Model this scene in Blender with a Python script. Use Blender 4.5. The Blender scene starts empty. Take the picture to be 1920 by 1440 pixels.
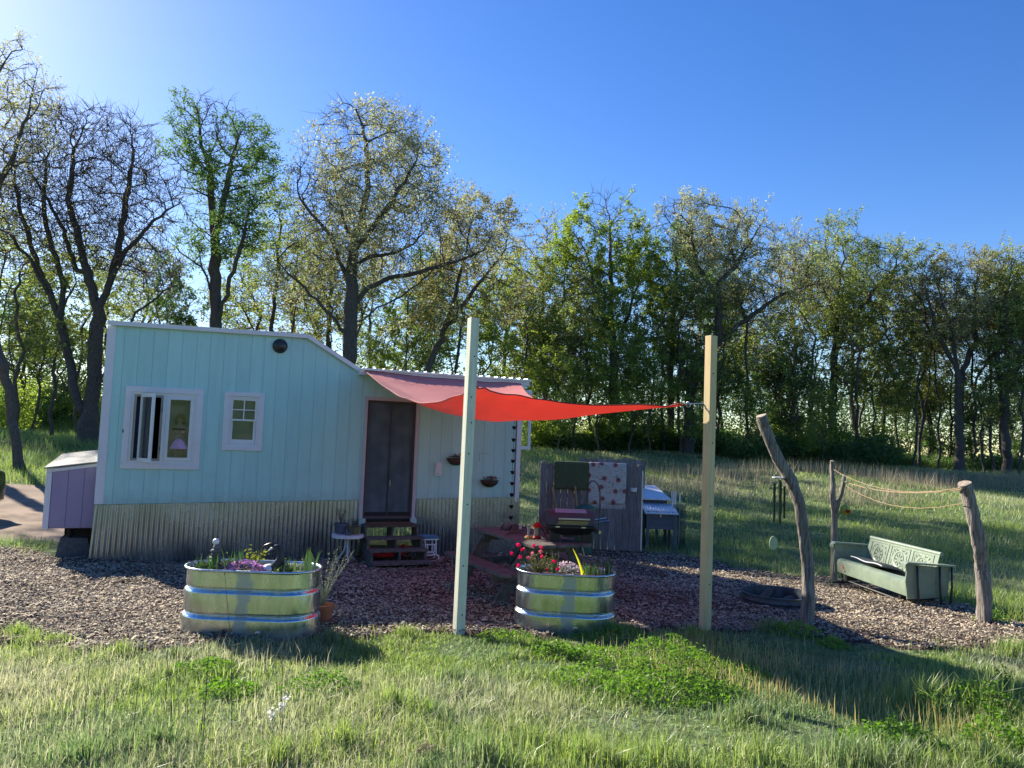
import bpy, math, random
import numpy as np
from mathutils import Vector, Matrix
from mathutils import noise as mnoise
R = math.radians
PI = math.pi
scene = bpy.context.scene
COL = scene.collection

# ------------------------------------------------------------------ camera
F = 1420.0                      # focal length in pixels of the 1920 px wide photograph
ROLL, PITCH, CAMZ = R(2.1), math.atan(105 / F), 2.1
cf = Vector((0, math.cos(PITCH), math.sin(PITCH)))
cu0 = Vector((0, -math.sin(PITCH), math.cos(PITCH)))
cr0 = Vector((1, 0, 0))
cr = math.cos(ROLL) * cr0 + math.sin(ROLL) * cu0
cu = math.cos(ROLL) * cu0 - math.sin(ROLL) * cr0
CAM = Vector((0, 0, CAMZ))
cam_d = bpy.data.cameras.new('camera')
cam = bpy.data.objects.new('camera', cam_d)
COL.objects.link(cam)
M = Matrix((cr, cu, -cf)).transposed().to_4x4()
M.translation = CAM
cam.matrix_world = M
cam_d.sensor_width = 36
cam_d.lens = 36 * F / 1920
cam_d.clip_start = 0.05
cam_d.clip_end = 3000
scene.camera = cam

# ------------------------------------------------------------------ light
SUN_AZ, SUN_EL = R(-46), R(29.5)    # azimuth from +Y towards +X
world = bpy.data.worlds.new('World')
scene.world = world
world.use_nodes = True
wn = world.node_tree.nodes
wn.clear()
sky = wn.new('ShaderNodeTexSky')
sky.sky_type = 'NISHITA'
sky.sun_disc = False
sky.sun_elevation = SUN_EL
sky.sun_rotation = SUN_AZ
sky.altitude = 250
sky.air_density = 1.0
sky.dust_density = 0.25
sky.ozone_density = 2.0
hs = wn.new('ShaderNodeHueSaturation')
hs.inputs['Saturation'].default_value = 1.35
hs.inputs['Hue'].default_value = 0.515
bg = wn.new('ShaderNodeBackground')
bg.inputs['Strength'].default_value = 0.085
wo = wn.new('ShaderNodeOutputWorld')
world.node_tree.links.new(sky.outputs[0], hs.inputs['Color'])
world.node_tree.links.new(hs.outputs[0], bg.inputs['Color'])
world.node_tree.links.new(bg.outputs[0], wo.inputs['Surface'])
sd = bpy.data.lights.new('sun', 'SUN')
sd.energy = 5.0
sd.angle = R(0.55)
sd.color = (1.0, 0.90, 0.74)
sun = bpy.data.objects.new('sun', sd)
COL.objects.link(sun)
SUNV = Vector((math.sin(SUN_AZ) * math.cos(SUN_EL), math.cos(SUN_AZ) * math.cos(SUN_EL), math.sin(SUN_EL)))
sun.rotation_euler = SUNV.to_track_quat('Z', 'Y').to_euler()
sun.location = (-8, 8, 12)
scene.view_settings.view_transform = 'Standard'
scene.view_settings.look = 'None'
scene.view_settings.exposure = 1.25
scene.view_settings.gamma = 1
scene.view_settings.use_curve_mapping = False
scene.cycles.max_bounces = 9
scene.cycles.diffuse_bounces = 5
scene.cycles.transparent_max_bounces = 12
scene.cycles.use_denoising = True

# ------------------------------------------------------------------ picture -> place
def pdir(x, y):
    return cf + cr * ((x - 960) / F) + cu * ((720 - y) / F)
def PY(x, y, Y):
    v = pdir(x, y)
    return CAM + v * (Y / v.y)
def sm(a, b, x):
    t = np.clip((x - a) / (b - a), 0, 1)
    return t * t * (3 - 2 * t)
def g(x, y):
    """height of the ground"""
    x = np.asarray(x, float); y = np.asarray(y, float)
    right = np.interp(y, [-400, -90, -30, -8, 0, 4, 7, 10, 12, 16, 20, 30, 48, 60, 90, 400], [40, 22, 6.5, 1.2, .5, .38, .25, .12, .02, .0, .2, .85, 1.75, 1.9, 1.7, 1.9])
    left = np.interp(y, [-400, -90, -30, -8, 0, 4, 7, 10, 12, 18, 22, 28, 40, 60, 90, 400], [40, 22, 6.5, 1.2, .5, .38, .25, .12, .05, .12, .55, 1.35, 1.5, 1.3, 1.2, 1.9])
    t = sm(-9, -1, x)
    h = left * (1 - t) + right * t
    h = h - 0.35 * sm(12, 34, x) * sm(18, 40, y)
    far = sm(3, 25, np.abs(y - 8))
    h = h + far * (.10 * np.sin(x * .55 + y * .21) + .07 * np.sin(x * .23 - y * .47 + 1.3))
    h = h + .02 * np.sin(x * 1.9 + 1) * np.sin(y * 2.3)
    return h
def gz(x, y):
    return float(g(x, y))
def PG(x, y):
    """where the view ray through a pixel of the photograph meets the ground"""
    v = pdir(x, y); t = 2.0
    while t < 400:
        p = CAM + v * t
        if p.z < gz(p.x, p.y):
            lo, hi = t - .25, t
            for _ in range(14):
                m = (lo + hi) / 2; p = CAM + v * m
                if p.z < gz(p.x, p.y): hi = m
                else: lo = m
            return CAM + v * hi
        t += .25
    return CAM + v * 400
HA = R(23)
HO = Vector((0, 13.9, 0))
he1 = Vector((math.cos(HA), math.sin(HA), 0)); he2 = Vector((-math.sin(HA), math.cos(HA), 0))
def HL(x, y, yl=0.0):
    """pixel -> (along, up) on the vertical plane yl behind the front wall of the house"""
    v = pdir(x, y); o = HO + he2 * yl
    t = (o - CAM).dot(he2) / v.dot(he2)
    p = CAM + v * t - HO
    return p.dot(he1), p.z
def HW(s, y, z=0):
    return HO + he1 * s + he2 * y + Vector((0, 0, z))

# ------------------------------------------------------------------ numpy value noise
_rs = np.random.RandomState(7)
_lat = _rs.rand(256, 256)
def vn(x, y, sc=1.0, seed=0):
    x = np.asarray(x) * sc + seed * 17.3 + 500; y = np.asarray(y) * sc + seed * 9.1 + 500
    xi = np.floor(x).astype(int); yi = np.floor(y).astype(int)
    fx = x - xi; fy = y - yi
    fx = fx * fx * (3 - 2 * fx); fy = fy * fy * (3 - 2 * fy)
    a = _lat[xi % 256, yi % 256]; b = _lat[(xi + 1) % 256, yi % 256]
    c = _lat[xi % 256, (yi + 1) % 256]; d = _lat[(xi + 1) % 256, (yi + 1) % 256]
    return (a * (1 - fx) + b * fx) * (1 - fy) + (c * (1 - fx) + d * fx) * fy

# ------------------------------------------------------------------ meshes
class MB:
    def __init__(s): s.v = []; s.f = []
    def add(s, vs, fs):
        o = len(s.v); s.v += [tuple(p) for p in vs]; s.f += [tuple(i + o for i in f) for f in fs]; return s
    def box(s, x0, x1, y0, y1, z0, z1, m=None):
        vs = [Vector(p) for p in ((x0, y0, z0), (x1, y0, z0), (x1, y1, z0), (x0, y1, z0), (x0, y0, z1), (x1, y0, z1), (x1, y1, z1), (x0, y1, z1))]
        if m: vs = [m @ p for p in vs]
        return s.add(vs, ((3, 2, 1, 0), (4, 5, 6, 7), (0, 1, 5, 4), (1, 2, 6, 5), (2, 3, 7, 6), (3, 0, 4, 7)))
    def beam(s, a, b, w, t, up=(0, 0, 1)):
        """rectangular bar from a to b, w across, t along 'up'"""
        a = Vector(a); b = Vector(b); d = (b - a).normalized(); up = Vector(up)
        x = d.cross(up).normalized(); u = x.cross(d).normalized()
        m = Matrix((x, d, u)).transposed().to_4x4(); m.translation = a
        return s.box(-w / 2, w / 2, 0, (b - a).length, -t / 2, t / 2, m)
    def prism(s, poly, y0, y1, m=None):
        """poly in (x,z), extruded along y"""
        n = len(poly)
        vs = [Vector((p[0], y0, p[1])) for p in poly] + [Vector((p[0], y1, p[1])) for p in poly]
        if m: vs = [m @ p for p in vs]
        fs = [tuple(range(n)), tuple(range(2 * n - 1, n - 1, -1))]
        fs += [(i, i + n, (i + 1) % n + n, (i + 1) % n) for i in range(n)]
        return s.add(vs, fs)
    def tube(s, pts, rad, n=8, cap=True, m=None, flat=1.0):
        pts = [Vector(p) for p in pts]; k = len(pts)
        rad = [rad] * k if not hasattr(rad, '__len__') else rad
        vs = []; ref = None
        for i, p in enumerate(pts):
            d = (pts[min(i + 1, k - 1)] - pts[max(i - 1, 0)]).normalized()
            if ref is None:
                ref = Vector((0, 0, 1)) if abs(d.z) < .9 else Vector((1, 0, 0))
            a = (ref - d * ref.dot(d)).normalized(); b = d.cross(a); ref = a
            for j in range(n):
                t = 2 * PI * j / n
                vs.append(p + a * math.cos(t) * rad[i] + b * math.sin(t) * rad[i] * flat)
        if m: vs = [m @ p for p in vs]
        fs = [(i * n + j, i * n + (j + 1) % n, (i + 1) * n + (j + 1) % n, (i + 1) * n + j) for i in range(k - 1) for j in range(n)]
        if cap: fs += [tuple(range(n - 1, -1, -1)), tuple((k - 1) * n + j for j in range(n))]
        return s.add(vs, fs)
    def lathe(s, prof, n=20, c=(0, 0, 0), sx=1, sy=1, m=None):
        vs = []; k = len(prof)
        for r, z in prof:
            for j in range(n):
                t = 2 * PI * j / n
                vs.append(Vector((c[0] + r * math.cos(t) * sx, c[1] + r * math.sin(t) * sy, c[2] + z)))
        if m: vs = [m @ p for p in vs]
        fs = [(i * n + j, i * n + (j + 1) % n, (i + 1) * n + (j + 1) % n, (i + 1) * n + j) for i in range(k - 1) for j in range(n)]
        if prof[0][0] > 1e-5: fs.append(tuple(range(n - 1, -1, -1)))
        if prof[-1][0] > 1e-5: fs.append(tuple((k - 1) * n + j for j in range(n)))
        return s.add(vs, fs)
    def blob(s, c, rx, ry, rz, n=10, seed=0, rough=.15):
        rnd = random.Random(seed); vs = []; k = max(4, n // 2 + 1)
        for i in range(k):
            ph = PI * i / (k - 1)
            for j in range(n):
                t = 2 * PI * j / n; q = 1 + rnd.uniform(-rough, rough)
                vs.append((c[0] + rx * q * math.sin(ph) * math.cos(t), c[1] + ry * q * math.sin(ph) * math.sin(t), c[2] + rz * (1 if i in (0, k - 1) else q) * math.cos(ph)))
        fs = [(i * n + j, (i + 1) * n + j, (i + 1) * n + (j + 1) % n, i * n + (j + 1) % n) for i in range(k - 1) for j in range(n)]
        return s.add(vs, fs)
    def mesh(s, name):
        me = bpy.data.meshes.new(name); me.from_pydata([tuple(p) for p in s.v], [], s.f); me.update(); return me
    def build(s, name, mat, parent=None, smooth=False, bevel=0, loc=None, rot=None):
        me = s.mesh(name); me.materials.append(mat)
        o = link(name, me, parent)
        if smooth:
            for p in me.polygons: p.use_smooth = True
            if smooth != 'all':
                try: me.set_sharp_from_angle(angle=R(38))
                except Exception: pass
        if bevel:
            b = o.modifiers.new('b', 'BEVEL'); b.width = bevel; b.segments = 2; b.limit_method = 'ANGLE'; b.angle_limit = R(40)
        if loc is not None: o.location = loc
        if rot is not None: o.rotation_euler = rot
        return o
def link(name, data, parent=None):
    o = bpy.data.objects.new(name, data); COL.objects.link(o)
    if parent is not None: o.parent = parent
    return o
def tag(o, label=None, cat=None, group=None, kind=None):
    if label: o['label'] = label
    if cat: o['category'] = cat
    if group: o['group'] = group
    if kind: o['kind'] = kind
    return o
def thing(name, label, cat, loc=(0, 0, 0), rz=0, group=None):
    o = link(name, None); o.location = loc; o.rotation_euler = (0, 0, rz); o.empty_display_size = .1
    return tag(o, label, cat, group)
def copy_tree(o, parent=None):
    c = o.copy(); COL.objects.link(c); c.parent = parent
    for ch in list(KIDS.get(o.name, [])) or [q for q in o.children]: copy_tree(ch, c)
    return c
KIDS = {}
def npmesh(name, V, loops, sizes, mat, cols=None, parent=None, smooth=False, mats=None):
    """fast mesh: V (n,3), loops flat vertex indices, sizes (per face vertex count, int or array)"""
    me = bpy.data.meshes.new(name)
    V = np.asarray(V, np.float32); loops = np.asarray(loops, np.int32).ravel()
    nf = len(loops) // sizes if np.isscalar(sizes) else len(sizes)
    tot = np.full(nf, sizes, np.int32) if np.isscalar(sizes) else np.asarray(sizes, np.int32)
    st = np.concatenate(([0], np.cumsum(tot)[:-1])).astype(np.int32)
    me.vertices.add(len(V)); me.vertices.foreach_set('co', V.ravel())
    me.loops.add(len(loops)); me.loops.foreach_set('vertex_index', loops)
    me.polygons.add(nf); me.polygons.foreach_set('loop_start', st); me.polygons.foreach_set('loop_total', tot)
    if smooth: me.polygons.foreach_set('use_smooth', np.ones(nf, bool))
    me.update(calc_edges=True)
    if cols is not None:
        at = me.color_attributes.new('Col', 'FLOAT_COLOR', 'POINT')
        c4 = np.ones((len(V), 4), np.float32); c4[:, :3] = cols
        at.data.foreach_set('color', c4.ravel())
    me.materials.append(mat)
    return link(name, me, parent)

# ------------------------------------------------------------------ materials
def nodes(name):
    m = bpy.data.materials.new(name); m.use_nodes = True; n = m.node_tree.nodes; n.clear()
    return m, n, m.node_tree.links
def ramp(n, stops):
    r = n.new('ShaderNodeValToRGB'); e = r.color_ramp.elements
    while len(e) < len(stops): e.new(0.5)
    for i, (p, c) in enumerate(stops):
        e[i].position = p; e[i].color = (*c, 1) if len(c) == 3 else c
    return r
def pm(name, col, col2=None, rough=.6, metal=0, scale=6, stretch=(1, 1, 1), bump=.15, dist=.004, rnd=.12, detail=5, spec=.5, lo=.35, hi=.65, dirt=0, dirtcol=(.12, .10, .08), coat=0, splash=None):
    """painted / wooden / stony surface: two tones mixed by stretched noise, per-object variation, optional worn patches"""
    m, n, L = nodes(name)
    col2 = col2 or tuple(c * .75 for c in col)
    tc = n.new('ShaderNodeTexCoord'); mp = n.new('ShaderNodeMapping'); mp.inputs['Scale'].default_value = stretch
    oi = n.new('ShaderNodeObjectInfo')
    va = n.new('ShaderNodeVectorMath'); va.operation = 'ADD'
    cb = n.new('ShaderNodeCombineXYZ')
    mu = n.new('ShaderNodeMath'); mu.operation = 'MULTIPLY'; mu.inputs[1].default_value = 37.0
    L.new(oi.outputs['Random'], mu.inputs[0])
    for i in range(3): L.new(mu.outputs[0], cb.inputs[i])
    L.new(tc.outputs['Object'], va.inputs[0]); L.new(cb.outputs[0], va.inputs[1]); L.new(va.outputs[0], mp.inputs[0])
    no = n.new('ShaderNodeTexNoise'); no.inputs['Scale'].default_value = scale; no.inputs['Detail'].default_value = detail; no.inputs['Roughness'].default_value = .6
    L.new(mp.outputs[0], no.inputs['Vector'])
    cr_ = ramp(n, [(lo, col2), (hi, col)]); L.new(no.outputs['Fac'], cr_.inputs[0])
    out = cr_.outputs[0]
    if dirt:
        n2 = n.new('ShaderNodeTexNoise'); n2.inputs['Scale'].default_value = 2.3; n2.inputs['Detail'].default_value = 8; n2.inputs['Roughness'].default_value = .7
        L.new(va.outputs[0], n2.inputs['Vector'])
        r2 = ramp(n, [(.5, (0, 0, 0)), (.72, (dirt,) * 3)]); L.new(n2.outputs['Fac'], r2.inputs[0])
        mx = n.new('ShaderNodeMix'); mx.data_type = 'RGBA'; L.new(r2.outputs[0], mx.inputs['Factor']); L.new(out, mx.inputs[6]); mx.inputs[7].default_value = (*dirtcol, 1)
        out = mx.outputs[2]
    if splash:
        sz = n.new('ShaderNodeSeparateXYZ'); L.new(tc.outputs['Object'], sz.inputs[0])
        zr = n.new('ShaderNodeMapRange'); zr.inputs['From Min'].default_value = splash[1]; zr.inputs['From Max'].default_value = splash[0]; L.new(sz.outputs[2], zr.inputs['Value'])
        n3 = n.new('ShaderNodeTexNoise'); n3.inputs['Scale'].default_value = 9; n3.inputs['Detail'].default_value = 9; n3.inputs['Roughness'].default_value = .7; L.new(tc.outputs['Object'], n3.inputs['Vector'])
        mm = n.new('ShaderNodeMath'); mm.operation = 'MULTIPLY'; L.new(zr.outputs[0], mm.inputs[0]); L.new(n3.outputs['Fac'], mm.inputs[1])
        r3 = n.new('ShaderNodeMapRange'); r3.inputs['From Min'].default_value = .2; r3.inputs['From Max'].default_value = .6; r3.inputs['To Max'].default_value = .55; L.new(mm.outputs[0], r3.inputs['Value'])
        mx3 = n.new('ShaderNodeMix'); mx3.data_type = 'RGBA'; L.new(r3.outputs[0], mx3.inputs['Factor']); L.new(out, mx3.inputs[6]); mx3.inputs[7].default_value = (*splash[2], 1)
        out = mx3.outputs[2]
    mr = n.new('ShaderNodeMapRange'); mr.inputs['To Min'].default_value = 1 - rnd; mr.inputs['To Max'].default_value = 1 + rnd
    L.new(oi.outputs['Random'], mr.inputs['Value'])
    hv = n.new('ShaderNodeHueSaturation'); L.new(mr.outputs[0], hv.inputs['Value']); L.new(out, hv.inputs['Color'])
    bs = n.new('ShaderNodeBsdfPrincipled'); bs.inputs['Metallic'].default_value = metal
    bs.inputs['Specular IOR Level'].default_value = spec; bs.inputs['Coat Weight'].default_value = coat
    L.new(hv.outputs[0], bs.inputs['Base Color'])
    rr = n.new('ShaderNodeMapRange'); rr.inputs['To Min'].default_value = max(.04, rough - .12); rr.inputs['To Max'].default_value = min(1, rough + .12)
    L.new(no.outputs['Fac'], rr.inputs['Value']); L.new(rr.outputs[0], bs.inputs['Roughness'])
    if bump:
        bp = n.new('ShaderNodeBump'); bp.inputs['Strength'].default_value = bump; bp.inputs['Distance'].default_value = dist
        L.new(no.outputs['Fac'], bp.inputs['Height']); L.new(bp.outputs[0], bs.inputs['Normal'])
    o = n.new('ShaderNodeOutputMaterial'); L.new(bs.outputs[0], o.inputs[0])
    return m
def leafmat(name, col=None, trans=.45, var=.25, gloss=.03, attr=False, col2=None, tcol=None):
    """leaf or blade: diffuse + light through it; tone varies by place and by object"""
    m, n, L = nodes(name)
    if attr:
        a = n.new('ShaderNodeVertexColor'); a.layer_name = 'Col'; src = a.outputs[0]
    else:
        ge = n.new('ShaderNodeNewGeometry'); no = n.new('ShaderNodeTexNoise'); no.inputs['Scale'].default_value = .9; no.inputs['Detail'].default_value = 4
        L.new(ge.outputs['Position'], no.inputs['Vector'])
        c2 = col2 or (col[0] * 1.5, col[1] * 1.15, col[2] * .9)
        r_ = ramp(n, [(.32, col), (.68, c2)]); L.new(no.outputs['Fac'], r_.inputs[0])
        wh = n.new('ShaderNodeTexWhiteNoise'); L.new(ge.outputs['Random Per Island'], wh.inputs['Vector'])
        mr = n.new('ShaderNodeMapRange'); mr.inputs['To Min'].default_value = 1 - var; mr.inputs['To Max'].default_value = 1 + var
        L.new(ge.outputs['Random Per Island'], mr.inputs['Value'])
        hv = n.new('ShaderNodeHueSaturation'); L.new(mr.outputs[0], hv.inputs['Value']); L.new(r_.outputs[0], hv.inputs['Color'])
        src = hv.outputs[0]
    df = n.new('ShaderNodeBsdfDiffuse'); tr = n.new('ShaderNodeBsdfTranslucent'); gl = n.new('ShaderNodeBsdfGlossy'); gl.inputs['Roughness'].default_value = .45
    gl.inputs['Color'].default_value = (.8, .8, .8, 1)
    L.new(src, df.inputs[0])
    if tcol:
        tr.inputs[0].default_value = (*tcol, 1)
    else:
        ts = n.new('ShaderNodeHueSaturation'); ts.inputs['Saturation'].default_value = 1.15; ts.inputs['Value'].default_value = 1.35
        L.new(src, ts.inputs['Color']); L.new(ts.outputs[0], tr.inputs[0])
    mx = n.new('ShaderNodeMixShader'); mx.inputs[0].default_value = trans; L.new(df.outputs[0], mx.inputs[1]); L.new(tr.outputs[0], mx.inputs[2])
    m2 = n.new('ShaderNodeMixShader'); m2.inputs[0].default_value = gloss; L.new(mx.outputs[0], m2.inputs[1]); L.new(gl.outputs[0], m2.inputs[2])
    o = n.new('ShaderNodeOutputMaterial'); L.new(m2.outputs[0], o.inputs[0])
    return m
def glassmat(name, tint=(.75, .8, .8), refl=1.0):
    m, n, L = nodes(name)
    tr = n.new('ShaderNodeBsdfTransparent'); tr.inputs[0].default_value = (*tint, 1)
    gl = n.new('ShaderNodeBsdfGlossy'); gl.inputs['Roughness'].default_value = .02; gl.inputs[0].default_value = (refl, refl, refl, 1)
    fr = n.new('ShaderNodeFresnel'); fr.inputs['IOR'].default_value = 1.62
    tc = n.new('ShaderNodeTexCoord'); no = n.new('ShaderNodeTexNoise'); no.inputs['Scale'].default_value = 5; L.new(tc.outputs['Object'], no.inputs['Vector'])
    bp = n.new('ShaderNodeBump'); bp.inputs['Strength'].default_value = .05; bp.inputs['Distance'].default_value = .02; L.new(no.outputs['Fac'], bp.inputs['Height']); L.new(bp.outputs[0], gl.inputs['Normal'])
    mx = n.new('ShaderNodeMixShader'); L.new(fr.outputs[0], mx.inputs[0]); L.new(tr.outputs[0], mx.inputs[1]); L.new(gl.outputs[0], mx.inputs[2])
    o = n.new('ShaderNodeOutputMaterial'); L.new(mx.outputs[0], o.inputs[0])
    return m

MT = {}
MT['teal'] = pm('teal_paint', (.47, .77, .735), (.43, .72, .69), rough=.55, scale=4, bump=.12, rnd=.04, dirt=.22, dirtcol=(.36, .54, .52), stretch=(3, 3, .35), splash=(.9, 1.35, (.30, .36, .32)))
MT['tealdark'] = pm('joint_paint', (.33, .52, .52), rough=.8)
MT['purple'] = pm('purple_paint', (.37, .30, .46), (.35, .28, .43), rough=.55, bump=.05, rnd=.03, dirt=.12, dirtcol=(.28, .22, .34))
MT['white'] = pm('white_paint', (.80, .78, .82), (.76, .74, .79), rough=.45, bump=.04, rnd=.02, dirt=.15, dirtcol=(.5, .48, .46))
MT['vinyl'] = pm('white_vinyl', (.80, .80, .80), (.76, .76, .76), rough=.35, bump=0, rnd=.02)
MT['cream'] = pm('aged_weatherstrip', (.45, .40, .34), rough=.6)
MT['roofmetal'] = pm('roof_metal', (.72, .74, .76), (.6, .62, .65), rough=.35, metal=.6, bump=.03)
MT['shingle'] = pm('grey_lid', (.30, .30, .29), (.20, .20, .20), rough=.8, scale=20, bump=.4)
MT['black'] = pm('black_paint', (.02, .022, .024), rough=.4, rnd=.1)
MT['blackmatte'] = pm('black_matte', (.018, .02, .022), rough=.8, rnd=.1)
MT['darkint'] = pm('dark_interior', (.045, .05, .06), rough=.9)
MT['glass'] = glassmat('window_glass')
MT['plank'] = pm('weathered_plank', (.15, .14, .125), (.07, .066, .06), rough=.85, scale=14, stretch=(1, 1, 1), bump=.5, rnd=.18, dirt=.3)
MT['lumber'] = pm('treated_lumber', (.78, .78, .64), (.62, .64, .48), rough=.75, scale=5, stretch=(6, 6, .35), bump=.25, rnd=.05, dirt=.18, dirtcol=(.28, .22, .12))
MT['lumberwarm'] = pm('new_pine_lumber', (.76, .59, .32), (.64, .48, .23), rough=.75, scale=5, stretch=(6, 6, .35), bump=.25, rnd=.05, dirt=.2, dirtcol=(.30, .22, .10))
MT['fence'] = pm('grey_fence_board', (.26, .25, .25), (.13, .125, .13), rough=.9, scale=7, stretch=(6, 6, .5), bump=.5, rnd=.2, dirt=.4, dirtcol=(.09, .085, .08))
MT['log'] = pm('barkless_log', (.38, .345, .30), (.10, .085, .075), rough=.9, scale=11, stretch=(5, 5, .35), bump=1.0, dist=.03, rnd=.1, dirt=.6, dirtcol=(.14, .115, .09))
MT['endgrain'] = pm('log_end', (.42, .35, .27), (.25, .2, .15), rough=.9, scale=25, bump=.3)
MT['galv'] = pm('galvanised_sheet', (.46, .52, .63), (.36, .42, .52), rough=.26, metal=1, scale=2.5, stretch=(1, 1, .6), bump=0, rnd=.03, dirt=.25, dirtcol=(.30, .28, .25))
MT['terracotta'] = pm('terracotta', (.42, .15, .07), rough=.8)
MT['greenpaint'] = pm('sage_green_enamel', (.25, .32, .24), (.19, .25, .19), rough=.35, bump=.08, rnd=.02, dirt=.25, dirtcol=(.17, .16, .12), coat=.1)
MT['holeblack'] = pm('pierced_hole', (.05, .08, .07), rough=.9)
MT['soil'] = pm('potting_soil', (.05, .035, .025), (.02, .015, .01), rough=1, scale=30, bump=1)
MT['slate'] = pm('slate_blue_paint', (.10, .12, .16), (.08, .10, .14), rough=.6, rnd=.05)
MT['rope'] = pm('rope', (.42, .30, .18), (.28, .2, .12), rough=.9, scale=60)
MT['steel'] = pm('steel', (.6, .62, .64), rough=.3, metal=1)
MT['red'] = pm('red_plastic', (.50, .02, .02), rough=.35)
MT['concrete'] = pm('concrete_block', (.13, .15, .16), (.08, .09, .1), rough=.9, scale=20)
MT['blue'] = pm('blue_plastic', (.07, .19, .33), (.05, .15, .28), rough=.45, dirt=.2, dirtcol=(.4, .42, .45))
MT['rock'] = pm('grey_stone', (.16, .15, .15), (.07, .07, .07), rough=.8, scale=12)
# ------------------------------------------------------------------ ground
def inpoly(X, Y, poly):
    r = np.zeros(X.shape, bool); n = len(poly)
    for i in range(n):
        x1, y1 = poly[i]; x2, y2 = poly[(i + 1) % n]
        c = (y1 > Y) != (y2 > Y)
        with np.errstate(divide='ignore', invalid='ignore'):
            xx = (x2 - x1) * (Y - y1) / (y2 - y1 + 1e-12) + x1
        r ^= c & (X < xx)
    return r
mul_px = [(-260, 1180), (0, 1205), (110, 1228), (340, 1222), (600, 1200), (900, 1196), (1060, 1192), (1300, 1182), (1450, 1178), (1540, 1196), (1700, 1216), (1900, 1218), (2010, 1200),
          (1990, 1178), (1890, 1168), (1770, 1128), (1700, 1100), (1540, 1085), (1430, 1076), (1330, 1052), (1215, 1036)]
MUL = [tuple(PG(*p)[:2]) for p in mul_px]
MUL += [(2.4, 15.2), (.2, 15.4), (-.5, 13.6), (-6.6, 11.6), (-7.6, 12.3), (-9.5, 12.3), (-12, 11.5)]
road = [(-40, 17.0), (-9.5, 13.2), (-7.0, 13.4), (-5, 16), (-6, 19.2), (-10, 20.2), (-40, 23)]
def edge_jit(X, Y):
    return X + .5 * (vn(X, Y, 1.6, 3) - .5) + .22 * (vn(X, Y, 5, 4) - .5), Y + .45 * (vn(X, Y, 1.6, 5) - .5) + .22 * (vn(X, Y, 5, 6) - .5)
def in_mulch(X, Y):
    a, b = edge_jit(X, Y); return inpoly(a, b, MUL)
def in_road(X, Y):
    a, b = edge_jit(X, Y); return inpoly(a, b, road)
def axis(stops):
    out = [stops[0][0]]
    for (a, _), (b, st) in zip(stops[:-1], stops[1:]):
        k = max(1, int(round((b - a) / st))); out += list(a + (b - a) * (np.arange(1, k + 1) / k))
    return np.array(out)
gx = axis([(-900, 1), (-120, 60), (-40, 4), (-14, 1), (14, .3), (45, 1), (120, 5), (900, 60)])
gy = axis([(-500, 1), (-100, 40), (-10, 5), (2, .8), (16, .3), (60, 1), (120, 4), (900, 60)])
GX, GY = np.meshgrid(gx, gy); GZ = g(GX, GY)
V = np.stack([GX, GY, GZ], -1).reshape(-1, 3)
nx, ny = len(gx), len(gy)
I = (np.arange(ny - 1)[:, None] * nx + np.arange(nx - 1)[None]).ravel()
m, n, L = nodes('field_soil')
ge = n.new('ShaderNodeNewGeometry')
n1 = n.new('ShaderNodeTexNoise'); n1.inputs['Scale'].default_value = .35; n1.inputs['Detail'].default_value = 9; n1.inputs['Roughness'].default_value = .65
n2 = n.new('ShaderNodeTexNoise'); n2.inputs['Scale'].default_value = 9; n2.inputs['Detail'].default_value = 6
for q in (n1, n2): L.new(ge.outputs['Position'], q.inputs['Vector'])
r1 = ramp(n, [(.35, (.08, .13, .06)), (.5, (.13, .19, .09)), (.66, (.21, .24, .15))]); L.new(n1.outputs['Fac'], r1.inputs[0])
r2 = ramp(n, [(.3, (.45, .42, .36)), (.7, (1.15, 1.15, 1.1))]); L.new(n2.outputs['Fac'], r2.inputs[0])
mx = n.new('ShaderNodeMix'); mx.data_type = 'RGBA'; mx.blend_type = 'MULTIPLY'; mx.inputs['Factor'].default_value = 1
L.new(r1.outputs[0], mx.inputs[6]); L.new(r2.outputs[0], mx.inputs[7])
bs = n.new('ShaderNodeBsdfPrincipled'); bs.inputs['Roughness'].default_value = 1; bs.inputs['Specular IOR Level'].default_value = .1
bp = n.new('ShaderNodeBump'); bp.inputs['Strength'].default_value = .8; bp.inputs['Distance'].default_value = .08
L.new(n2.outputs['Fac'], bp.inputs['Height']); L.new(bp.outputs[0], bs.inputs['Normal']); L.new(mx.outputs[2], bs.inputs['Base Color'])
o = n.new('ShaderNodeOutputMaterial'); L.new(bs.outputs[0], o.inputs[0])
MT['field'] = m
tag(npmesh('ground', V, np.stack([I, I + 1, I + nx + 1, I + nx], -1), 4, m, smooth=True), 'grassy field rising gently towards the woodland', None, None, 'structure')

def sheet(name, testf, x0, x1, y0, y1, st, lift, mat, amp, label):
    xs = np.arange(x0, x1, st); ys = np.arange(y0, y1, st)
    X, Y = np.meshgrid(xs, ys)
    Z = g(X, Y) + lift + amp * (vn(X, Y, 2.2, 8) - .3) + amp * .6 * (vn(X, Y, 9, 9) - .5)
    ins = testf(X, Y)
    Z = np.where(ins, Z, g(X, Y) - .01)
    keep = ins[:-1, :-1] | ins[1:, :-1] | ins[:-1, 1:] | ins[1:, 1:]
    nx = len(xs); I = (np.arange(len(ys) - 1)[:, None] * nx + np.arange(nx - 1)[None])[keep]
    V = np.stack([X, Y, Z], -1).reshape(-1, 3)
    q = np.stack([I, I + 1, I + nx + 1, I + nx], -1)
    u, inv = np.unique(q, return_inverse=True)
    return tag(npmesh(name, V[u], inv.reshape(-1, 4), 4, mat, smooth=True), label, None, None, 'structure')
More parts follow.
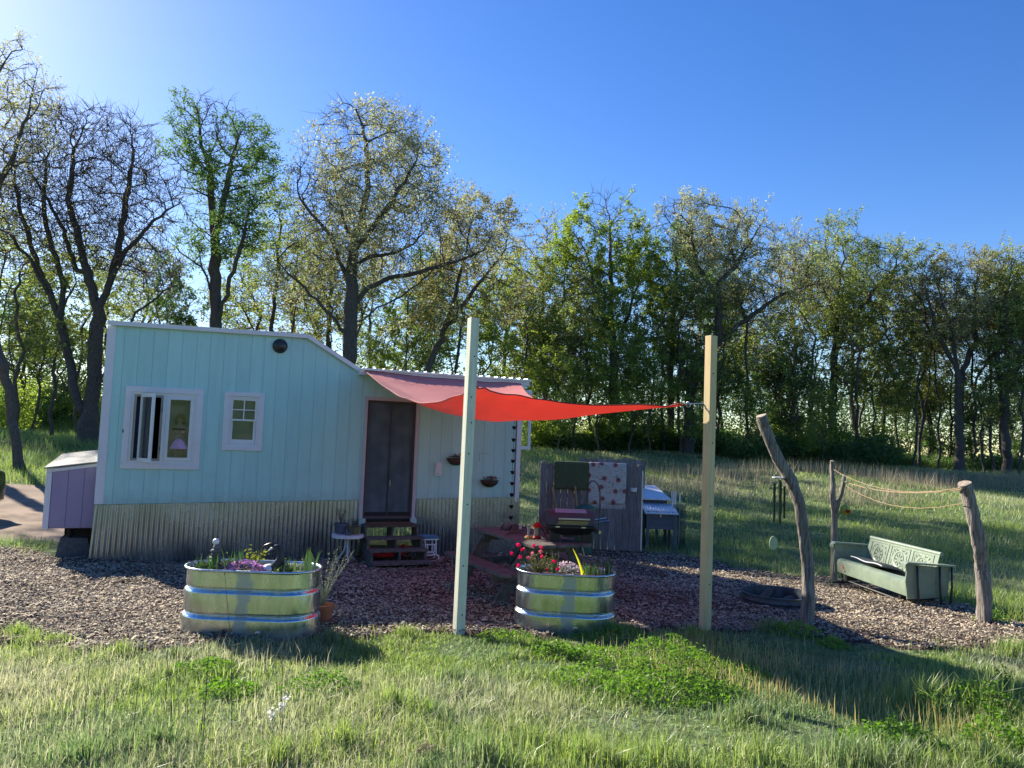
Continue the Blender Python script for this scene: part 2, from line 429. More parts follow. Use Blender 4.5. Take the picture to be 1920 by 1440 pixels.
MT['mulchbase'] = pm('mulch_base', (.13, .095, .078), (.035, .026, .021), rough=1, scale=26, bump=1, dist=.02, rnd=0, lo=.3, hi=.7, spec=.1)
sheet('mulch_bed', in_mulch, -13, 9, 6, 16, .12, .02, MT['mulchbase'], .035, 'brown wood chip mulch bed in front of the small house')
MT['dirt'] = pm('packed_dirt', (.34, .26, .20), (.20, .15, .115), rough=1, scale=1.3, bump=.4, dist=.03, rnd=0, spec=.1, detail=9)
sheet('dirt_road', in_road, -40, -4, 12, 24, .3, .03, MT['dirt'], .03, 'bare dirt track passing behind the left end of the house')
hill = None

# wood chips
rs = np.random.RandomState(11)
def chips(n, xa, xb, ya, yb, dens_fn=None):
    X = rs.uniform(xa, xb, n); Y = rs.uniform(ya, yb, n)
    k = in_mulch(X, Y) & (np.abs(X) < .80 * Y + 1.2)
    return X[k], Y[k]
X, Y = chips(300000, -10, 8.5, 6, 15.5)
k = rs.rand(len(X)) < np.clip(1.45 - Y * .075, .22, 1); X, Y = X[k], Y[k]
N = len(X)
Ln = rs.gamma(2.2, .0085, N) + .007; Wd = Ln * rs.uniform(.22, .6, N); Ht = rs.uniform(.003, .012, N)
sc_ = (.8 + Y * .03); Ln *= sc_; Wd *= sc_
yaw = rs.uniform(0, 2 * PI, N); pit = rs.normal(0, .28, N); rol = rs.normal(0, .3, N)
cy, sy = np.cos(yaw), np.sin(yaw)
ex = np.stack([cy * np.cos(pit), sy * np.cos(pit), np.sin(pit)], -1)
ey0 = np.stack([-sy, cy, np.zeros(N)], -1); ez0 = np.cross(ex, ey0)
ey = ey0 * np.cos(rol)[:, None] + ez0 * np.sin(rol)[:, None]; ez = np.cross(ex, ey)
C0 = np.stack([X, Y, g(X, Y) + .02 + .035 * (vn(X, Y, 2.2, 8) - .3) + .021 * (vn(X, Y, 9, 9) - .5) + rs.uniform(.002, .022, N)], -1)
pat = np.array([(-1, -.7, 0), (1, -1, 0), (.9, 1, 0), (-1, .8, 0), (-.6, 0, 1), (.7, .1, 1)])
VV = (C0[:, None] + pat[None, :, 0:1] * ex[:, None] * (Ln / 2)[:, None, None] + pat[None, :, 1:2] * ey[:, None] * (Wd / 2)[:, None, None] + pat[None, :, 2:3] * ez[:, None] * Ht[:, None, None])
base = (np.arange(N) * 6)[:, None]
tri = np.array([0, 1, 5, 0, 5, 4, 2, 3, 4, 2, 4, 5, 1, 2, 5, 3, 0, 4])
t = rs.rand(N)
pal = np.array([(.08, .058, .048), (.16, .12, .10), (.26, .205, .165), (.36, .30, .25), (.47, .41, .35)])
ci = np.clip((t ** 1.15 * 4.999), 0, 4.999); c0 = ci.astype(int); fr = (ci - c0)[:, None]
cc = pal[c0] * (1 - fr) + pal[np.minimum(c0 + 1, 4)] * fr
cc *= np.array((1.08, 1.08, .92)) * rs.uniform(.75, 1.2, (N, 1)) * (0.7 + .5 * vn(X, Y, 1.1, 12))[:, None]
m, n, L = nodes('wood_chip'); a = n.new('ShaderNodeVertexColor'); a.layer_name = 'Col'
bs = n.new('ShaderNodeBsdfPrincipled'); bs.inputs['Roughness'].default_value = .85; L.new(a.outputs[0], bs.inputs['Base Color'])
o = n.new('ShaderNodeOutputMaterial'); L.new(bs.outputs[0], o.inputs[0])
tag(npmesh('wood_chips', VV.reshape(-1, 3), (base + tri[None]).ravel(), 3, m, cols=np.repeat(cc, 6, 0)), 'scattered wood chips covering the mulch bed', 'mulch', None, 'stuff')

# ------------------------------------------------------------------ grass
MT['grass'] = leafmat('grass_blades', attr=True, trans=.5, gloss=.05)
def blades(name, X, Y, H, W, cols, rs, bend=.5, seg=2, lift=0, label='', kindtag=True, Z=None, yaw=None):
    N = len(X); Z = g(X, Y) + lift if Z is None else Z
    yaw = rs.uniform(0, 2 * PI, N) if yaw is None else yaw
    d = np.stack([np.cos(yaw), np.sin(yaw), np.zeros(N)], -1)      # lean direction
    yw = yaw + PI / 2 + rs.normal(0, .5, N)
    w = np.stack([np.cos(yw), np.sin(yw), np.zeros(N)], -1) * (W / 2)[:, None]
    B = np.stack([X, Y, Z - .01], -1); bd = np.abs(rs.normal(0, bend, N)) * H
    up = np.zeros((N, 3)); up[:, 2] = 1
    if seg == 2:
        Mi = B + d * (bd * .30)[:, None] + up * (H * .55)[:, None]
        Tp = B + d * bd[:, None] + up * (H * np.sqrt(np.clip(1 - .25 * (bd / H) ** 2, .2, 1)))[:, None]
        V = np.stack([B - w, B + w, Mi - w * .8, Mi + w * .8, Tp], 1)
        idx = np.array([0, 1, 3, 0, 3, 2, 2, 3, 4]); k = 5
    else:
        Tp = B + d * bd[:, None] + up * H[:, None]
        V = np.stack([B - w, B + w, Tp], 1); idx = np.array([0, 1, 2]); k = 3
    o = npmesh(name, V.reshape(-1, 3), ((np.arange(N) * k)[:, None] + idx[None]).ravel(), 3, MT['grass'], cols=np.repeat(cols, k, 0))
    return o
def gcol(X, Y, rs, dry):
    """mix of fresh green, yellow green and straw"""
    N = len(X)
    fresh = np.array((.13, .23, .06)); lime = np.array((.30, .38, .10)); straw = np.array((.46, .47, .29)); blueg = np.array((.12, .20, .10))
    a = rs.rand(N)
    u = np.clip(dry + rs.normal(0, .22, N), 0, 1)[:, None]
    c = fresh * (1 - a[:, None]) + lime * a[:, None]
    bl = (vn(X, Y, 1.3, 21) > .62)[:, None]; c = np.where(bl, c * .4 + blueg * .6, c)
    c = c * (1 - u) + straw * u
    return np.clip(c * rs.uniform(.75, 1.25, (N, 1)), 0, .8)
rs = np.random.RandomState(5)
# near grass
n = 430000
Yn = 3.2 + (8.2 - 3.2) * rs.rand(n) ** 1.25; Xn = rs.uniform(-1, 1, n) * (.78 * Yn + .9)
k = (~in_mulch(Xn, Yn)) & (~inpoly(Xn, Yn, [(-8, 8.6), (8, 9), (8, 30), (-8, 30)]))
k &= rs.rand(n) < (.10 + 1.15 * vn(Xn, Yn, 2.4, 31)) * (.5 + .8 * vn(Xn, Yn, 9, 32))
Xn, Yn = Xn[k], Yn[k]
dry = np.clip(.06 + .75 * (vn(Xn, Yn, .9, 33) - .35) + .38 * sm(1.5, -3.5, Xn) - .10 + .3 * (vn(Xn, Yn, 4, 35) - .5), 0, .95)
big = vn(Xn, Yn, 1.7, 36)
fine = vn(Xn, Yn, 7, 37); H = (.020 + .088 * big * (.4 + .95 * fine) + .026 * rs.rand(len(Xn))) * rs.uniform(.5, 1.35, len(Xn)); H *= 1 - .30 * sm(5.5, 7, Yn)
blades('grass', Xn, Yn, H, (.0018 + .0065 * rs.rand(len(Xn)) ** 1.8) * (.6 + Yn * .13), gcol(Xn, Yn, rs, dry), rs, bend=.75)
tag(bpy.data.objects['grass'], 'long uncut spring grass in front of the mulch bed', 'grass', None, 'stuff')
# awned straw heads (fine pale grass on the left)
n = 34000
Yn = 3.2 + 4.2 * rs.rand(n); Xn = rs.uniform(-1, 1, n) * (.78 * Yn + .6)
k = (~in_mulch(Xn, Yn)) & (rs.rand(n) < np.clip(1.5 * (vn(Xn, Yn, .9, 33) - .38) + .55 * sm(1.0, -3.2, Xn), 0.03, .85)); Xn, Yn = Xn[k], Yn[k]
cS = np.array((.48, .47, .31)) * rs.uniform(.7, 1.15, (len(Xn), 1))
blades('dry_grass', Xn, Yn, rs.uniform(.06, .19, len(Xn)), rs.uniform(.002, .0045, len(Xn)), cS, rs, bend=.7)
tag(bpy.data.objects['dry_grass'], 'fine pale straw coloured grass among the green blades', 'grass', None, 'stuff')
# tufts: dense lush clumps
tx = []; 
tuft_px = [(300, 1400, .22, 0), (905, 1430, .26, 1), (1090, 1425, .22, 1), (1240, 1440, .24, 1), (1420, 1435, .22, 1), (1600, 1430, .24, 1), (640, 1400, .2, 0), (60, 1215, .2, 1), (30, 1200, .2, 0), (225, 1225, .14, 1), (110, 1208, .14, 1), (1740, 1330, .3, 0),
           (1850, 1320, .3, 0), (330, 1230, .12, 1), (800, 1350, .2, 0), (850, 1280, .18, 0), (740, 1330, .22, 0), (1400, 1350, .2, 1), (1900, 1230, .24, 1), (1560, 1098, .12, 1), (1470, 1085, .1, 1), (1140, 1440, .2, 1), (1000, 1400, .18, 1),
           (1905, 1160, .28, 1), (1760, 1125, .14, 0), (1380, 1090, .06, 0), (620, 1205, .18, 0), (760, 1195, .16, 0), (1150, 1190, .2, 0), (1300, 1200, .2, 0), (480, 1210, .12, 1), (1850, 1440, .22, 1), (1700, 1435, .2, 1), (520, 1430, .2, 1), (150, 1430, .2, 0), (980, 1215, .16, 0), (1450, 1185, .2, 0), (1330, 1160, .1, 0), (852, 1170, .07, 0), (872, 1172, .06, 0), (1312, 1158, .08, 0), (1332, 1160, .07, 0), (1500, 1170, .08, 0)]
X_, Y_, H_, D_ = [], [], [], []
for (a, b, h, d) in tuft_px:
    p = PG(a, b); q = int(160 + 1200 * h); h = h * .8
    rr = np.abs(rs.normal(0, h * 1.1, q)); an = rs.uniform(0, 2 * PI, q)
    X_.append(p.x + rr * np.cos(an)); Y_.append(p.y + .8 * rr * np.sin(an)); H_.append(h * rs.uniform(.3, 1.25, q) * np.exp(-(rr / h) ** 2 * .16)); D_.append(np.full(q, .12 * d + .02))
X_, Y_, H_, D_ = map(np.concatenate, (X_, Y_, H_, D_))
blades('grass_tufts', X_, Y_, H_, rs.uniform(.004, .009, len(X_)), gcol(X_, Y_, rs, D_), rs, bend=.45)
tag(bpy.data.objects['grass_tufts'], 'thicker clumps of fresh green grass along the mulch edge', 'grass', None, 'stuff')
# grass creeping into the mulch edge
n = 90000; X_ = rs.uniform(-9, 8, n); Y_ = rs.uniform(6, 13, n); k = in_mulch(X_, Y_)
near_edge = (~in_mulch(X_, Y_ - .35)) | (~in_mulch(X_ + .35, Y_)) | (~in_mulch(X_ - .3, Y_))
k &= near_edge & (vn(X_, Y_, 3.1, 71) > .62 - .1 * rs.rand(n)); X_, Y_ = X_[k], Y_[k]
blades('edge_grass', X_, Y_, rs.uniform(.02, .09, len(X_)), rs.uniform(.003, .007, len(X_)), gcol(X_, Y_, rs, np.full(len(X_), .12)), rs, bend=.7, lift=.02)
tag(bpy.data.objects['edge_grass'], 'sparse grass creeping over the rim of the wood chips', 'grass', None, 'stuff')
# golden seed-head strip right of centre
n = 2300; p = PG(1345, 1250); 
ang = rs.rand(n); lx = np.interp(ang, [0, .5, 1], [1.15, 2.0, 3.2]) + rs.normal(0, .22, n); ly = np.interp(ang, [0, .5, 1], [6.35, 5.75, 4.7]) + rs.normal(0, .20, n)
ly[: n // 2] += .8; lx[: n // 2] += .35
cG = np.array((.44, .38, .18)) * rs.uniform(.6, 1.15, (n, 1)); cG = np.where((rs.rand(n) < .35)[:, None], gcol(lx, ly, rs, np.full(n, .2)), cG)
blades('ripe_grass', lx, ly, rs.uniform(.07, .20, n), rs.uniform(.004, .008, n), cG, rs, bend=.25)
tag(bpy.data.objects['ripe_grass'], 'golden seed heads of ripening grass right of the leafy weeds', 'grass', None, 'stuff')
# field grass
n = 420000
Yf = 8 + 52 * rs.rand(n) ** 1.35; Xf = rs.uniform(-1, 1, n) * (.80 * Yf + 1)
k = (~in_mulch(Xf, Yf)) & (~in_road(Xf, Yf))
lx = (Xf) * math.cos(HA) + (Yf - 13.9) * math.sin(HA); lyy = -Xf * math.sin(HA) + (Yf - 13.9) * math.cos(HA)
k &= ~((lx > -7.4) & (lx < .4) & (lyy > -.1) & (lyy < 2.7))
k &= rs.rand(n) < (.35 + .9 * vn(Xf, Yf, .8, 41)); Xf, Yf = Xf[k], Yf[k]
dry = np.clip(.16 + 1.0 * (vn(Xf, Yf, .22, 43) - .5) + .35 * (vn(Xf, Yf, 1.1, 44) - .5) + .30 * sm(10, 17, Xf) * (1 - sm(30, 40, Yf)) - .35 * sm(-5, -9, Xf), 0, .95)
tall = sm(.52, .72, vn(Xf, Yf, .16, 45)) * sm(14, 22, Yf)
H = (.07 + .13 * vn(Xf, Yf, .9, 46) + .22 * tall) * rs.uniform(.6, 1.3, len(Xf))
H = np.where((Xf < -5) & (Yf > 20), H * 2.0, H)
blades('field_grass', Xf, Yf, H, rs.uniform(.006, .012, len(Xf)) * (.7 + Yf * .055), gcol(Xf, Yf, rs, dry), rs, bend=.5, seg=1)
tag(bpy.data.objects['field_grass'], 'rough meadow grass of the field behind the yard', 'grass', None, 'stuff')
# tall dead meadow grass before the wood
n = 15000
Xf = rs.uniform(3, 34, n); Yf = rs.uniform(23, 33, n) + .12 * Xf
k = (vn(Xf, Yf, .3, 51) > .38); Xf, Yf = Xf[k], Yf[k]
cD = np.array((.34, .30, .22)) * rs.uniform(.6, 1.2, (len(Xf), 1))
blades('dead_meadow_grass', Xf, Yf, rs.uniform(.3, .75, len(Xf)), rs.uniform(.010, .02, len(Xf)), cD, rs, bend=.3, seg=1)
tag(bpy.data.objects['dead_meadow_grass'], 'band of tall brown dead grass across the far field', 'grass', None, 'stuff')

# leafy weeds
MT['weed'] = leafmat('weed_leaf', (.10, .20, .035), trans=.5, col2=(.18, .31, .06), gloss=.02)
def leaf_cards(C, size, rs, up=.3, aspect=.45):
    """rhombic leaves at points C: returns V (N*4,3)"""
    N = len(C); a = rs.normal(0, 1, (N, 3)); a[:, 2] *= .7; a /= np.linalg.norm(a, axis=1)[:, None]
    b = rs.normal(0, 1, (N, 3)); b[:, 2] += up; b -= a * (a * b).sum(1)[:, None]; b /= np.linalg.norm(b, axis=1)[:, None]
    s = np.asarray(size)[:, None] if np.ndim(size) else size
    return np.stack([C - a * s * .5, C - b * s * aspect * .5, C + a * s * .5, C + b * s * aspect * .5], 1).reshape(-1, 3)
def cards_obj(name, V, mat, parent=None):
    return npmesh(name, V, np.arange(len(V)), 4, mat, parent=parent)
Cs = []; Ss = []
for (a, b, rad, h) in [(1040, 1228, .26, .13), (1120, 1235, .3, .12), (1250, 1235, .36, .2), (1290, 1262, .35, .2), (1200, 1255, .2, .12), (1390, 1275, .25, .12), (1100, 1280, .28, .12), (1240, 1300, .45, .18), (1330, 1310, .3, .16), (1180, 1300, .3, .12), (1640, 1400, .2, .12),
                       (1560, 1215, .16, .1), (1690, 1400, .25, .14), (1830, 1330, .25, .22), (600, 1300, .3, .12), (380, 1260, .25, .1), (430, 1300, .2, .12), (1870, 1400, .2, .2), (950, 1200, .3, .1), (1490, 1190, .3, .12), (1150, 1195, .4, .1), (1860, 1170, .2, .18)]:
    p = PG(a, b); q = int(2600 * rad * (1 + rad))
    rr = rad * np.sqrt(rs.rand(q)); an = rs.uniform(0, 2 * PI, q); hx = p.x + rr * np.cos(an); hy = p.y + rr * np.sin(an)
    hz = h * (1 - (rr / rad) ** 2 * .7) * (.25 + .75 * rs.rand(q)) * (.6 + .8 * vn(hx, hy, 9, 61))
    Cs.append(np.stack([hx, hy, g(hx, hy) + hz], -1)); Ss.append(rs.uniform(.018, .042, q))
Cs = np.concatenate(Cs); Ss = np.concatenate(Ss)
tag(cards_obj('leafy_weeds', leaf_cards(Cs, Ss, rs), MT['weed']), 'patches of low broad leaved weeds in the front grass', 'weeds', None, 'stuff')
# ------------------------------------------------------------------ the small house
house = thing('tiny_house', 'small pale teal house on a trailer with corrugated metal skirt', 'house', HO, HA)
SL, SR, DEP = -6.60, .13, 2.45
def ztop(s):
    if s < -3.70: return 3.64 + (s + 6.6) * .018
    if s < -2.80: return 3.69 + (s + 3.70) * (-.51 / .90)
    return 3.18
def zbot(s): return .925 + (s + 6.6) * .0205
opens = [(-6.235, -5.325, 1.55, 2.62), (-4.85, -4.40, 1.85, 2.63), (-2.645, -1.80, .60, 2.69)]
# siding boards: every grooved strip is a part
seams = list(np.arange(SL, SR, .2032)) + [SR]
for i in range(len(seams) - 1):
    a, b = seams[i] + .0013, seams[i + 1] - .0013
    if b - a < .03: continue
    cuts = [(a, b)]
    xs = sorted({a, b} | {v for o in opens for v in o[:2] if a < v < b})
    B = MB(); any_ = False
    for u, v in zip(xs[:-1], xs[1:]):
        mid = (u + v) / 2; segs = [(None, None)]
        zs = [(zbot(mid), None)]
        hole = [o for o in opens if o[0] < mid < o[1]]
        lo = [(u, zbot(u)), (v, zbot(v))]
        top = [(v, ztop(v)), (u, ztop(u))]
        br = [q for q in (-3.70, -2.80) if u < q < v]
        top = [(v, ztop(v + 1e-6 if v in br else v))] + [(q, ztop(q)) for q in reversed(br)] + [(u, ztop(u))]
        if hole:
            h = hole[0]
            if h[2] > zbot(mid) + .02: MB().prism(lo + [(v, h[2]), (u, h[2])], 0, .012).build('siding_board', MT['teal'], house, bevel=.0015)
            MB().prism([(u, h[3]), (v, h[3])] + top, 0, .012).build('siding_board', MT['teal'], house, bevel=.0015)
        else:
            B.prism(lo + top, 0, .012)
    if B.v: B.build('siding_board', MT['teal'], house, bevel=.0015)
# sheathing behind the boards, side and back walls, roof and floor make a closed dark room
B = MB()
def wallpieces(B, y0, y1):
    xs = sorted({SL + .01, SR - .01, -3.70, -2.80} | {v for o in opens for v in o[:2]})
    for u, v in zip(xs[:-1], xs[1:]):
        mid = (u + v) / 2; hole = [o for o in opens if o[0] < mid < o[1]]
        t = [(v, ztop(v - 1e-4) - .02), (u, ztop(u + 1e-4) - .02)]
        if hole:
            h = hole[0]
            if h[2] > .93: B.prism([(u, .93), (v, .93), (v, h[2]), (u, h[2])], y0, y1)
            B.prism([(u, h[3]), (v, h[3])] + t, y0, y1)
        else: B.prism([(u, .96), (v, .96)] + t, y0, y1)
wallpieces(B, .014, .09)
B.build('sheathing', MT['tealdark'], house)
outline = [(SL + .012, .62), (SR - .012, .62), (SR - .012, 3.15), (-2.80, 3.15), (-3.70, 3.66), (SL + .012, 3.61)]
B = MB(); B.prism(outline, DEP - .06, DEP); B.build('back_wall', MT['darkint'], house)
B = MB(); B.box(SL + .012, SL + .07, .092, DEP - .062, .62, 3.60); B.build('end_wall', MT['teal'], house)
B = MB(); B.box(SR - .07, SR - .012, .092, DEP - .062, .62, 3.14); B.build('end_wall', MT['white'], house)
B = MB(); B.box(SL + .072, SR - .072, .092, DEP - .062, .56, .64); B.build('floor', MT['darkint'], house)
# roof: plates with edge trim
B = MB()
B.prism([(SL - .03, 3.645), (-3.70, 3.697), (-3.70, 3.72), (SL - .03, 3.668)], -.05, DEP + .05)
B.prism([(-3.698, 3.697), (-2.80, 3.187), (-2.80, 3.21), (-3.698, 3.72)], -.05, DEP + .05)
B.build('roof_deck', MT['roofmetal'], house)
B = MB()
B.prism([(SL - .035, 3.60), (-3.715, 3.65), (-3.70, 3.715), (SL - .035, 3.665)], -.062, -.052)
B.build('roof_trim', MT['white'], house)
B = MB()
B.prism([(-3.712, 3.65), (-2.83, 3.15), (-2.80, 3.205), (-3.697, 3.715)], -.062, -.052)
B.build('roof_trim', MT['white'], house)
# low roof with ribbed sheets and fascia
B = MB(); B.box(-2.80, .28, -.16, -.14, 3.10, 3.195); B.build('fascia', MT['white'], house)
B = MB(); B.box(-2.84, -2.80, -.16, -.002, 3.10, 3.19); B.box(-2.80, .28, -.138, -.002, 3.165, 3.172); B.build('soffit', MT['white'], house)
for i in range(7):
    a = -2.795 + i * .443
    B = MB(); B.box(a + .002, a + .441, -.19, DEP + .1, 3.205, 3.212)
    for q in range(3):
        c = a + .07 + q * .15; B.prism([(c - .02, 3.212), (c + .02, 3.212), (c + .008, 3.232), (c - .008, 3.232)], -.19, DEP + .1)
    B.box(a + .002, a + .441, -.195, -.191, 3.18, 3.215)
    B.build('roof_sheet', MT['roofmetal'], house)
# corner boards
B = MB(); B.box(SL - .035, SL + .085, -.014, -.001, .93, 3.60); B.box(SL - .035, SL - .002, .0, .10, .93, 3.60); B.build('corner_board', MT['white'], house, bevel=.002)
B = MB(); B.box(SR + .002, SR + .085, -.014, 0.1, .98, 3.16); B.build('corner_board', MT['white'], house, bevel=.002)
# corrugated skirt: a part left and right of the door
def skirt(s0, s1, z0a, z0b, z1a, z1b, out0, out1, bulge=0, ylf=None):
    n = int((s1 - s0) / .0058); vs = []; rows = 6
    for j in range(rows + 1):
        w = j / rows
        for i in range(n + 1):
            s = s0 + (s1 - s0) * i / n; u = i / n
            zt = z1a + (z1b - z1a) * u; zb = z0a + (z0b - z0a) * u
            y = .011 * math.sin(2 * PI * (s) / .070) - .012 - (out0 + (out1 - out0) * u) * (1 - w) + .006 * math.sin(s * 3.1 + w * 2) * (1 - w)
            sh = bulge * (1 - w) * (1 - u) ** 3
            vs.append((s - sh, y, zb + (zt - zb) * w))
    fs = [(j * (n + 1) + i, j * (n + 1) + i + 1, (j + 1) * (n + 1) + i + 1, (j + 1) * (n + 1) + i) for j in range(rows) for i in range(n)]
    B = MB(); B.add(vs, fs); return B
cutsL = [-6.62, -5.62, -4.62, -3.62, -2.69]
for a, b in zip(cutsL[:-1], cutsL[1:]):
    k = lambda s: (s + 6.62) / 3.93
    skirt(a, b - .0015, -.02 - .09 * k(a), -.02 - .09 * k(b), zbot(a) - .004, zbot(b) - .004, -.012 + .03 * (1 - k(a)), -.012 + .03 * (1 - k(b)), .035 if a < -6.5 else 0).build('skirt_sheet', MT['galv'], house, smooth='all')
for a, b in ((-1.76, -.78), (-.78, .24)):
    skirt(a, b - .0015, -.1, -.1, zbot(a) - .004, zbot(b) - .004, -.012, -.012).build('skirt_sheet', MT['galv'], house, smooth='all')
for s in np.arange(-6.4, .2, .4):
    if -2.75 < s < -1.7: continue
    B = MB(); B.lathe([(.0, .0), (.007, .001), (.007, .006), (0, .008)], 6, m=Matrix.Translation((s, -.026, zbot(s) - .035)) @ Matrix.Rotation(PI / 2, 4, 'X')); B.build('screw', MT['steel'], house)

def frame(B, x0, x1, z0, z1, w, y0, y1, wt=None, wb=None):
    wt = wt or w; wb = wb or w
    B.box(x0, x1, y0, y1, z1 - wt, z1); B.box(x0, x1, y0, y1, z0, z0 + wb)
    B.box(x0, x0 + w, y0, y1, z0 + wb, z1 - wt); B.box(x1 - w, x1, y0, y1, z0 + wb, z1 - wt); return B
# large casement window
wd = frame(MB(), -6.325, -5.235, 1.462, 2.71, .088, -.03, -.001).build('window', MT['white'], house, bevel=.003)
frame(MB(), -6.237, -5.323, 1.55, 2.622, .035, -.012, .06).build('frame', MT['vinyl'], wd)
MB().box(-5.80, -5.755, -.016, .06, 1.585, 2.587).build('mullion', MT['vinyl'], wd)
frame(MB(), -6.20, -5.802, 1.587, 2.585, .03, .0, .055).build('weatherstrip', MT['cream'], wd)
frame(MB(), -5.753, -5.36, 1.587, 2.585, .055, -.02, .03).build('fixed_sash', MT['vinyl'], wd, bevel=.003)
MB().box(-5.697, -5.416, .004, .010, 1.643, 2.529).build('pane', MT['glass'], wd)
mS = Matrix.Translation((-6.10, -.02, 0)) @ Matrix.Rotation(R(-62), 4, 'Z')
B = MB()
for q in ((0, .40, 1.575, 1.63), (0, .40, 2.545, 2.60), (0, .05, 1.63, 2.545), (.35, .40, 1.63, 2.545)): B.box(q[0], q[1], -.016, .016, q[2], q[3], mS)
B.build('open_sash', MT['vinyl'], wd)
MB().box(.05, .35, -.004, .004, 1.63, 2.545, mS).build('pane', MT['glass'], wd)
for z in (1.78, 2.36): MB().box(-5.812, -5.80, -.02, -.002, z - .02, z + .02).build('latch', MT['black'], wd)
MB().box(-6.33, -6.315, -.034, -.030, 2.0, 2.05).build('latch', MT['black'], wd)
# curtain behind the window
B = MB(); vs = []; nn = 60
for i in range(nn + 1):
    s = -6.19 + .13 * i / nn
    for z in (1.56, 2.6): vs.append((s, .16 + .012 * math.sin(i * .9), z))
B.add(vs, [(2 * i, 2 * i + 2, 2 * i + 3, 2 * i + 1) for i in range(nn)])
B.build('curtain', pm('blue_curtain', (.12, .16, .28), rough=.9), house)
MB().box(-5.77, -5.33, .22, .23, 1.56, 2.62).build('blind', pm('pale_blind', (.58, .62, .52), (.50, .55, .45), rough=.8, scale=3), house)
# small sash window
w2 = frame(MB(), -4.928, -4.322, 1.775, 2.705, .08, -.03, -.001, .07, .072).build('window', MT['white'], house, bevel=.003)
frame(MB(), -4.852, -4.398, 1.847, 2.632, .03, -.010, .06).build('frame', MT['vinyl'], w2)
frame(MB(), -4.82, -4.43, 2.245, 2.60, .028, .0, .03).build('upper_sash', MT['vinyl'], w2)
frame(MB(), -4.82, -4.43, 1.88, 2.28, .04, .031, .055, .035, .07).build('lower_sash', MT['vinyl'], w2)
MB().box(-4.634, -4.616, -.002, .012, 2.273, 2.572).build('muntin', MT['vinyl'], w2)
MB().box(-4.792, -4.458, -.001, .011, 2.415, 2.430).build('muntin', MT['vinyl'], w2)
MB().box(-4.792, -4.458, .014, .019, 2.273, 2.572).build('pane', MT['glass'], w2)
MB().box(-4.78, -4.47, .040, .045, 1.95, 2.245).build('pane', MT['glass'], w2)
MB().box(-4.84, -4.41, .10, .11, 1.86, 2.61).build('blind', bpy.data.materials['pale_blind'], house)
# round vent, lamp fitting, boxes
vt = HL(525, 649)
v_ = MB().lathe([(.0, 0), (.10, 0), (.105, .02), (.085, .05), (.04, .075), (0, .08)], 28, m=Matrix.Translation((vt[0], -.001, vt[1])) @ Matrix.Rotation(PI / 2, 4, 'X')).build('round_vent', pm('black_vent', (.05, .055, .06), (.03, .03, .035), rough=.3), house, smooth=True)
MB().lathe([(.103, .012), (.118, .014), (.118, .022), (.103, .026)], 28, m=Matrix.Translation((vt[0], -.001, vt[1])) @ Matrix.Rotation(PI / 2, 4, 'X')).build('flange', MT['black'], v_, smooth=True)
lf = HL(797, 752)
v_ = MB().lathe([(0, 0), (.055, 0), (.055, .03), (.04, .045), (.04, .06), (0, .065)], 20, m=Matrix.Translation((lf[0], -.001, lf[1])) @ Matrix.Rotation(PI / 2, 4, 'X')).build('porch_lamp', MT['white'], house, smooth=True)
bx = HL(821, 880)
v_ = MB().box(bx[0] - .055, bx[0] + .055, -.05, -.001, bx[1] - .11, bx[1] + .12).build('meter_box', MT['white'], house, bevel=.008)
MB().box(bx[0] - .045, bx[0] + .045, -.062, -.051, bx[1] - .03, bx[1] + .11).build('cover', MT['white'], v_, bevel=.005)
MB().lathe([(0, 0), (.01, 0), (.01, .006), (0, .008)], 10, m=Matrix.Translation((bx[0] - .01, -.051, bx[1] - .07)) @ Matrix.Rotation(PI / 2, 4, 'X')).build('knob', MT['terracotta'], v_)
# door: white casing and the dark mesh screen in two halves
dr = frame(MB(), -2.70, -1.745, .70, 2.745, .052, -.03, -.001, .055, .001).build('door_frame', pm('door_casing', (.55, .50, .54), (.50, .46, .50), rough=.6, bump=.02), house, bevel=.002)
frame(MB(), -2.646, -1.799, .705, 2.688, .03, -.012, .07, .03, .03).build('jamb', pm('brown_jamb', (.10, .07, .07), rough=.6), dr)
m, n, L = nodes('mesh_screen')
tr = n.new('ShaderNodeBsdfTransparent'); bs = n.new('ShaderNodeBsdfPrincipled'); bs.inputs['Base Color'].default_value = (.09, .13, .17, 1); bs.inputs['Roughness'].default_value = .5
tc = n.new('ShaderNodeTexCoord'); no = n.new('ShaderNodeTexNoise'); no.inputs['Scale'].default_value = 3.5; L.new(tc.outputs['Object'], no.inputs['Vector'])
rr = ramp(n, [(.4, (.72,) * 3), (.65, (.93,) * 3)]); L.new(no.outputs['Fac'], rr.inputs[0])
bp = n.new('ShaderNodeBump'); bp.inputs['Strength'].default_value = .2; bp.inputs['Distance'].default_value = .03; L.new(no.outputs['Fac'], bp.inputs['Height']); L.new(bp.outputs[0], bs.inputs['Normal'])
mx = n.new('ShaderNodeMixShader'); L.new(rr.outputs[0], mx.inputs[0]); L.new(tr.outputs[0], mx.inputs[1]); L.new(bs.outputs[0], mx.inputs[2])
o = n.new('ShaderNodeOutputMaterial'); L.new(mx.outputs[0], o.inputs[0]); MT['screen'] = m
for a, b in ((-2.615, -2.228), (-2.219, -1.83)):
    B = MB(); vs = []; K = 24
    for i in range(K + 1):
        s = a + (b - a) * i / K
        for j in range(9):
            z = .745 + 1.91 * j / 8; vs.append((s, .02 + .008 * math.sin(i * .55 + j * .4) * (1 - j / 8 * .6), z))
    B.add(vs, [(i * 9 + j, (i + 1) * 9 + j, (i + 1) * 9 + j + 1, i * 9 + j + 1) for i in range(K) for j in range(8)])
    q = B.build('screen_panel', MT['screen'], dr, smooth='all')
    MB().box(a, b, .012, .03, .735, .80).build('hem', MT['blackmatte'], q)
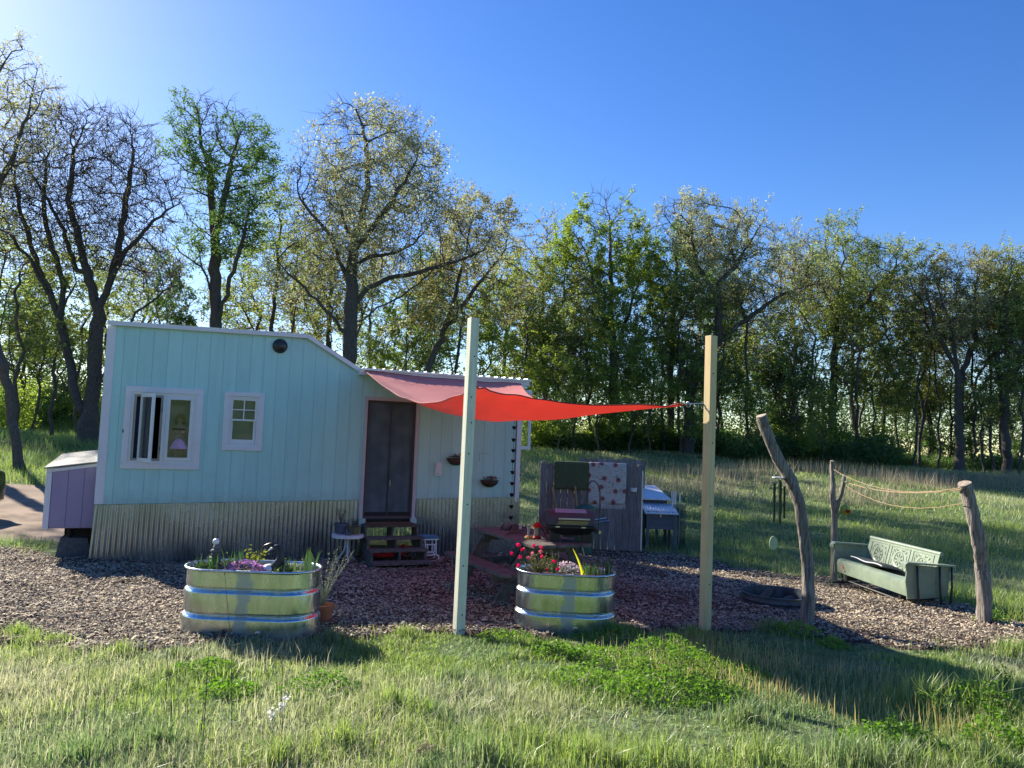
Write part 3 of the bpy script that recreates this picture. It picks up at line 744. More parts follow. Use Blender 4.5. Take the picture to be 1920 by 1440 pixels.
MB().box(-2.232, -2.215, .006, .03, .74, 2.65).build('magnet_strip', pm('screen_edge', (.05, .065, .08), rough=.7), dr)
B = MB(); B.tube([(-2.205, -.0, 1.23), (-2.205, -.03, 1.25), (-2.205, -.03, 1.33), (-2.205, -.0, 1.35)], .006, 6); B.build('handle', MT['steel'], dr)
MB().box(-2.62, -1.83, -.02, .08, .655, .70).build('sill', MT['blackmatte'], dr)
# tread plates / little teal planter ledges each side of the sill
for s in (-2.71, -1.83):
    q = MB().box(s, s + .105, -.10, -.032, .56, .70).build('sill_bracket', MT['teal'], house, bevel=.004)
MB().box(-1.82, -1.75, -.11, -.04, .702, .715).build('cap', MT['white'], q)
# end bay on the right: lap siding, open casement
bay = MB().box(.232, .40, .45, 1.7, .62, 1.93).build('bay_wall', MT['white'], house)
for k in range(9):
    z = .62 + k * .145
    MB().prism([(.405, z + .001), (.425, z + .001), (.409, z + .143), (.405, z + .143)], .45, 1.7).build('lap_board', MT['white'], bay)
    MB().prism([(.235, z + .001), (.402, z + .001), (.402, z + .143), (.235, z + .143)], .432 , .448).build('lap_board', MT['white'], bay)
for z in (.82, 1.43): MB().box(.402, .43, .42, .431, z, z + .03).build('hinge', MT['black'], bay)
bw = frame(MB(), .225, .60, 1.93, 3.06, .06, .40, .43).build('window', MT['vinyl'], house, bevel=.003)
MB().box(.285, .54, .412, .418, 1.99, 3.0).build('pane', MT['glass'], bw)
MB().box(.395, .412, .405, .425, 1.99, 3.0).build('mullion', MT['vinyl'], bw)
B = MB(); B.box(.20, .48, .38, 1.75, 3.09, 3.13); B.build('bay_roof', MT['roofmetal'], house)
B = MB(); B.box(.232, .262, .45, 1.7, 1.935, 3.08); B.build('bay_post', MT['white'], house)
# purple storage locker on the trailer tongue
yb = .25
x0, zb = HL(80, 991, yb); x1, _ = HL(190, 991, yb); zl = HL(86, 880, yb)[1]; zr = HL(190, 868, yb)[1]; x1 = -6.60
pb = MB().prism([(x0, zb), (x1, zb), (x1, zr), (x0, zl)], yb + .016, 1.9).build('storage_locker', MT['purple'], house)
k = 3; ww = (x1 - x0 - .07) / k
for i in range(k):
    a = x0 + .07 + i * ww; b = a + ww; zz = lambda s: zl - .05 + (zr - zl) * (s - x0) / (x1 - x0)
    MB().prism([(a + .003, zb + .02), (b - .003, zb + .02), (b - .003, zz(b)), (a + .003, zz(a))], yb, yb + .014).build('front_board', MT['purple'], pb, bevel=.001)
MB().prism([(x0 - .01, zb - .01), (x0 + .065, zb - .01), (x0 + .065, zz(x0 + .065)), (x0 - .01, zz(x0))], yb - .012, yb + .014).build('corner_board', MT['white'], pb)
MB().prism([(x0 - .01, zz(x0) + .002), (x1, zz(x1) + .002), (x1, zz(x1) + .052), (x0 - .01, zz(x0) + .052)], yb - .014, yb + .014).build('top_trim', MT['white'], pb)
B = MB(); vs = [(x0 - .04, yb - .05, zl + .01), (x1, yb - .05, zr + .01), (x1, 1.95, zr + .16), (x0 - .04, 1.95, zl + .16)]
vs2 = [(p[0], p[1], p[2] + .02) for p in vs]
B.add(vs + vs2, [(3, 2, 1, 0), (4, 5, 6, 7), (0, 1, 5, 4), (1, 2, 6, 5), (2, 3, 7, 6), (3, 0, 4, 7)])
B.build('lid', MT['shingle'], pb)
for i in range(4):
    s = x0 - .03 + (x1 - x0) * i / 4; t = (s - x0) / (x1 - x0); z = zl + (zr - zl) * t
    B = MB(); B.add([(s, yb - .051, z + .031), (s + .012, yb - .051, z + .031), (s + .012, 1.95, z + .183), (s, 1.95, z + .183)], [(0, 1, 2, 3)]); B.build('lid_seam', MT['blackmatte'], pb)
# trailer tongue, jack and supports under the locker
g0 = .02
B = MB(); B.box(x0 + .25, x1 + .3, .5, .6, zb - .14, zb - .02); B.box(x0 + .25, x1 + .3, 1.4, 1.5, zb - .14, zb - .02); B.build('tongue_beam', MT['blackmatte'], house)
B = MB(); B.tube([(x0 + .33, .46, g0), (x0 + .33, .46, zb - .03)], .035, 10); B.lathe([(.1, 0), (.1, .015), (.02, .02)], 12, (x0 + .33, .46, g0)); B.build('jack_leg', MT['blackmatte'], house)
B = MB(); B.prism([(x1 - .55, g0 - .02), (x1 - .02, g0 - .02), (x1 - .12, zb - .16), (x1 - .48, zb - .16)], .35, .9); B.build('support_block', MT['concrete'], house)
MB().box(x0 + .28, x1 - .10, 1.0, 1.5, g0 - .02, zb - .16).build('wheel_box', MT['blackmatte'], house)

# ------------------------------------------------------------------ entrance steps (house coordinates)
st = thing('wooden_steps', 'weathered wooden entrance steps with four treads below the screen door', 'steps', HW(-2.22, 0, 0), HA)
zt = [.60, .42, .24, .08]; sx0, sx1 = -.45, .50
def stx(i): return (sx0 + .02 * i, sx1 + .035 * i)
yt = [(-.34, -.02), (-.60, -.34), (-.86, -.60), (-1.12, -.86)]
gst = gz(*HW(-2.2, -1)[:2])
TZ = [.62, .45, .29, .13]
for i in range(4):
    a, b = yt[i]; x0_, x1_ = -.46, .47
    if i == 0:
        for q in range(2): MB().box(x0_, x1_, a + .17 * q + .002, a + .17 * q + .165, TZ[i] - .04, TZ[i]).build('tread', MT['plank'], st, bevel=.004)
    else:
        for q in range(2): MB().box(x0_ - .01, x1_ + .02, a + .005 + .128 * q - .02, a + .128 * q + .108, TZ[i] - .04, TZ[i]).build('tread', MT['plank'], st, bevel=.004)
for x in (-.45, 0.0, .43):
    prof = [(-1.13, gst - .06), (-1.13, TZ[3] - .042), (-.875, TZ[3] - .042), (-.875, TZ[2] - .042), (-.615, TZ[2] - .042), (-.615, TZ[1] - .042), (-.355, TZ[1] - .042), (-.355, TZ[0] - .042), (-.03, TZ[0] - .042), (-.03, gst + .28), (-.7, gst - .06)]
    B = MB(); m_ = Matrix(((0, 1, 0, 0), (1, 0, 0, 0), (0, 0, 1, 0), (0, 0, 0, 1)))
    B.prism(prof, x, x + .035, m_); B.build('stringer', MT['plank'], st)
mat_ = thing('doormat', 'brown coir doormat with fringed ends on the top step', 'doormat', HW(-2.22, -.19, .621), HA)
B = MB(); vs = []
for i in range(41):
    for j in range(9):
        x = -.40 + .8 * i / 40; y = -.16 + .32 * j / 8
        vs.append((x, y, .02 + .006 * math.sin(i * 1.1) * math.sin(j * 2.0)))
B.add(vs, [(i * 9 + j, (i + 1) * 9 + j, (i + 1) * 9 + j + 1, i * 9 + j + 1) for i in range(40) for j in range(8)])
B.box(-.40, .40, -.16, .16, .0, .012)
B.build('mat', pm('coir', (.24, .15, .08), (.10, .06, .035), rough=1, scale=40, bump=1, dist=.01, stretch=(.3, 3, 1)), mat_)
rs = np.random.RandomState(3); B = MB()
for i in range(70):
    x = -.39 + .78 * i / 69; B.add([(x - .004, -.16, .012), (x + .004, -.16, .012), (x + rs.normal(0, .004), -.185, -.035 - .02 * rs.rand())], [(0, 1, 2)])
B.build('fringe', bpy.data.materials['coir'], mat_)
sl = thing('red_sled', 'bright red plastic sled stored underneath the entrance steps', 'sled', HW(-2.30, -.42, gst + .12), HA)
B = MB(); prof = []
for i in range(15):
    t = i / 14; x = -.33 + .66 * t; lift = .12 * max(0, abs(t - .5) * 2 - .55) ** 1.2
    prof.append((x, lift))
vs = []
for (x, z) in prof:
    for y, dz in ((-.14, .10), (-.13, .0), (.13, .0), (.14, .10)): vs.append((x, y, z * 1.6 + dz))
B.add(vs, [(i * 4 + j, (i + 1) * 4 + j, (i + 1) * 4 + j + 1, i * 4 + j + 1) for i in range(14) for j in range(3)])
o_ = B.build('hull', pm('bright_red_plastic', (.75, .01, .03), rough=.3), sl, smooth=True); sm_ = o_.modifiers.new('s', 'SOLIDIFY'); sm_.thickness = .008
MB().tube([(-.34, -.14, .16), (-.38, 0, .2), (-.34, .14, .16)], .008, 6).build('tow_rope', MT['rope'], sl)

# ------------------------------------------------------------------ white round table with pots
ps, pz = HL(650, 1040, -.35)
gt = gz(*HW(ps, -.35)[:2])
tbz = .46
tb = thing('side_table', 'small round white metal table beside the entrance steps', 'table', HW(ps, -.35, gt), HA)
B = MB(); B.lathe([(.0, tbz - .02), (.24, tbz - .02), (.25, tbz - .045), (.258, tbz - .045), (.258, tbz), (.24, tbz + .004), (0, tbz + .002)], 36); B.build('table_top', MT['vinyl'], tb, smooth=True)
for k in range(3):
    a = 2 * PI * k / 3 + .5
    B = MB(); pts = [(.03 * math.cos(a), .03 * math.sin(a), tbz - .03), (.03 * math.cos(a), .03 * math.sin(a), tbz - .18), (.05 * math.cos(a), .05 * math.sin(a), tbz - .27), (.13 * math.cos(a), .13 * math.sin(a), tbz - .38), (.22 * math.cos(a), .22 * math.sin(a), -.01)]
    B.tube(pts, .014, 8); B.build('leg', MT['vinyl'], tb, smooth=True)
def pot(name, label, cat, loc, r0, r1, h, mat, rim=True, parent=None, fill=True):
    t = thing(name, label, cat, loc)
    pr = [(r0 * .95, 0), (r0, .002)] + [(r0 + (r1 - r0) * .86, h * .8)] + ([(r1 * 1.06, h * .8), (r1 * 1.06, h)] if rim else [(r1, h)]) + [(r1 * .92, h), (r1 * .88, h * .8), (0, h * .8)]
    MB().lathe(pr, 20).build('pot', mat, t, smooth=True)
    if fill: MB().lathe([(0, h * .84), (r1 * .86, h * .82)], 14).build('soil', MT['soil'], t)
    return t
MT['leafdark'] = leafmat('dark_leaf', (.035, .065, .02), col2=(.07, .10, .03), trans=.3)
MT['leafmid'] = leafmat('mid_leaf', (.06, .12, .03), col2=(.11, .18, .05), trans=.4)
MT['leafdry'] = leafmat('dull_leaf', (.16, .15, .10), col2=(.20, .16, .12), trans=.3)
MT['stem'] = pm('green_stem', (.09, .12, .05), rough=.7)
MT['twig'] = pm('brown_twig', (.12, .085, .06), rough=.8)
def sprig(parent, n, h, spread, z0, lsize, mat, stemmat, rs, per=7, name='foliage', leaning=0, r=.0035, aspect=.45):
    B = MB(); Cs = []
    for i in range(n):
        a = rs.uniform(0, 2 * PI); q = spread * rs.uniform(.3, 1); hh = h * rs.uniform(.6, 1)
        pts = [(.15 * q * math.cos(a) * 0, 0, z0)] + [(q * t ** 1.4 * math.cos(a + .3 * t) + leaning * t, q * t ** 1.4 * math.sin(a + .3 * t), z0 + hh * t) for t in (.35, .7, 1)]
        B.tube(pts, [r, r * .8, r * .6, r * .3], 4)
        P_ = np.array([tuple(p) for p in pts])
        for t in rs.uniform(.25, 1.02, per):
            p = np.array([np.interp(t, [0, .35, .7, 1], P_[:, k]) for k in range(3)]); Cs.append(p + rs.normal(0, lsize * .45, 3))
    B.build('stem', stemmat, parent)
    V = leaf_cards(np.array(Cs), lsize * rs.uniform(.6, 1.3, len(Cs)), rs, aspect=aspect)
    return tag(cards_obj(name, V, mat, parent), kind=None)
rs = np.random.RandomState(21)
top = lambda ds, dy: HW(ps + ds, -.35 + dy, gt + tbz + .004)
p1 = pot('potted_plant', 'tall leggy plant in a dark pot, left on the white round table', 'potted plant', top(-.10, .08), .075, .11, .17, MT['slate']); sprig(p1, 8, .30, .13, .14, .03, MT['leafdry'], MT['twig'], rs, 12)
p2 = pot('potted_plant', 'low seedlings in an olive pot, right on the white round table', 'potted plant', top(.10, .0), .08, .10, .12, pm('olive_pot', (.16, .14, .07), rough=.7)); sprig(p2, 9, .16, .08, .1, .022, MT['leafdry'], MT['twig'], rs, 8)
p3 = pot('plant_bowl', 'small pale bowl at the front of the white round table', 'bowl', top(-.02, -.13), .045, .065, .06, MT['concrete'], rim=False)

# ------------------------------------------------------------------ stool
ss_, _ = HL(801, 1050, -.45)
gs_ = gz(*HW(ss_, -.5)[:2]); HS = .38
sto = thing('step_stool', 'white tube stool with a scuffed blue seat beside the steps', 'stool', HW(ss_, -.45, gs_), HA)
B = MB(); B.prism([(-.14, HS), (.15, HS), (.155, HS + .035), (-.135, HS + .045)], -.14, .14); B.build('seat', MT['blue'], sto, bevel=.01)
MB().box(-.13, .15, -.13, .13, HS - .025, HS - .001).build('seat_frame', MT['vinyl'], sto, bevel=.006)
for y in (-.11, .11):
    B = MB(); B.tube([(-.085, y, HS - .02), (-.06, y, .12), (-.055, y, .10), (.12, y, .115), (.16, y, .09), (.165, y, .05), (.13, y, .015), (-.06, y, .0)], .0125, 8); B.build('side_tube', MT['vinyl'], sto, smooth=True)
    B = MB(); B.tube([(.105, y, HS - .02), (.115, y, .115)], .0125, 8); B.build('leg', MT['vinyl'], sto, smooth=True)
for z, x in ((.28, .0), (.16, .0)):
    B = MB(); B.tube([(-.07, -.11, z), (.11, -.11, z)], .010, 6); B.build('rung', MT['vinyl'], sto, smooth=True)
B = MB(); B.tube([(-.04, -.115, .27), (-.035, -.115, .17)], .010, 6); B.tube([(.075, -.115, .27), (.08, -.115, .17)], .010, 6); B.build('brace', MT['vinyl'], sto, smooth=True)

# ------------------------------------------------------------------ hanging half baskets on the wall, rain chain
MT['coco'] = pm('coco_liner', (.16, .085, .06), (.07, .04, .03), rough=1, scale=30, bump=1)
MT['flowerred'] = leafmat('red_petal', (.35, .05, .05), col2=(.45, .10, .08), trans=.3)
for (px, py, lab) in ((920, 903, 'round coco fibre wall basket with wilted red flowers near the rain chain'), (857, 862, 'coco fibre wall basket partly hidden behind the left timber post')):
    s, z = HL(px, py, -.08)
    t = thing('hanging_basket', lab, 'basket', HW(s, -.002, z), HA, 'wall baskets on the teal siding')
    B = MB(); vs = []; K = 16
    for i in range(K + 1):
        a = PI + PI * i / K
        for j in range(7):
            ph = PI / 2 * j / 6; vs.append((.165 * math.cos(a) * math.cos(ph), -.004 + .14 * math.sin(a) * math.cos(ph), .02 - .12 * math.sin(ph)))
    B.add(vs, [(i * 7 + j, i * 7 + j + 1, (i + 1) * 7 + j + 1, (i + 1) * 7 + j) for i in range(K) for j in range(6)])
    o_ = B.build('liner', MT['coco'], t, smooth='all'); sm_ = o_.modifiers.new('s', 'SOLIDIFY'); sm_.thickness = .012
    B = MB(); B.tube([(.17 * math.cos(PI + PI * i / 16), -.004 + .145 * math.sin(PI + PI * i / 16), .022) for i in range(17)], .005, 6)
    for i in (3, 6, 10, 13):
        a = PI + PI * i / 16; B.tube([(.172 * math.cos(a) * math.cos(PI / 2 * j / 6), -.004 + .147 * math.sin(a) * math.cos(PI / 2 * j / 6), .022 - .125 * math.sin(PI / 2 * j / 6)) for j in range(7)], .003, 4)
    B.build('wire_frame', MT['black'], t)
    Cs = rs.normal(0, 1, (130, 3)) * (.06, .03, .03) + (0, -.07, .05); cards_obj('foliage', leaf_cards(Cs, rs.uniform(.02, .045, 130), rs), MT['leafdark'], t)
    Cs = rs.normal(0, 1, (40, 3)) * (.05, .02, .018) + (.03, -.09, .065); cards_obj('flower', leaf_cards(Cs, rs.uniform(.015, .03, 40), rs, aspect=.9), MT['flowerred'], t)
s, z = HL(905, 860, -.02)
hk = thing('wall_hook', 'thin bent wire hook above the flower basket', 'hook', HW(s, -.002, z), HA)
MB().tube([(-.06, -.01, -.05), (-.06, -.01, .10), (.02, -.03, .10), (.12, -.05, .10)], .0025, 5).build('wire', MT['rope'], hk)
s, z = HL(965, 795, -.19); s2, z2 = HL(960, 988, -.19)
rc = thing('rain_chain', 'black metal rain chain of small cups at the right house corner', 'rain chain', HW(s, -.17, 0), HA)
ztop_, zlow_ = 3.06, .70
MB().tube([(0, 0, 3.1), (.0, 0, 2.0), (0, 0, zlow_)], .004, 5).build('chain', MT['black'], rc)
for py in (802, 825, 845, 865, 886, 907, 928, 950, 971, 722, 742, 762, 782):
    z = HL(963, py, -.17)[1]
    MB().lathe([(.012, -.03), (.022, -.03), (.042, .022), (.046, .028), (.038, .024), (.015, -.022)], 10).build('cup', MT['black'], rc, loc=(0, 0, z), smooth=True)

# ------------------------------------------------------------------ doll standing in the window
dl = thing('doll', 'doll with dark hair in a pale pink dress holding a dark tray behind the window', 'doll', HW(-5.545, .10, 1.58), HA)
ar = bpy.data.meshes.new('body')
sk = [(0, 0, .36, .055), (0, 0, .46, .05), (0, 0, .53, .05), (0, 0, .575, .024), (0, 0, .60, .03), (0, -.004, .645, .055), (0, -.002, .70, .045),
      (.065, 0, .545, .024), (.105, -.03, .47, .018), (.05, -.11, .455, .014), (.03, -.14, .458, .012), (-.065, 0, .545, .024), (-.105, -.03, .47, .018), (-.05, -.11, .455, .014), (-.03, -.14, .458, .012),
      (.035, 0, .30, .036), (.036, 0, .16, .024), (.036, .003, .04, .016), (.038, -.045, .015, .016), (-.035, 0, .30, .036), (-.036, 0, .16, .024), (-.036, .003, .04, .016), (-.038, -.045, .015, .016)]
ed = [(0, 1), (1, 2), (2, 3), (3, 4), (4, 5), (5, 6), (2, 7), (7, 8), (8, 9), (9, 10), (2, 11), (11, 12), (12, 13), (13, 14), (0, 15), (15, 16), (16, 17), (17, 18), (0, 19), (19, 20), (20, 21), (21, 22)]
ar.from_pydata([q[:3] for q in sk], ed, []); bo = link('body', ar, dl)
md = bo.modifiers.new('k', 'SKIN'); bo.modifiers.new('u', 'SUBSURF').levels = 1; bo.modifiers['u'].render_levels = 1
for i, q in enumerate(sk): ar.skin_vertices[0].data[i].radius = (q[3], q[3])
ar.skin_vertices[0].data[0].use_root = True
ar.materials.append(pm('doll_skin', (.62, .42, .33), rough=.5)); 
MB().lathe([(.058, .56), (.062, .50), (.055, .42), (.09, .36), (.13, .28), (.16, .20), (.155, .195), (.10, .30)], 22).build('dress', pm('pink_cloth', (.70, .42, .58), (.60, .34, .50), rough=.8, scale=20), dl, smooth=True)
B = MB(); B.blob((0, .012, .685), .068, .062, .062, 14, 2, .05); B.blob((.05, .02, .63), .03, .035, .06, 8, 3, .1); B.blob((-.05, .02, .63), .03, .035, .06, 8, 4, .1); B.build('hair', pm('dark_hair', (.035, .02, .015), rough=.6, scale=40), dl, smooth='all')
B = MB()
for sgn in (-1, 1): B.blob((sgn * .02, -.056, .648), .007, .004, .006, 8, 5, 0)
B.build('eye', MT['black'], dl)
MB().blob((0, -.06, .636), .006, .007, .008, 8, 1, 0).build('nose', bpy.data.materials['doll_skin'], dl)
MB().box(-.014, .014, -.055, -.051, .613, .618).build('mouth', MT['flowerred'], dl)
tr_ = thing('doll_tray', 'dark flat tray held in front of the doll', 'tray', HW(-5.555, -0.03, 2.07), HA)
MB().lathe([(0, 0), (.085, 0), (.1, .018), (.094, .018), (.08, .006), (0, .006)], 18, sy=.5).build('tray', MT['blackmatte'], tr_, smooth=True)
# ------------------------------------------------------------------ timber posts
POST = []
for (bp_, tp_, Y, lab, nb) in (((860.5, 1165), (888, 597), 7.4, 'tall pale square timber post with bolt holes between the two metal planters', 5), ((1322, 1153), (1334, 630), 7.9, 'tall yellowish square timber post right of the tub of pink roses', 2)):
    a = PY(*bp_, Y); b = PY(*tp_, Y); a.z = gz(a.x, a.y) - .03
    t = thing('timber_post', lab, 'post', a, 0, 'timber posts holding the red sail')
    d = (b - a); ln = d.length; q = d.to_track_quat('Z', 'Y').to_matrix().to_4x4() @ Matrix.Rotation(0, 4, 'Z')
    # keep one face turned 38 degrees from the picture plane
    zax = d.normalized(); xax = Vector((math.cos(R(30)), math.sin(R(30)), 0)); xax = (xax - zax * xax.dot(zax)).normalized(); yax = zax.cross(xax)
    m_ = Matrix((xax, yax, zax)).transposed().to_4x4()
    o_ = MB().box(-.045, .045, -.045, .045, 0, ln).build('post', MT['lumber' if nb == 5 else 'lumberwarm'], t, bevel=.004); o_.matrix_parent_inverse = Matrix(); o_.matrix_local = m_
    for i in range(nb + 2):
        z = ln * min(.97, .12 + .80 * i / (nb + 1) + .05 * math.sin(i * 5.1 + nb))
        B = MB(); B.lathe([(.0075, 0), (.0075, .002), (0, .003)], 10)
        o2 = B.build('bolt_hole', MT['blackmatte'], t); o2.matrix_local = m_ @ Matrix.Translation((.006 * (-1) ** i, -.045, z)) @ Matrix.Rotation(PI / 2, 4, 'X')
    POST.append((a, b, m_))
# ------------------------------------------------------------------ red sail
A_ = HW(-2.76, -.17, 3.17); B_ = HW(.10, -.17, 3.13)
D_ = PY(889, 722, 7.42) + Vector((0, .06, 0)); C_ = PY(1286, 758, 8.0)
A_, B_, C_, D_ = map(Vector, (A_, B_, C_, D_))
ctr = (A_ + B_ + C_ + D_) / 4
def edgept(P, Q, t, sag, pull):
    m_ = P.lerp(Q, t); k = 4 * t * (1 - t)
    inn = (ctr - (P + Q) / 2); inn.z = 0
    return m_ + inn * (pull * k) - Vector((0, 0, sag * k))
NU = 36
vs = []
SAG = .15
for i in range(NU + 1):
    u = i / NU
    for j in range(NU + 1):
        v = j / NU
        # Coons patch: u along house (A->B) and (D->C); v from house to posts
        c0 = edgept(A_, B_, u, .03, .02); c1 = edgept(D_, C_, u, .075, .12)
        d0 = edgept(A_, D_, v, .33, .10); d1 = edgept(B_, C_, v, .22, .30)
        S = c0 * (1 - v) + c1 * v + d0 * (1 - u) + d1 * u - (A_ * (1 - u) * (1 - v) + B_ * u * (1 - v) + D_ * (1 - u) * v + C_ * u * v)
        k = 16 * u * (1 - u) * v * (1 - v)
        S = S - Vector((0, 0, SAG * k))
        S.z += .006 * math.sin(u * 9 + v * 31) * math.sin(PI * v) + .016 * math.sin(math.atan2(1 - v + .02, u + .02) * 26) * math.exp(-(u ** 2 + (1 - v) ** 2) * 7) + .014 * math.sin(math.atan2(1 - v + .02, 1 - u + .02) * 22) * math.exp(-((1 - u) ** 2 + (1 - v) ** 2) * 7) + .010 * math.sin(u * 40 + v * 17) * math.exp(-((u) ** 2 + (1 - v) ** 2) * 9) + .008 * math.sin(u * 23 - v * 31) * math.exp(-((1 - u) ** 2 + (v) ** 2) * 9) + .004 * math.sin(u * 14 + v * 9)
        vs.append(S)
fs = [(i * (NU + 1) + j, (i + 1) * (NU + 1) + j, (i + 1) * (NU + 1) + j + 1, i * (NU + 1) + j + 1) for i in range(NU) for j in range(NU)]
m, n, L = nodes('sail_cloth')
tc = n.new('ShaderNodeTexCoord'); no = n.new('ShaderNodeTexNoise'); no.inputs['Scale'].default_value = 2.5; no.inputs['Detail'].default_value = 9; no.inputs['Roughness'].default_value = .65; L.new(tc.outputs['Object'], no.inputs['Vector'])
r_ = ramp(n, [(.3, (.84, .20, .16)), (.7, (.92, .26, .20))]); L.new(no.outputs['Fac'], r_.inputs[0])
df = n.new('ShaderNodeBsdfPrincipled'); df.inputs['Roughness'].default_value = .45; df.inputs['Sheen Weight'].default_value = 0.15; df.inputs['Specular IOR Level'].default_value = .45; L.new(r_.outputs[0], df.inputs['Base Color'])
tl = n.new('ShaderNodeBsdfTranslucent'); tl.inputs[0].default_value = (.95, .035, .025, 1)
no2 = n.new('ShaderNodeTexNoise'); no2.inputs['Scale'].default_value = 14; mp2 = n.new('ShaderNodeMapping'); mp2.inputs['Scale'].default_value = (.3, 1.6, 1); L.new(tc.outputs['Object'], mp2.inputs[0]); L.new(mp2.outputs[0], no2.inputs['Vector'])
bp = n.new('ShaderNodeBump'); bp.inputs['Strength'].default_value = .5; bp.inputs['Distance'].default_value = .02; L.new(no2.outputs['Fac'], bp.inputs['Height']); L.new(bp.outputs[0], df.inputs['Normal']); L.new(bp.outputs[0], tl.inputs['Normal'])
mx = n.new('ShaderNodeMixShader'); mx.inputs[0].default_value = .27; L.new(df.outputs[0], mx.inputs[1]); L.new(tl.outputs[0], mx.inputs[2])
o = n.new('ShaderNodeOutputMaterial'); L.new(mx.outputs[0], o.inputs[0])
sa = thing('shade_sail', 'sagging red shade sail stretched between the house eave and two timber posts', 'shade sail', A_)
B = MB(); B.add([p - A_ for p in vs], fs); B.build('cloth', m, sa, smooth='all')
B = MB()
ring = [vs[i * (NU + 1)] for i in range(NU + 1)] + [vs[NU * (NU + 1) + j] for j in range(1, NU + 1)] + [vs[i * (NU + 1) + NU] for i in range(NU - 1, -1, -1)] + [vs[j] for j in range(NU - 1, -1, -1)]
B.tube([p - A_ for p in ring], .007, 5); B.build('hem', pm('sail_hem', (.30, .03, .03), rough=.6), sa)
B = MB()
for q in (C_, D_, A_):
    d_ = (ctr - q).normalized(); c_ = q - A_ - d_ * .03
    B.tube([c_ + d_ * (.028 * math.cos(t)) + Vector((0, 0, .028 * math.sin(t))) for t in np.linspace(0, 2 * PI, 13)], .004, 5, cap=False)
B.build('corner_ring', MT['steel'], sa)
for q in (C_, D_):
    d_ = (ctr - q).normalized(); MB().beam(q - A_ + d_ * .01, q - A_ + d_ * .16, .05, .006).build('corner_webbing', bpy.data.materials['sail_hem'], sa)
pr = POST[1][0].lerp(POST[1][1], (PY(1325, 756, 7.9).z - POST[1][0].z) / (POST[1][1].z - POST[1][0].z)) + Vector((-.05, .02, 0))
B = MB(); B.tube([C_ - A_, pr - A_], .006, 6)
for k in range(4): 
    q = C_.lerp(pr, .1 + .25 * k) - A_; B.lathe([(0, -.01), (.012, 0), (0, .01)], 8, q)
B.build('turnbuckle', MT['steel'], sa)
pl = POST[0][0].lerp(POST[0][1], (D_.z - POST[0][0].z) / (POST[0][1].z - POST[0][0].z))
MB().tube([D_ - A_, pl - A_ + Vector((0, .02, .01))], .006, 6).build('tie_rope', MT['steel'], sa)

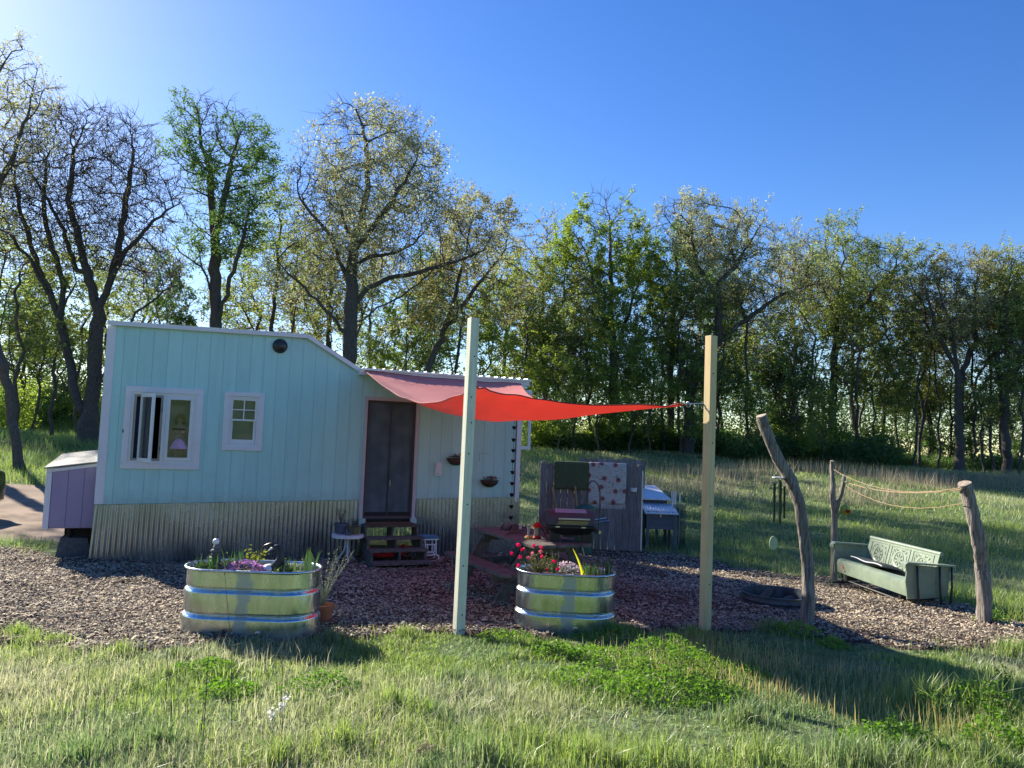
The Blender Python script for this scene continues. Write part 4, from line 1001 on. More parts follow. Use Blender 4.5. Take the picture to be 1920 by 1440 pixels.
# ------------------------------------------------------------------ stock tank planters
def tankmat(name, seam):
    m, n, L = nodes(name)
    tc = n.new('ShaderNodeTexCoord'); mp = n.new('ShaderNodeMapping'); mp.inputs['Scale'].default_value = (3, 3, .8); L.new(tc.outputs['Object'], mp.inputs[0])
    no = n.new('ShaderNodeTexNoise'); no.inputs['Scale'].default_value = 5; no.inputs['Detail'].default_value = 6; L.new(mp.outputs[0], no.inputs['Vector'])
    r_ = ramp(n, [(.35, (.52, .60, .62)), (.65, (.64, .71, .72))]); L.new(no.outputs['Fac'], r_.inputs[0])
    # dull brazed patch running down the middle of the front
    sx = n.new('ShaderNodeSeparateXYZ'); L.new(tc.outputs['Object'], sx.inputs[0])
    a1 = n.new('ShaderNodeMath'); a1.operation = 'ADD'; a1.inputs[1].default_value = -seam; L.new(sx.outputs[0], a1.inputs[0])
    n3 = n.new('ShaderNodeTexNoise'); n3.inputs['Scale'].default_value = 7; L.new(tc.outputs['Object'], n3.inputs['Vector'])
    a3 = n.new('ShaderNodeMath'); a3.operation = 'MULTIPLY_ADD'; a3.inputs[1].default_value = .16; a3.inputs[2].default_value = -.08; L.new(n3.outputs['Fac'], a3.inputs[0])
    a4 = n.new('ShaderNodeMath'); a4.operation = 'ADD'; L.new(a1.outputs[0], a4.inputs[0]); L.new(a3.outputs[0], a4.inputs[1])
    ab = n.new('ShaderNodeMath'); ab.operation = 'ABSOLUTE'; L.new(a4.outputs[0], ab.inputs[0])
    mk = n.new('ShaderNodeMapRange'); mk.inputs['From Min'].default_value = .075; mk.inputs['From Max'].default_value = .045; mk.inputs['To Min'].default_value = 0; mk.inputs['To Max'].default_value = 1; L.new(ab.outputs[0], mk.inputs['Value'])
    sp = n.new('ShaderNodeTexNoise'); sp.inputs['Scale'].default_value = 60; L.new(tc.outputs['Object'], sp.inputs['Vector'])
    mr = n.new('ShaderNodeMapRange'); mr.inputs['To Min'].default_value = .16; mr.inputs['To Max'].default_value = .36; L.new(no.outputs['Fac'], mr.inputs['Value'])
    mxr = n.new('ShaderNodeMix'); L.new(mk.outputs[0], mxr.inputs['Factor']); L.new(mr.outputs[0], mxr.inputs[2]); mxr.inputs[3].default_value = .48
    mxc = n.new('ShaderNodeMix'); mxc.data_type = 'RGBA'; L.new(mk.outputs[0], mxc.inputs['Factor']); L.new(r_.outputs[0], mxc.inputs[6]); mxc.inputs[7].default_value = (.46, .51, .51, 1)
    # soil splashes near the ground
    zr = n.new('ShaderNodeMapRange'); zr.inputs['From Min'].default_value = .22; zr.inputs['From Max'].default_value = .0; L.new(sx.outputs[2], zr.inputs['Value'])
    ns = n.new('ShaderNodeTexNoise'); ns.inputs['Scale'].default_value = 11; ns.inputs['Detail'].default_value = 8; L.new(tc.outputs['Object'], ns.inputs['Vector'])
    mm = n.new('ShaderNodeMath'); mm.operation = 'MULTIPLY'; L.new(zr.outputs[0], mm.inputs[0]); L.new(ns.outputs['Fac'], mm.inputs[1])
    dr_ = n.new('ShaderNodeMapRange'); dr_.inputs['From Min'].default_value = .22; dr_.inputs['From Max'].default_value = .5; dr_.inputs['To Max'].default_value = .8; L.new(mm.outputs[0], dr_.inputs['Value'])
    met = n.new('ShaderNodeMapRange'); met.inputs['To Min'].default_value = 1; met.inputs['To Max'].default_value = .7; L.new(mk.outputs[0], met.inputs['Value'])
    mxd = n.new('ShaderNodeMix'); mxd.data_type = 'RGBA'; L.new(dr_.outputs[0], mxd.inputs['Factor']); L.new(mxc.outputs[2], mxd.inputs[6]); mxd.inputs[7].default_value = (.22, .19, .16, 1)
    mxq = n.new('ShaderNodeMix'); L.new(dr_.outputs[0], mxq.inputs['Factor']); L.new(mxr.outputs[0], mxq.inputs[2]); mxq.inputs[3].default_value = .8
    bs = n.new('ShaderNodeBsdfPrincipled'); L.new(met.outputs[0], bs.inputs['Metallic']); L.new(mxd.outputs[2], bs.inputs['Base Color']); L.new(mxq.outputs[0], bs.inputs['Roughness'])
    n4 = n.new('ShaderNodeTexNoise'); n4.inputs['Scale'].default_value = 3.2; n4.inputs['Detail'].default_value = 2; L.new(mp.outputs[0], n4.inputs['Vector'])
    bp = n.new('ShaderNodeBump'); bp.inputs['Strength'].default_value = .4; bp.inputs['Distance'].default_value = .03; L.new(n4.outputs['Fac'], bp.inputs['Height']); L.new(bp.outputs[0], bs.inputs['Normal'])
    o = n.new('ShaderNodeOutputMaterial'); L.new(bs.outputs[0], o.inputs[0]); return m
def tank(cx, cy, hs, rad, H, rz, label, seam):
    z0 = gz(cx, cy - rad) - .015
    t = thing('stock_tank_planter', label, 'planter', (cx, cy, z0), rz, 'galvanised tub planters in the yard')
    s = H / .60
    prof = [(.021, 0), (.022, .012), (.022, .10), (.022, .176), (.021, .184), (.016, .190), (-.004, .206), (-.008, .211), (-.008, .217), (-.002, .224), (.009, .229), (.012, .234), (.012, .245), (.012, .32), (.012, .400), (.011, .408), (.006, .414), (-.013, .430), (-.017, .435), (-.017, .441), (-.011, .448), (-.002, .453), (.0, .458), (0, .47), (0, .53), (0, .585), (0, .592),
            (.006, .594), (.018, .594), (.024, .602), (.018, .613), (.004, .615), (-.006, .608), (-.008, .596), (-.010, .50)]
    # rib shading: refine
    K = 40; out = []
    for i in range(2 * K):
        a = PI * i / K
        cxx = hs if math.cos(a) >= 0 else -hs
        out.append((cxx, math.cos(a), math.sin(a)))
    B = MB(); vs = []
    for (o_, z) in prof:
        for (c_, a_, b_) in out: vs.append((c_ + (rad + o_) * a_, (rad + o_) * b_, z * s))
    N2 = len(out); fs = [(i * N2 + j, i * N2 + (j + 1) % N2, (i + 1) * N2 + (j + 1) % N2, (i + 1) * N2 + j) for i in range(len(prof) - 1) for j in range(N2)]
    B.add(vs, fs); B.build('tub', tankmat('tank_metal_%d' % int(cx * 10 + 100), seam), t, smooth='all')
    B = MB(); vs = [(0, 0, .56 * s)] + [(c_ + (rad - .012) * a_, (rad - .012) * b_, .54 * s) for (c_, a_, b_) in out]
    B.add(vs, [(0, 1 + i, 1 + (i + 1) % N2) for i in range(N2)]); B.build('soil', MT['soil'], t)
    B = MB(); B.lathe([(0, 0), (.028, 0), (.028, .012), (.018, .014), (.018, .02), (0, .02)], 14, m=Matrix.Translation((hs * .55, -rad - .026, .07)) @ Matrix.Rotation(PI / 2, 4, 'X')); B.build('drain_plug', MT['galv'], t, smooth=True)
    return t, z0 + .55 * s
c1 = PY(474, 1100, 7.12)
T1, S1 = tank(c1.x, 7.14, .31, .295, .60, R(-1), 'larger oval galvanised tub planter with purple phlox and a rock cairn', .01)
c2 = PY(1060, 1100, 7.95)
T2_, S2 = tank(c2.x, 7.93, .215, .28, .585, R(-6), 'smaller oval galvanised tub planter overflowing with pink roses', .04)
rs = np.random.RandomState(33)
MT['iris'] = leafmat('iris_leaf', (.045, .11, .03), col2=(.09, .16, .05), trans=.35, gloss=.12)
MT['irisyel'] = leafmat('variegated_leaf', (.55, .55, .06), col2=(.6, .62, .12), trans=.5)
MT['phlox'] = leafmat('purple_petal', (.42, .20, .48), col2=(.55, .35, .58), trans=.35)
MT['palepetal'] = leafmat('pale_pink_petal', (.62, .48, .58), col2=(.70, .60, .66), trans=.35)
MT['rose'] = leafmat('pink_petal', (.72, .03, .14), col2=(.80, .07, .20), trans=.4)
MT['rosepale'] = leafmat('light_pink_petal', (.75, .25, .32), col2=(.80, .35, .38), trans=.4)
def sword(t, n, h, spread, mat, w=.016, name='leaf', bend=.25, yaw0=None):
    for i in range(n):
        a = rs.uniform(0, 2 * PI) if yaw0 is None else yaw0; q = h * rs.uniform(.65, 1.05); b = q * bend * rs.uniform(.2, 1)
        x0, y0 = rs.normal(0, spread * .4, 2); vs = []; K = 6
        wa = rs.uniform(0, PI)
        for k in range(K + 1):
            tt = k / K; ww = w * (1 - tt ** 2.2) * .5 + .0004
            cx, cy_, cz = x0 + b * tt ** 2 * math.cos(a), y0 + b * tt ** 2 * math.sin(a), q * tt
            vs += [(cx - ww * math.cos(wa), cy_ - ww * math.sin(wa), cz), (cx + .0, cy_ + .003, cz), (cx + ww * math.cos(wa), cy_ + ww * math.sin(wa), cz)]
        B = MB(); B.add(vs, [(3 * k + j, 3 * k + j + 1, 3 * k + 3 + j + 1, 3 * k + 3 + j) for k in range(K) for j in range(2)]); B.build(name, mat, t)
def at_tank(px, Y, S): 
    p = PY(px, 1060, Y); return Vector((p.x, Y, S))
# left tub contents
for (px, Y, n_, h, lab) in ((398, 7.05, 7, .20, 'iris clump of stiff green blades left in the larger tub'), (440, 7.0, 9, .22, 'iris clump of taller blades between cairn and purple phlox'), (545, 7.05, 6, .17, 'short iris clump right of the bird figure'), (572, 7.08, 8, .24, 'iris clump at the right end of the larger tub')):
    t = thing('iris_plant', lab, 'plant', at_tank(px, Y, S1), 0, 'iris plants in the larger tub'); sword(t, int(n_ * 1.7), h * 1.1, .11, MT['iris'], .02)
def mound(name, label, cat, loc, rx, ry, h, petal, n, leaf, ps=.022):
    t = thing(name, label, cat, loc)
    C = rs.normal(0, 1, (n // 2, 3)); C /= np.linalg.norm(C, axis=1)[:, None]; C[:, 2] = abs(C[:, 2]); C = C * rs.uniform(.4, .95, (n // 2, 1)) * (rx, ry, h)
    cards_obj('foliage', leaf_cards(C, rs.uniform(.02, .04, len(C)), rs), leaf, t)
    C = rs.normal(0, 1, (n, 3)); C /= np.linalg.norm(C, axis=1)[:, None]; C[:, 2] = abs(C[:, 2]); C = C * rs.uniform(.85, 1.08, (n, 1)) * (rx, ry, h)
    cards_obj('flowers', leaf_cards(C, rs.uniform(.7, 1.3, n) * ps, rs, aspect=.95), petal, t); return t
mound('phlox_plant', 'mound of purple phlox in bloom in the larger tub', 'flowers', at_tank(460, 6.98, S1), .19, .11, .13, MT['phlox'], 520, MT['leafmid'])
t = thing('euphorbia_plant', 'yellow green leafy plant behind the purple phlox', 'plant', at_tank(478, 7.2, S1)); sprig(t, 12, .22, .13, 0, .035, leafmat('yellowgreen_leaf', (.16, .20, .04), col2=(.26, .28, .06)), MT['stem'], rs, 16)
t = thing('wispy_plant', 'fine grey green sprays at the left end of the larger tub', 'plant', at_tank(375, 7.15, S1)); sprig(t, 10, .14, .10, 0, .02, MT['leafdark'], MT['twig'], rs, 10)
t = thing('trailing_plant', 'low leafy plant beside the bird figure', 'plant', at_tank(528, 7.0, S1)); sprig(t, 12, .10, .12, 0, .025, MT['leafmid'], MT['stem'], rs, 9)
cairn = thing('rock_cairn', 'stack of dark stones topped by a white one in the larger tub', 'cairn', at_tank(404, 7.12, S1))
cairn.scale = (1.3, 1.3, 1.25)
zz_ = 0
for k, (r, h, mt) in enumerate([(.055, .05, 'rock'), (.045, .035, 'rock'), (.05, .022, 'rock'), (.034, .03, 'rock'), (.04, .022, 'rock'), (.03, .035, 'rock'), (.024, .04, 'white')]):
    MB().blob((rs.normal(0, .004), 0, zz_ + h / 2), r, r * .8, h / 2 + .004, 10, k, .12).build('stone', MT[mt], cairn, smooth='all'); zz_ += h
for (px, Y, r_, S_, lab) in ((385, 7.0, .13, S1, 'low green ground cover at the left rim of the larger tub'), (545, 7.15, .15, S1, 'low green ground cover behind the short iris of the larger tub'), (430, 7.25, .16, S1, 'low green ground cover behind the tall iris of the larger tub')):
    t = thing('ground_cover_plant', lab, 'plant', at_tank(px, Y, S_)); sprig(t, 16, .11, r_, 0, .024, MT['leafmid'], MT['stem'], rs, 12)
for (px, Y, r_, lab) in ((1035, 8.05, .15, 'low green ground cover behind the pink roses'), (1105, 8.0, .14, 'low green ground cover behind the yellow iris blade')):
    t = thing('ground_cover_plant', lab, 'plant', at_tank(px, Y, S2)); sprig(t, 16, .12, r_, 0, .024, MT['leafmid'], MT['stem'], rs, 12)
# black bird figure: long down-curved beak, hunched neck
bf = thing('bird_figure', 'black bird garden figure with long curved beak on a pale base', 'garden ornament', at_tank(514, 7.06, S1))
bf.scale = (1.2, 1.2, 1.2)
k_ = .0047
B = MB(); B.tube([(.0, 0, .0), (.02, 0, .06), (.045, 0, .11), (.045, 0, .16), (.02, 0, .20), (-.01, 0, .215)], [.05, .048, .034, .026, .028, .022], 12); B.build('body', MT['black'], bf, smooth='all')
B = MB(); B.tube([(-.0, 0, .222), (-.04, 0, .226), (-.08, 0, .215), (-.10, 0, .200)], [.018, .014, .008, .002], 8); B.build('upper_beak', MT['black'], bf, smooth='all')
B = MB(); B.tube([(-.0, 0, .205), (-.03, 0, .195), (-.055, 0, .175)], [.012, .008, .002], 8); B.build('lower_beak', MT['white'], bf, smooth='all')
B = MB(); B.add([(.05, .01, .15), (.10, .0, .06), (.08, 0, .03), (.04, .03, .10), (.05, -.01, .15), (.04, -.03, .10)], [(0, 1, 2, 3), (4, 5, 2, 1), (0, 4, 1)]); B.build('wing', MT['black'], bf)
MB().blob((-.03, 0, .03), .07, .05, .05, 10, 3, .15).build('base', MT['white'], bf, smooth='all')
for sg in (-1, 1): MB().blob((-.0, .019 * sg, .222), .005, .004, .005, 6, 1, 0).build('eye', MT['white'], bf)
# right tub contents
rb = thing('rose_bush', 'miniature rose bush with hot pink blooms at the left of the smaller tub', 'rose bush', at_tank(1010, 7.82, S2))
sprig(rb, 34, .24, .20, -.01, .022, leafmat('rose_leaf', (.09, .11, .04), col2=(.17, .17, .07), trans=.4), MT['stem'], rs, 26)
for i, (px, py) in enumerate([(972, 1022), (980, 1030), (959, 1037), (975, 1044), (991, 1046), (1001, 1023), (1015, 1026), (1014, 1034), (1016, 1044), (1037, 1056), (1040, 1052), (1026, 1067), (1046, 1067), (972, 1060), (998, 1038)]):
    p = PY(px, py, 7.82 + rs.uniform(-.12, .1)) - rb.location; mt = MT['rosepale'] if i in (4, 7, 14) else MT['rose']
    C = rs.normal(0, 1, (26, 3)); C /= np.linalg.norm(C, axis=1)[:, None]; C = C * .017 * rs.uniform(.5, 1.1, (26, 1)) + np.array(p)
    cards_obj('bloom', leaf_cards(C, rs.uniform(.014, .026, 26), rs, aspect=.95), mt, rb)
    MB().tube([p * .25 + Vector((0, 0, -.0)), p * .7, p], .002, 4).build('stem', MT['stem'], rb)
mound('pale_phlox', 'mound of pale lilac phlox behind the smaller tub rim', 'flowers', at_tank(1062, 8.0, S2), .16, .10, .13, MT['palepetal'], 260, MT['leafmid'], .02)
for (px, Y, n_, h, mt, lab) in ((1042, 7.85, 5, .26, 'iris', 'green iris blades between roses and pale phlox'), (1100, 7.85, 8, .14, 'iris', 'low iris blades right of the yellow blade'), (1120, 7.9, 9, .17, 'iris', 'iris clump at the foot of the shepherd hook'), (1137, 7.9, 11, .20, 'iris', 'iris clump at the right end of the smaller tub')):
    t = thing('iris_plant', lab, 'plant', at_tank(px, Y, S2), 0, 'iris plants in the smaller tub'); sword(t, int(n_ * 1.7), h * 1.1, .09, MT[mt], .018)
t = thing('variegated_iris', 'single arching bright yellow iris blade in the smaller tub', 'plant', at_tank(1093, 7.78, S2))
q0 = Vector((0, 0, 0)); q1 = PY(1074, 1029, 7.78) - t.location
vs = []; K = 10
for k in range(K + 1):
    tt = k / K; p = Vector((q1.x * tt ** 1.6, 0, q1.z * tt)); ww = .021 * (1 - tt ** 2) * .5 + .001
    vs += [(p.x - ww, p.y, p.z), (p.x, p.y + .004, p.z), (p.x + ww, p.y, p.z + .004)]
B = MB(); B.add(vs, [(3 * k + j, 3 * k + j + 1, 3 * k + 4 + j, 3 * k + 3 + j) for k in range(K) for j in range(2)]); B.build('leaf', MT['irisyel'], t)
sword(t, 2, .13, .05, MT['irisyel'], .016)
# shepherd hook
hp = at_tank(1121, 7.95, S2 - .1)
sh = thing('shepherd_hook', 'thin black shepherd hook rising from the smaller tub', 'hook', hp)
path = [(1121, 1070), (1121.5, 1000), (1125, 940), (1125, 922), (1121, 908), (1115, 902), (1109, 902), (1104, 908), (1101.5, 914), (1100.5, 908)]
B = MB(); B.tube([Vector((0, 0, -.1))] + [PY(*q, 7.95) - hp for q in path], .0065, 8); B.build('rod', MT['black'], sh, smooth='all')
# terracotta pot with wispy grass right of the larger tub
p = PG(603, 1172)
t = pot('terracotta_pot', 'terracotta pot with wispy plant against the right side of the larger tub', 'potted plant', (p.x, p.y, gz(p.x, p.y)), .075, .105, .20, MT['terracotta'])
sprig(t, 34, .62, .30, .16, .016, leafmat('wisp_leaf', (.20, .24, .15), col2=(.28, .32, .22), trans=.4), pm('wisp_stem', (.22, .26, .16)), rs, 14, r=.0016)

# ------------------------------------------------------------------ picnic table
TA = R(26)
tc_ = Vector((.28, 9.76, 0)); gtb = gz(.28, 9.76)
pt = thing('picnic_table', 'weathered dark wooden picnic table behind the smaller tub', 'picnic table', (tc_.x, tc_.y, gtb), TA)
TL, TZp = .90, .78
wbs = .148
for i in range(5):
    x = -.39 + i * .156
    MB().box(x, x + .150, -TL + .01 * (i % 2), TL - .012 * ((i + 1) % 2), TZp - .038, TZp).build('top_plank', MT['plank'], pt, bevel=.005)
for sgn in (-1, 1):
    for k in range(2):
        x = sgn * .66 - .13 + k * .135
        MB().box(x, x + .13, -TL, TL, .43, .468).build('bench_plank', MT['plank'], pt, bevel=.005)
for y in (-.60, .60):
    MB().box(-.36, .36, y - .02, y + .018, TZp - .13, TZp - .04).build('cross_brace', MT['plank'], pt, bevel=.003)
    MB().box(-.78, .78, y - .02, y + .018, .34, .428).build('bench_support', MT['plank'], pt, bevel=.003)
    for sgn in (-1, 1):
        MB().beam((sgn * .26, y + .042, TZp - .045), (sgn * .72, y + .042, -.03), .14, .042, (0, 1, 0)).build('leg', MT['plank'], pt, bevel=.003)
for y in (-.5, .5): MB().beam((0, y, .37), (0, y * .15, TZp - .05), .09, .04, (1, 0, 0)).build('diagonal_brace', MT['plank'], pt)
def on_table(px, py):
    v = pdir(px, py); t = (gtb + TZp - CAMZ) / v.z; return CAM + v * t
# grill
gp = on_table(1068, 1016); gr = thing('gas_grill', 'portable black gas grill with a shiny domed lid on the picnic table', 'grill', gp + Vector((0, .10, 0)), R(2))
MT['lid'] = pm('grill_lid', (.065, .075, .085), (.05, .055, .065), rough=.6, metal=0, spec=.25, bump=.02)
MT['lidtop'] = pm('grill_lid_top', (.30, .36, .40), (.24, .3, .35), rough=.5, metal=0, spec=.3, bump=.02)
prof = [(-.20, .20), (-.20, .24), (-.18, .29), (-.13, .345), (-.05, .375), (.07, .375), (.14, .345), (.18, .28), (.18, .20)]
m_ = Matrix(((0, 1, 0, 0), (1, 0, 0, 0), (0, 0, 1, 0), (0, 0, 0, 1)))
B = MB(); B.prism(prof, -.285, .285, m_); B.build('lid', MT['lid'], gr, smooth=True, bevel=.012)
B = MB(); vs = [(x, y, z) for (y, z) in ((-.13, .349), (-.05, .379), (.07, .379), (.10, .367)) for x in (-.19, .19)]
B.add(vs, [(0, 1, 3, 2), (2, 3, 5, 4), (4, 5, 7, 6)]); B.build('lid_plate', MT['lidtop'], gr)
B = MB(); B.box(-.16, .22, -.235, -.215, .275, .295); B.box(-.15, -.13, -.216, -.185, .275, .29); B.box(.19, .21, -.216, -.185, .275, .29); B.build('handle', MT['steel'], gr, bevel=.004)
MB().prism([(-.17, .215), (.19, .215), (.21, .262), (-.15, .262)], -.2035, -.2005).build('front_plate', pm('brass_plate', (.30, .28, .15), (.22, .2, .10), rough=.4, metal=.5), gr)
MB().box(-.305, .305, -.215, .20, .17, .198).build('rim', MT['black'], gr, bevel=.006)
B = MB(); vs = [(-.30, -.20, .168), (.30, -.20, .168), (.30, .19, .168), (-.30, .19, .168), (-.17, -.13, .085), (.19, -.13, .085), (.19, .12, .085), (-.17, .12, .085)]
B.add(vs, [(0, 1, 5, 4), (1, 2, 6, 5), (2, 3, 7, 6), (3, 0, 4, 7), (4, 5, 6, 7)]); B.build('firebox', MT['black'], gr)
for x in (-.23, .15): MB().prism([(x - .01, 0), (x + .12, 0), (x + .10, .15), (x, .15)], -.14, .14).build('leg', MT['black'], gr)
MB().box(-.06, .05, -.1, .1, .055, .084).build('grease_tray', MT['black'], gr)
B = MB(); B.lathe([(0, 0), (.035, 0), (.035, .02), (.03, .03)], 16, m=Matrix.Translation((.335, -.19, .14)) @ Matrix.Rotation(PI / 2, 4, 'X')); B.build('knob_bezel', MT['black'], gr)
B = MB(); B.lathe([(0, .03), (.024, .03), (.024, .045), (0, .048)], 16, m=Matrix.Translation((.335, -.19, .14)) @ Matrix.Rotation(PI / 2, 4, 'X')); B.build('knob', pm('pale_knob', (.6, .6, .35), rough=.4), gr)
MB().box(.30, .35, -.17, .0, .12, .16).build('side_bracket', MT['black'], gr)
for x in (-.19, .12): MB().box(x, x + .05, -.219, -.2155, .18, .196).build('hinge_clip', MT['steel'], gr)
# feeders and clutter
p = on_table(1007, 1010)
f1 = thing('hummingbird_feeder', 'hummingbird feeder with a red cone roof and red dish', 'bird feeder', p)
MB().lathe([(0, 0), (.045, 0), (.055, .012), (.045, .03), (.02, .04), (0, .04)], 18).build('dish', MT['red'], f1, smooth=True)
MB().lathe([(.038, .04), (.038, .135), (.03, .145), (0, .145)], 18).build('bottle', pm('clear_plastic', (.35, .32, .27), rough=.1, spec=.8), f1, smooth=True)
MB().lathe([(.068, .145), (.06, .15), (.03, .19), (.012, .20), (0, .205), (0, .15)], 18).build('roof', MT['red'], f1, smooth=True)
p = on_table(991, 1010)
f2 = thing('glass_feeder', 'upright clear glass feeder on a yellow round base', 'bird feeder', p)
MB().lathe([(0, 0), (.052, 0), (.056, .014), (.04, .032), (.02, .04), (0, .04)], 18).build('base', pm('yellow_plastic', (.62, .40, .10), rough=.4), f2, smooth=True)
MB().lathe([(.016, .04), (.02, .07), (.014, .10), (.03, .16), (.034, .17), (.03, .168)], 16).build('glass', pm('cloudy_glass', (.42, .42, .42), rough=.1, spec=.9), f2, smooth=True)
p = on_table(951, 994); tl_ = thing('stone_ornament', 'small rounded stone ornament at the far end of the picnic table', 'ornament', p)
MB().blob((0, 0, .04), .06, .05, .06, 12, 4, .12).build('stone', MT['rock'], tl_, smooth='all')
MB().tube([(.085 * math.cos(PI * i / 10), 0, .085 * math.sin(PI * i / 10)) for i in range(11)], .012, 6).build('arch', pm('rust', (.16, .06, .04), rough=.9), tl_)
p = on_table(966, 996); cn = thing('rusty_can', 'rust brown can among the clutter on the picnic table', 'can', p)
MB().lathe([(0, 0), (.04, 0), (.045, .09), (.04, .09), (.035, .01)], 14).build('can', pm('rust2', (.17, .09, .08), rough=.9), cn, smooth=True)
p = on_table(974, 995); cp = thing('white_cup', 'small white cup beside the rusty can', 'cup', p)
MB().lathe([(0, 0), (.022, 0), (.03, .075), (.026, .075), (.02, .008)], 14).build('cup', MT['white'], cp, smooth=True)
for i, (px, py, ln, a, lab) in enumerate(((968, 1003, .26, .3, 'forked grey driftwood stick lying on the picnic table'), (985, 1000, .22, 2.4, 'short brown stick behind the glass feeder'), (1024, 1012, .30, 1.9, 'thin twig leaning between red feeder and grill'))):
    p = on_table(px, py); t = thing('driftwood', lab, 'stick', p, a, 'sticks on the picnic table')
    MB().tube([(-ln / 2, 0, .015), (-ln * .2, .02, .03), (ln * .15, -.01, .035), (ln / 2, .01, .02 + (.12 if i == 2 else 0))], [.012, .014, .012, .006], 7).build('stick', MT['twig'], t, smooth='all')
    MB().tube([(0, .005, .03), (.04, .05, .05), (.07, .09, .045)], [.008, .006, .003], 6).build('fork', MT['twig'], t)
p = on_table(1030, 1000); bsk = thing('twig_basket', 'small brown woven twig basket beside the grill leg', 'basket', p)
MB().lathe([(0, 0), (.05, 0), (.07, .07), (.062, .07), (.045, .01)], 14).build('bowl', MT['coco'], bsk)
MB().tube([(.065 * math.cos(PI * i / 10), 0, .07 + .07 * math.sin(PI * i / 10)) for i in range(11)], .005, 5).build('handle', MT['twig'], bsk)
p = on_table(982, 990); sp_ = thing('dried_flowers', 'bunch of dried brown flowers lying on the picnic table', 'flowers', p); sprig(sp_, 12, .07, .12, 0, .022, leafmat('dried', (.22, .10, .07), col2=(.3, .16, .1), trans=.2), MT['twig'], rs, 6)

# ------------------------------------------------------------------ board screen fence
FY = 15.0
fl = PY(1008, 1032, FY); fr = PY(1200, 1032, FY); gf = gz((fl.x + fr.x) / 2, FY)
fe = thing('board_fence', 'grey weathered vertical board screen with rugs hung over it', 'fence', (fl.x, FY, gf), 0)
W = fr.x - fl.x; x = 0; i = 0; zt_ = PY(1100, 869, FY).z - gf
while x < W - .02:
    w = min(.138 + rs.uniform(-.006, .006), W - x); h = zt_ + rs.uniform(-.02, .02)
    B = MB(); B.prism([(x + .003, -.05), (x + w - .004, -.05), (x + w - .004, h - .03), (x + w - .03, h), (x + .03, h), (x + .003, h - .03)], -.01, .01)
    B.build('board', MT['fence'], fe); x += w; i += 1
for z in (.35, 1.0, 1.55): MB().box(0, W, .012, .05, z, z + .09).build('rail', MT['fence'], fe)
for x in (0.02, W - .06): MB().box(x, x + .09, .052, .14, -.05, zt_ + .02).build('post', MT['fence'], fe)
MB().box(W + .002, W + .03, -.02, .10, -.05, zt_ - .1).build('edge_board', MT['lumber'], fe)
# returning side and back of the enclosure
bk = thing('board_fence', 'further row of pale grey boards showing above the rug draped screen', 'fence', (fl.x + .95, 17.0, gz(2, 17)), 0)
x = 0
while x < 1.45:
    w = .105; h = 1.76 + rs.uniform(-.02, .02); MB().prism([(x + .003, -.05), (x + w - .004, -.05), (x + w - .004, h - .03), (x + w / 2, h), (x + .003, h - .03)], -.01, .01).build('board', MT['fence'], bk); x += w
for z in (.5, 1.5): MB().box(0, 1.47, .012, .05, z, z + .09).build('rail', MT['fence'], bk)
# rugs
def rug(name, label, px0, px1, ztop, zlow, mat, fringe, amp=.012, back=.35):
    a = PY(px0, 900, FY - .03).x - fl.x; b = PY(px1, 900, FY - .03).x - fl.x
    t = thing(name, label, 'rug', (fl.x + a, FY, gf))
    W_ = b - a; vs = []; NX, NZ = 24, 26
    zs = [(0.045, ztop - back + (back) * j / 6) for j in range(6)] + [(.03, ztop + .012), (0, ztop + .022), (-.025, ztop + .012)] + [(-.028, ztop - (ztop - zlow) * j / 16) for j in range(1, 17)]
    for k, (y, z) in enumerate(zs):
        for i in range(NX + 1):
            u = i / NX; fall = max(0, (ztop - z) / (ztop - zlow))
            vs.append((u * W_ + (.012 * fall * math.sin(z * 5)), y - (amp * fall * math.sin(u * 9 + z) + amp * fall if y < 0 else 0), z + .01 * math.sin(u * PI) * (-1 if z <= zlow + .01 else 0)))
    n_ = len(zs)
    B = MB(); B.add(vs, [(k * (NX + 1) + i, k * (NX + 1) + i + 1, (k + 1) * (NX + 1) + i + 1, (k + 1) * (NX + 1) + i) for k in range(n_ - 1) for i in range(NX)])
    o_ = B.build('rug', mat, t, smooth='all'); s_ = o_.modifiers.new('s', 'SOLIDIFY'); s_.thickness = .008; s_.offset = -1
    if fringe:
        B = MB(); 
        for i in range(int(W_ / .022)):
            x = .01 + i * .022; B.add([(x, -.04, zlow + .005), (x + .012, -.04, zlow + .005), (x + .009 + rs.normal(0, .003), -.045, zlow - .09), (x + .003, -.045, zlow - .09)], [(0, 1, 2, 3)])
        B.build('fringe', MT['white'], t)
    return t, W_
zr_ = zt_ + .0
zlow1 = PY(1070, 917, FY).z - gf; zlow2 = PY(1140, 945, FY).z - gf
rug('green_rug', 'plain moss green rug draped over the board screen', 1039, 1103, zr_, zlow1, pm('green_carpet', (.085, .115, .055), (.055, .08, .04), rough=1, scale=30, bump=1, dist=.01), False)
m, n, L = nodes('floral_rug')
tc = n.new('ShaderNodeTexCoord')
mp = n.new('ShaderNodeMapping'); mp.inputs['Scale'].default_value = (4.4, 1, 4.4); L.new(tc.outputs['Object'], mp.inputs[0])
sxz = n.new('ShaderNodeSeparateXYZ'); cxz = n.new('ShaderNodeCombineXYZ'); L.new(mp.outputs[0], sxz.inputs[0]); L.new(sxz.outputs[0], cxz.inputs[0]); L.new(sxz.outputs[2], cxz.inputs[1])
vo = n.new('ShaderNodeTexVoronoi'); vo.voronoi_dimensions = '2D'; vo.inputs['Scale'].default_value = 1.0; vo.inputs['Randomness'].default_value = .6; L.new(cxz.outputs[0], vo.inputs['Vector'])
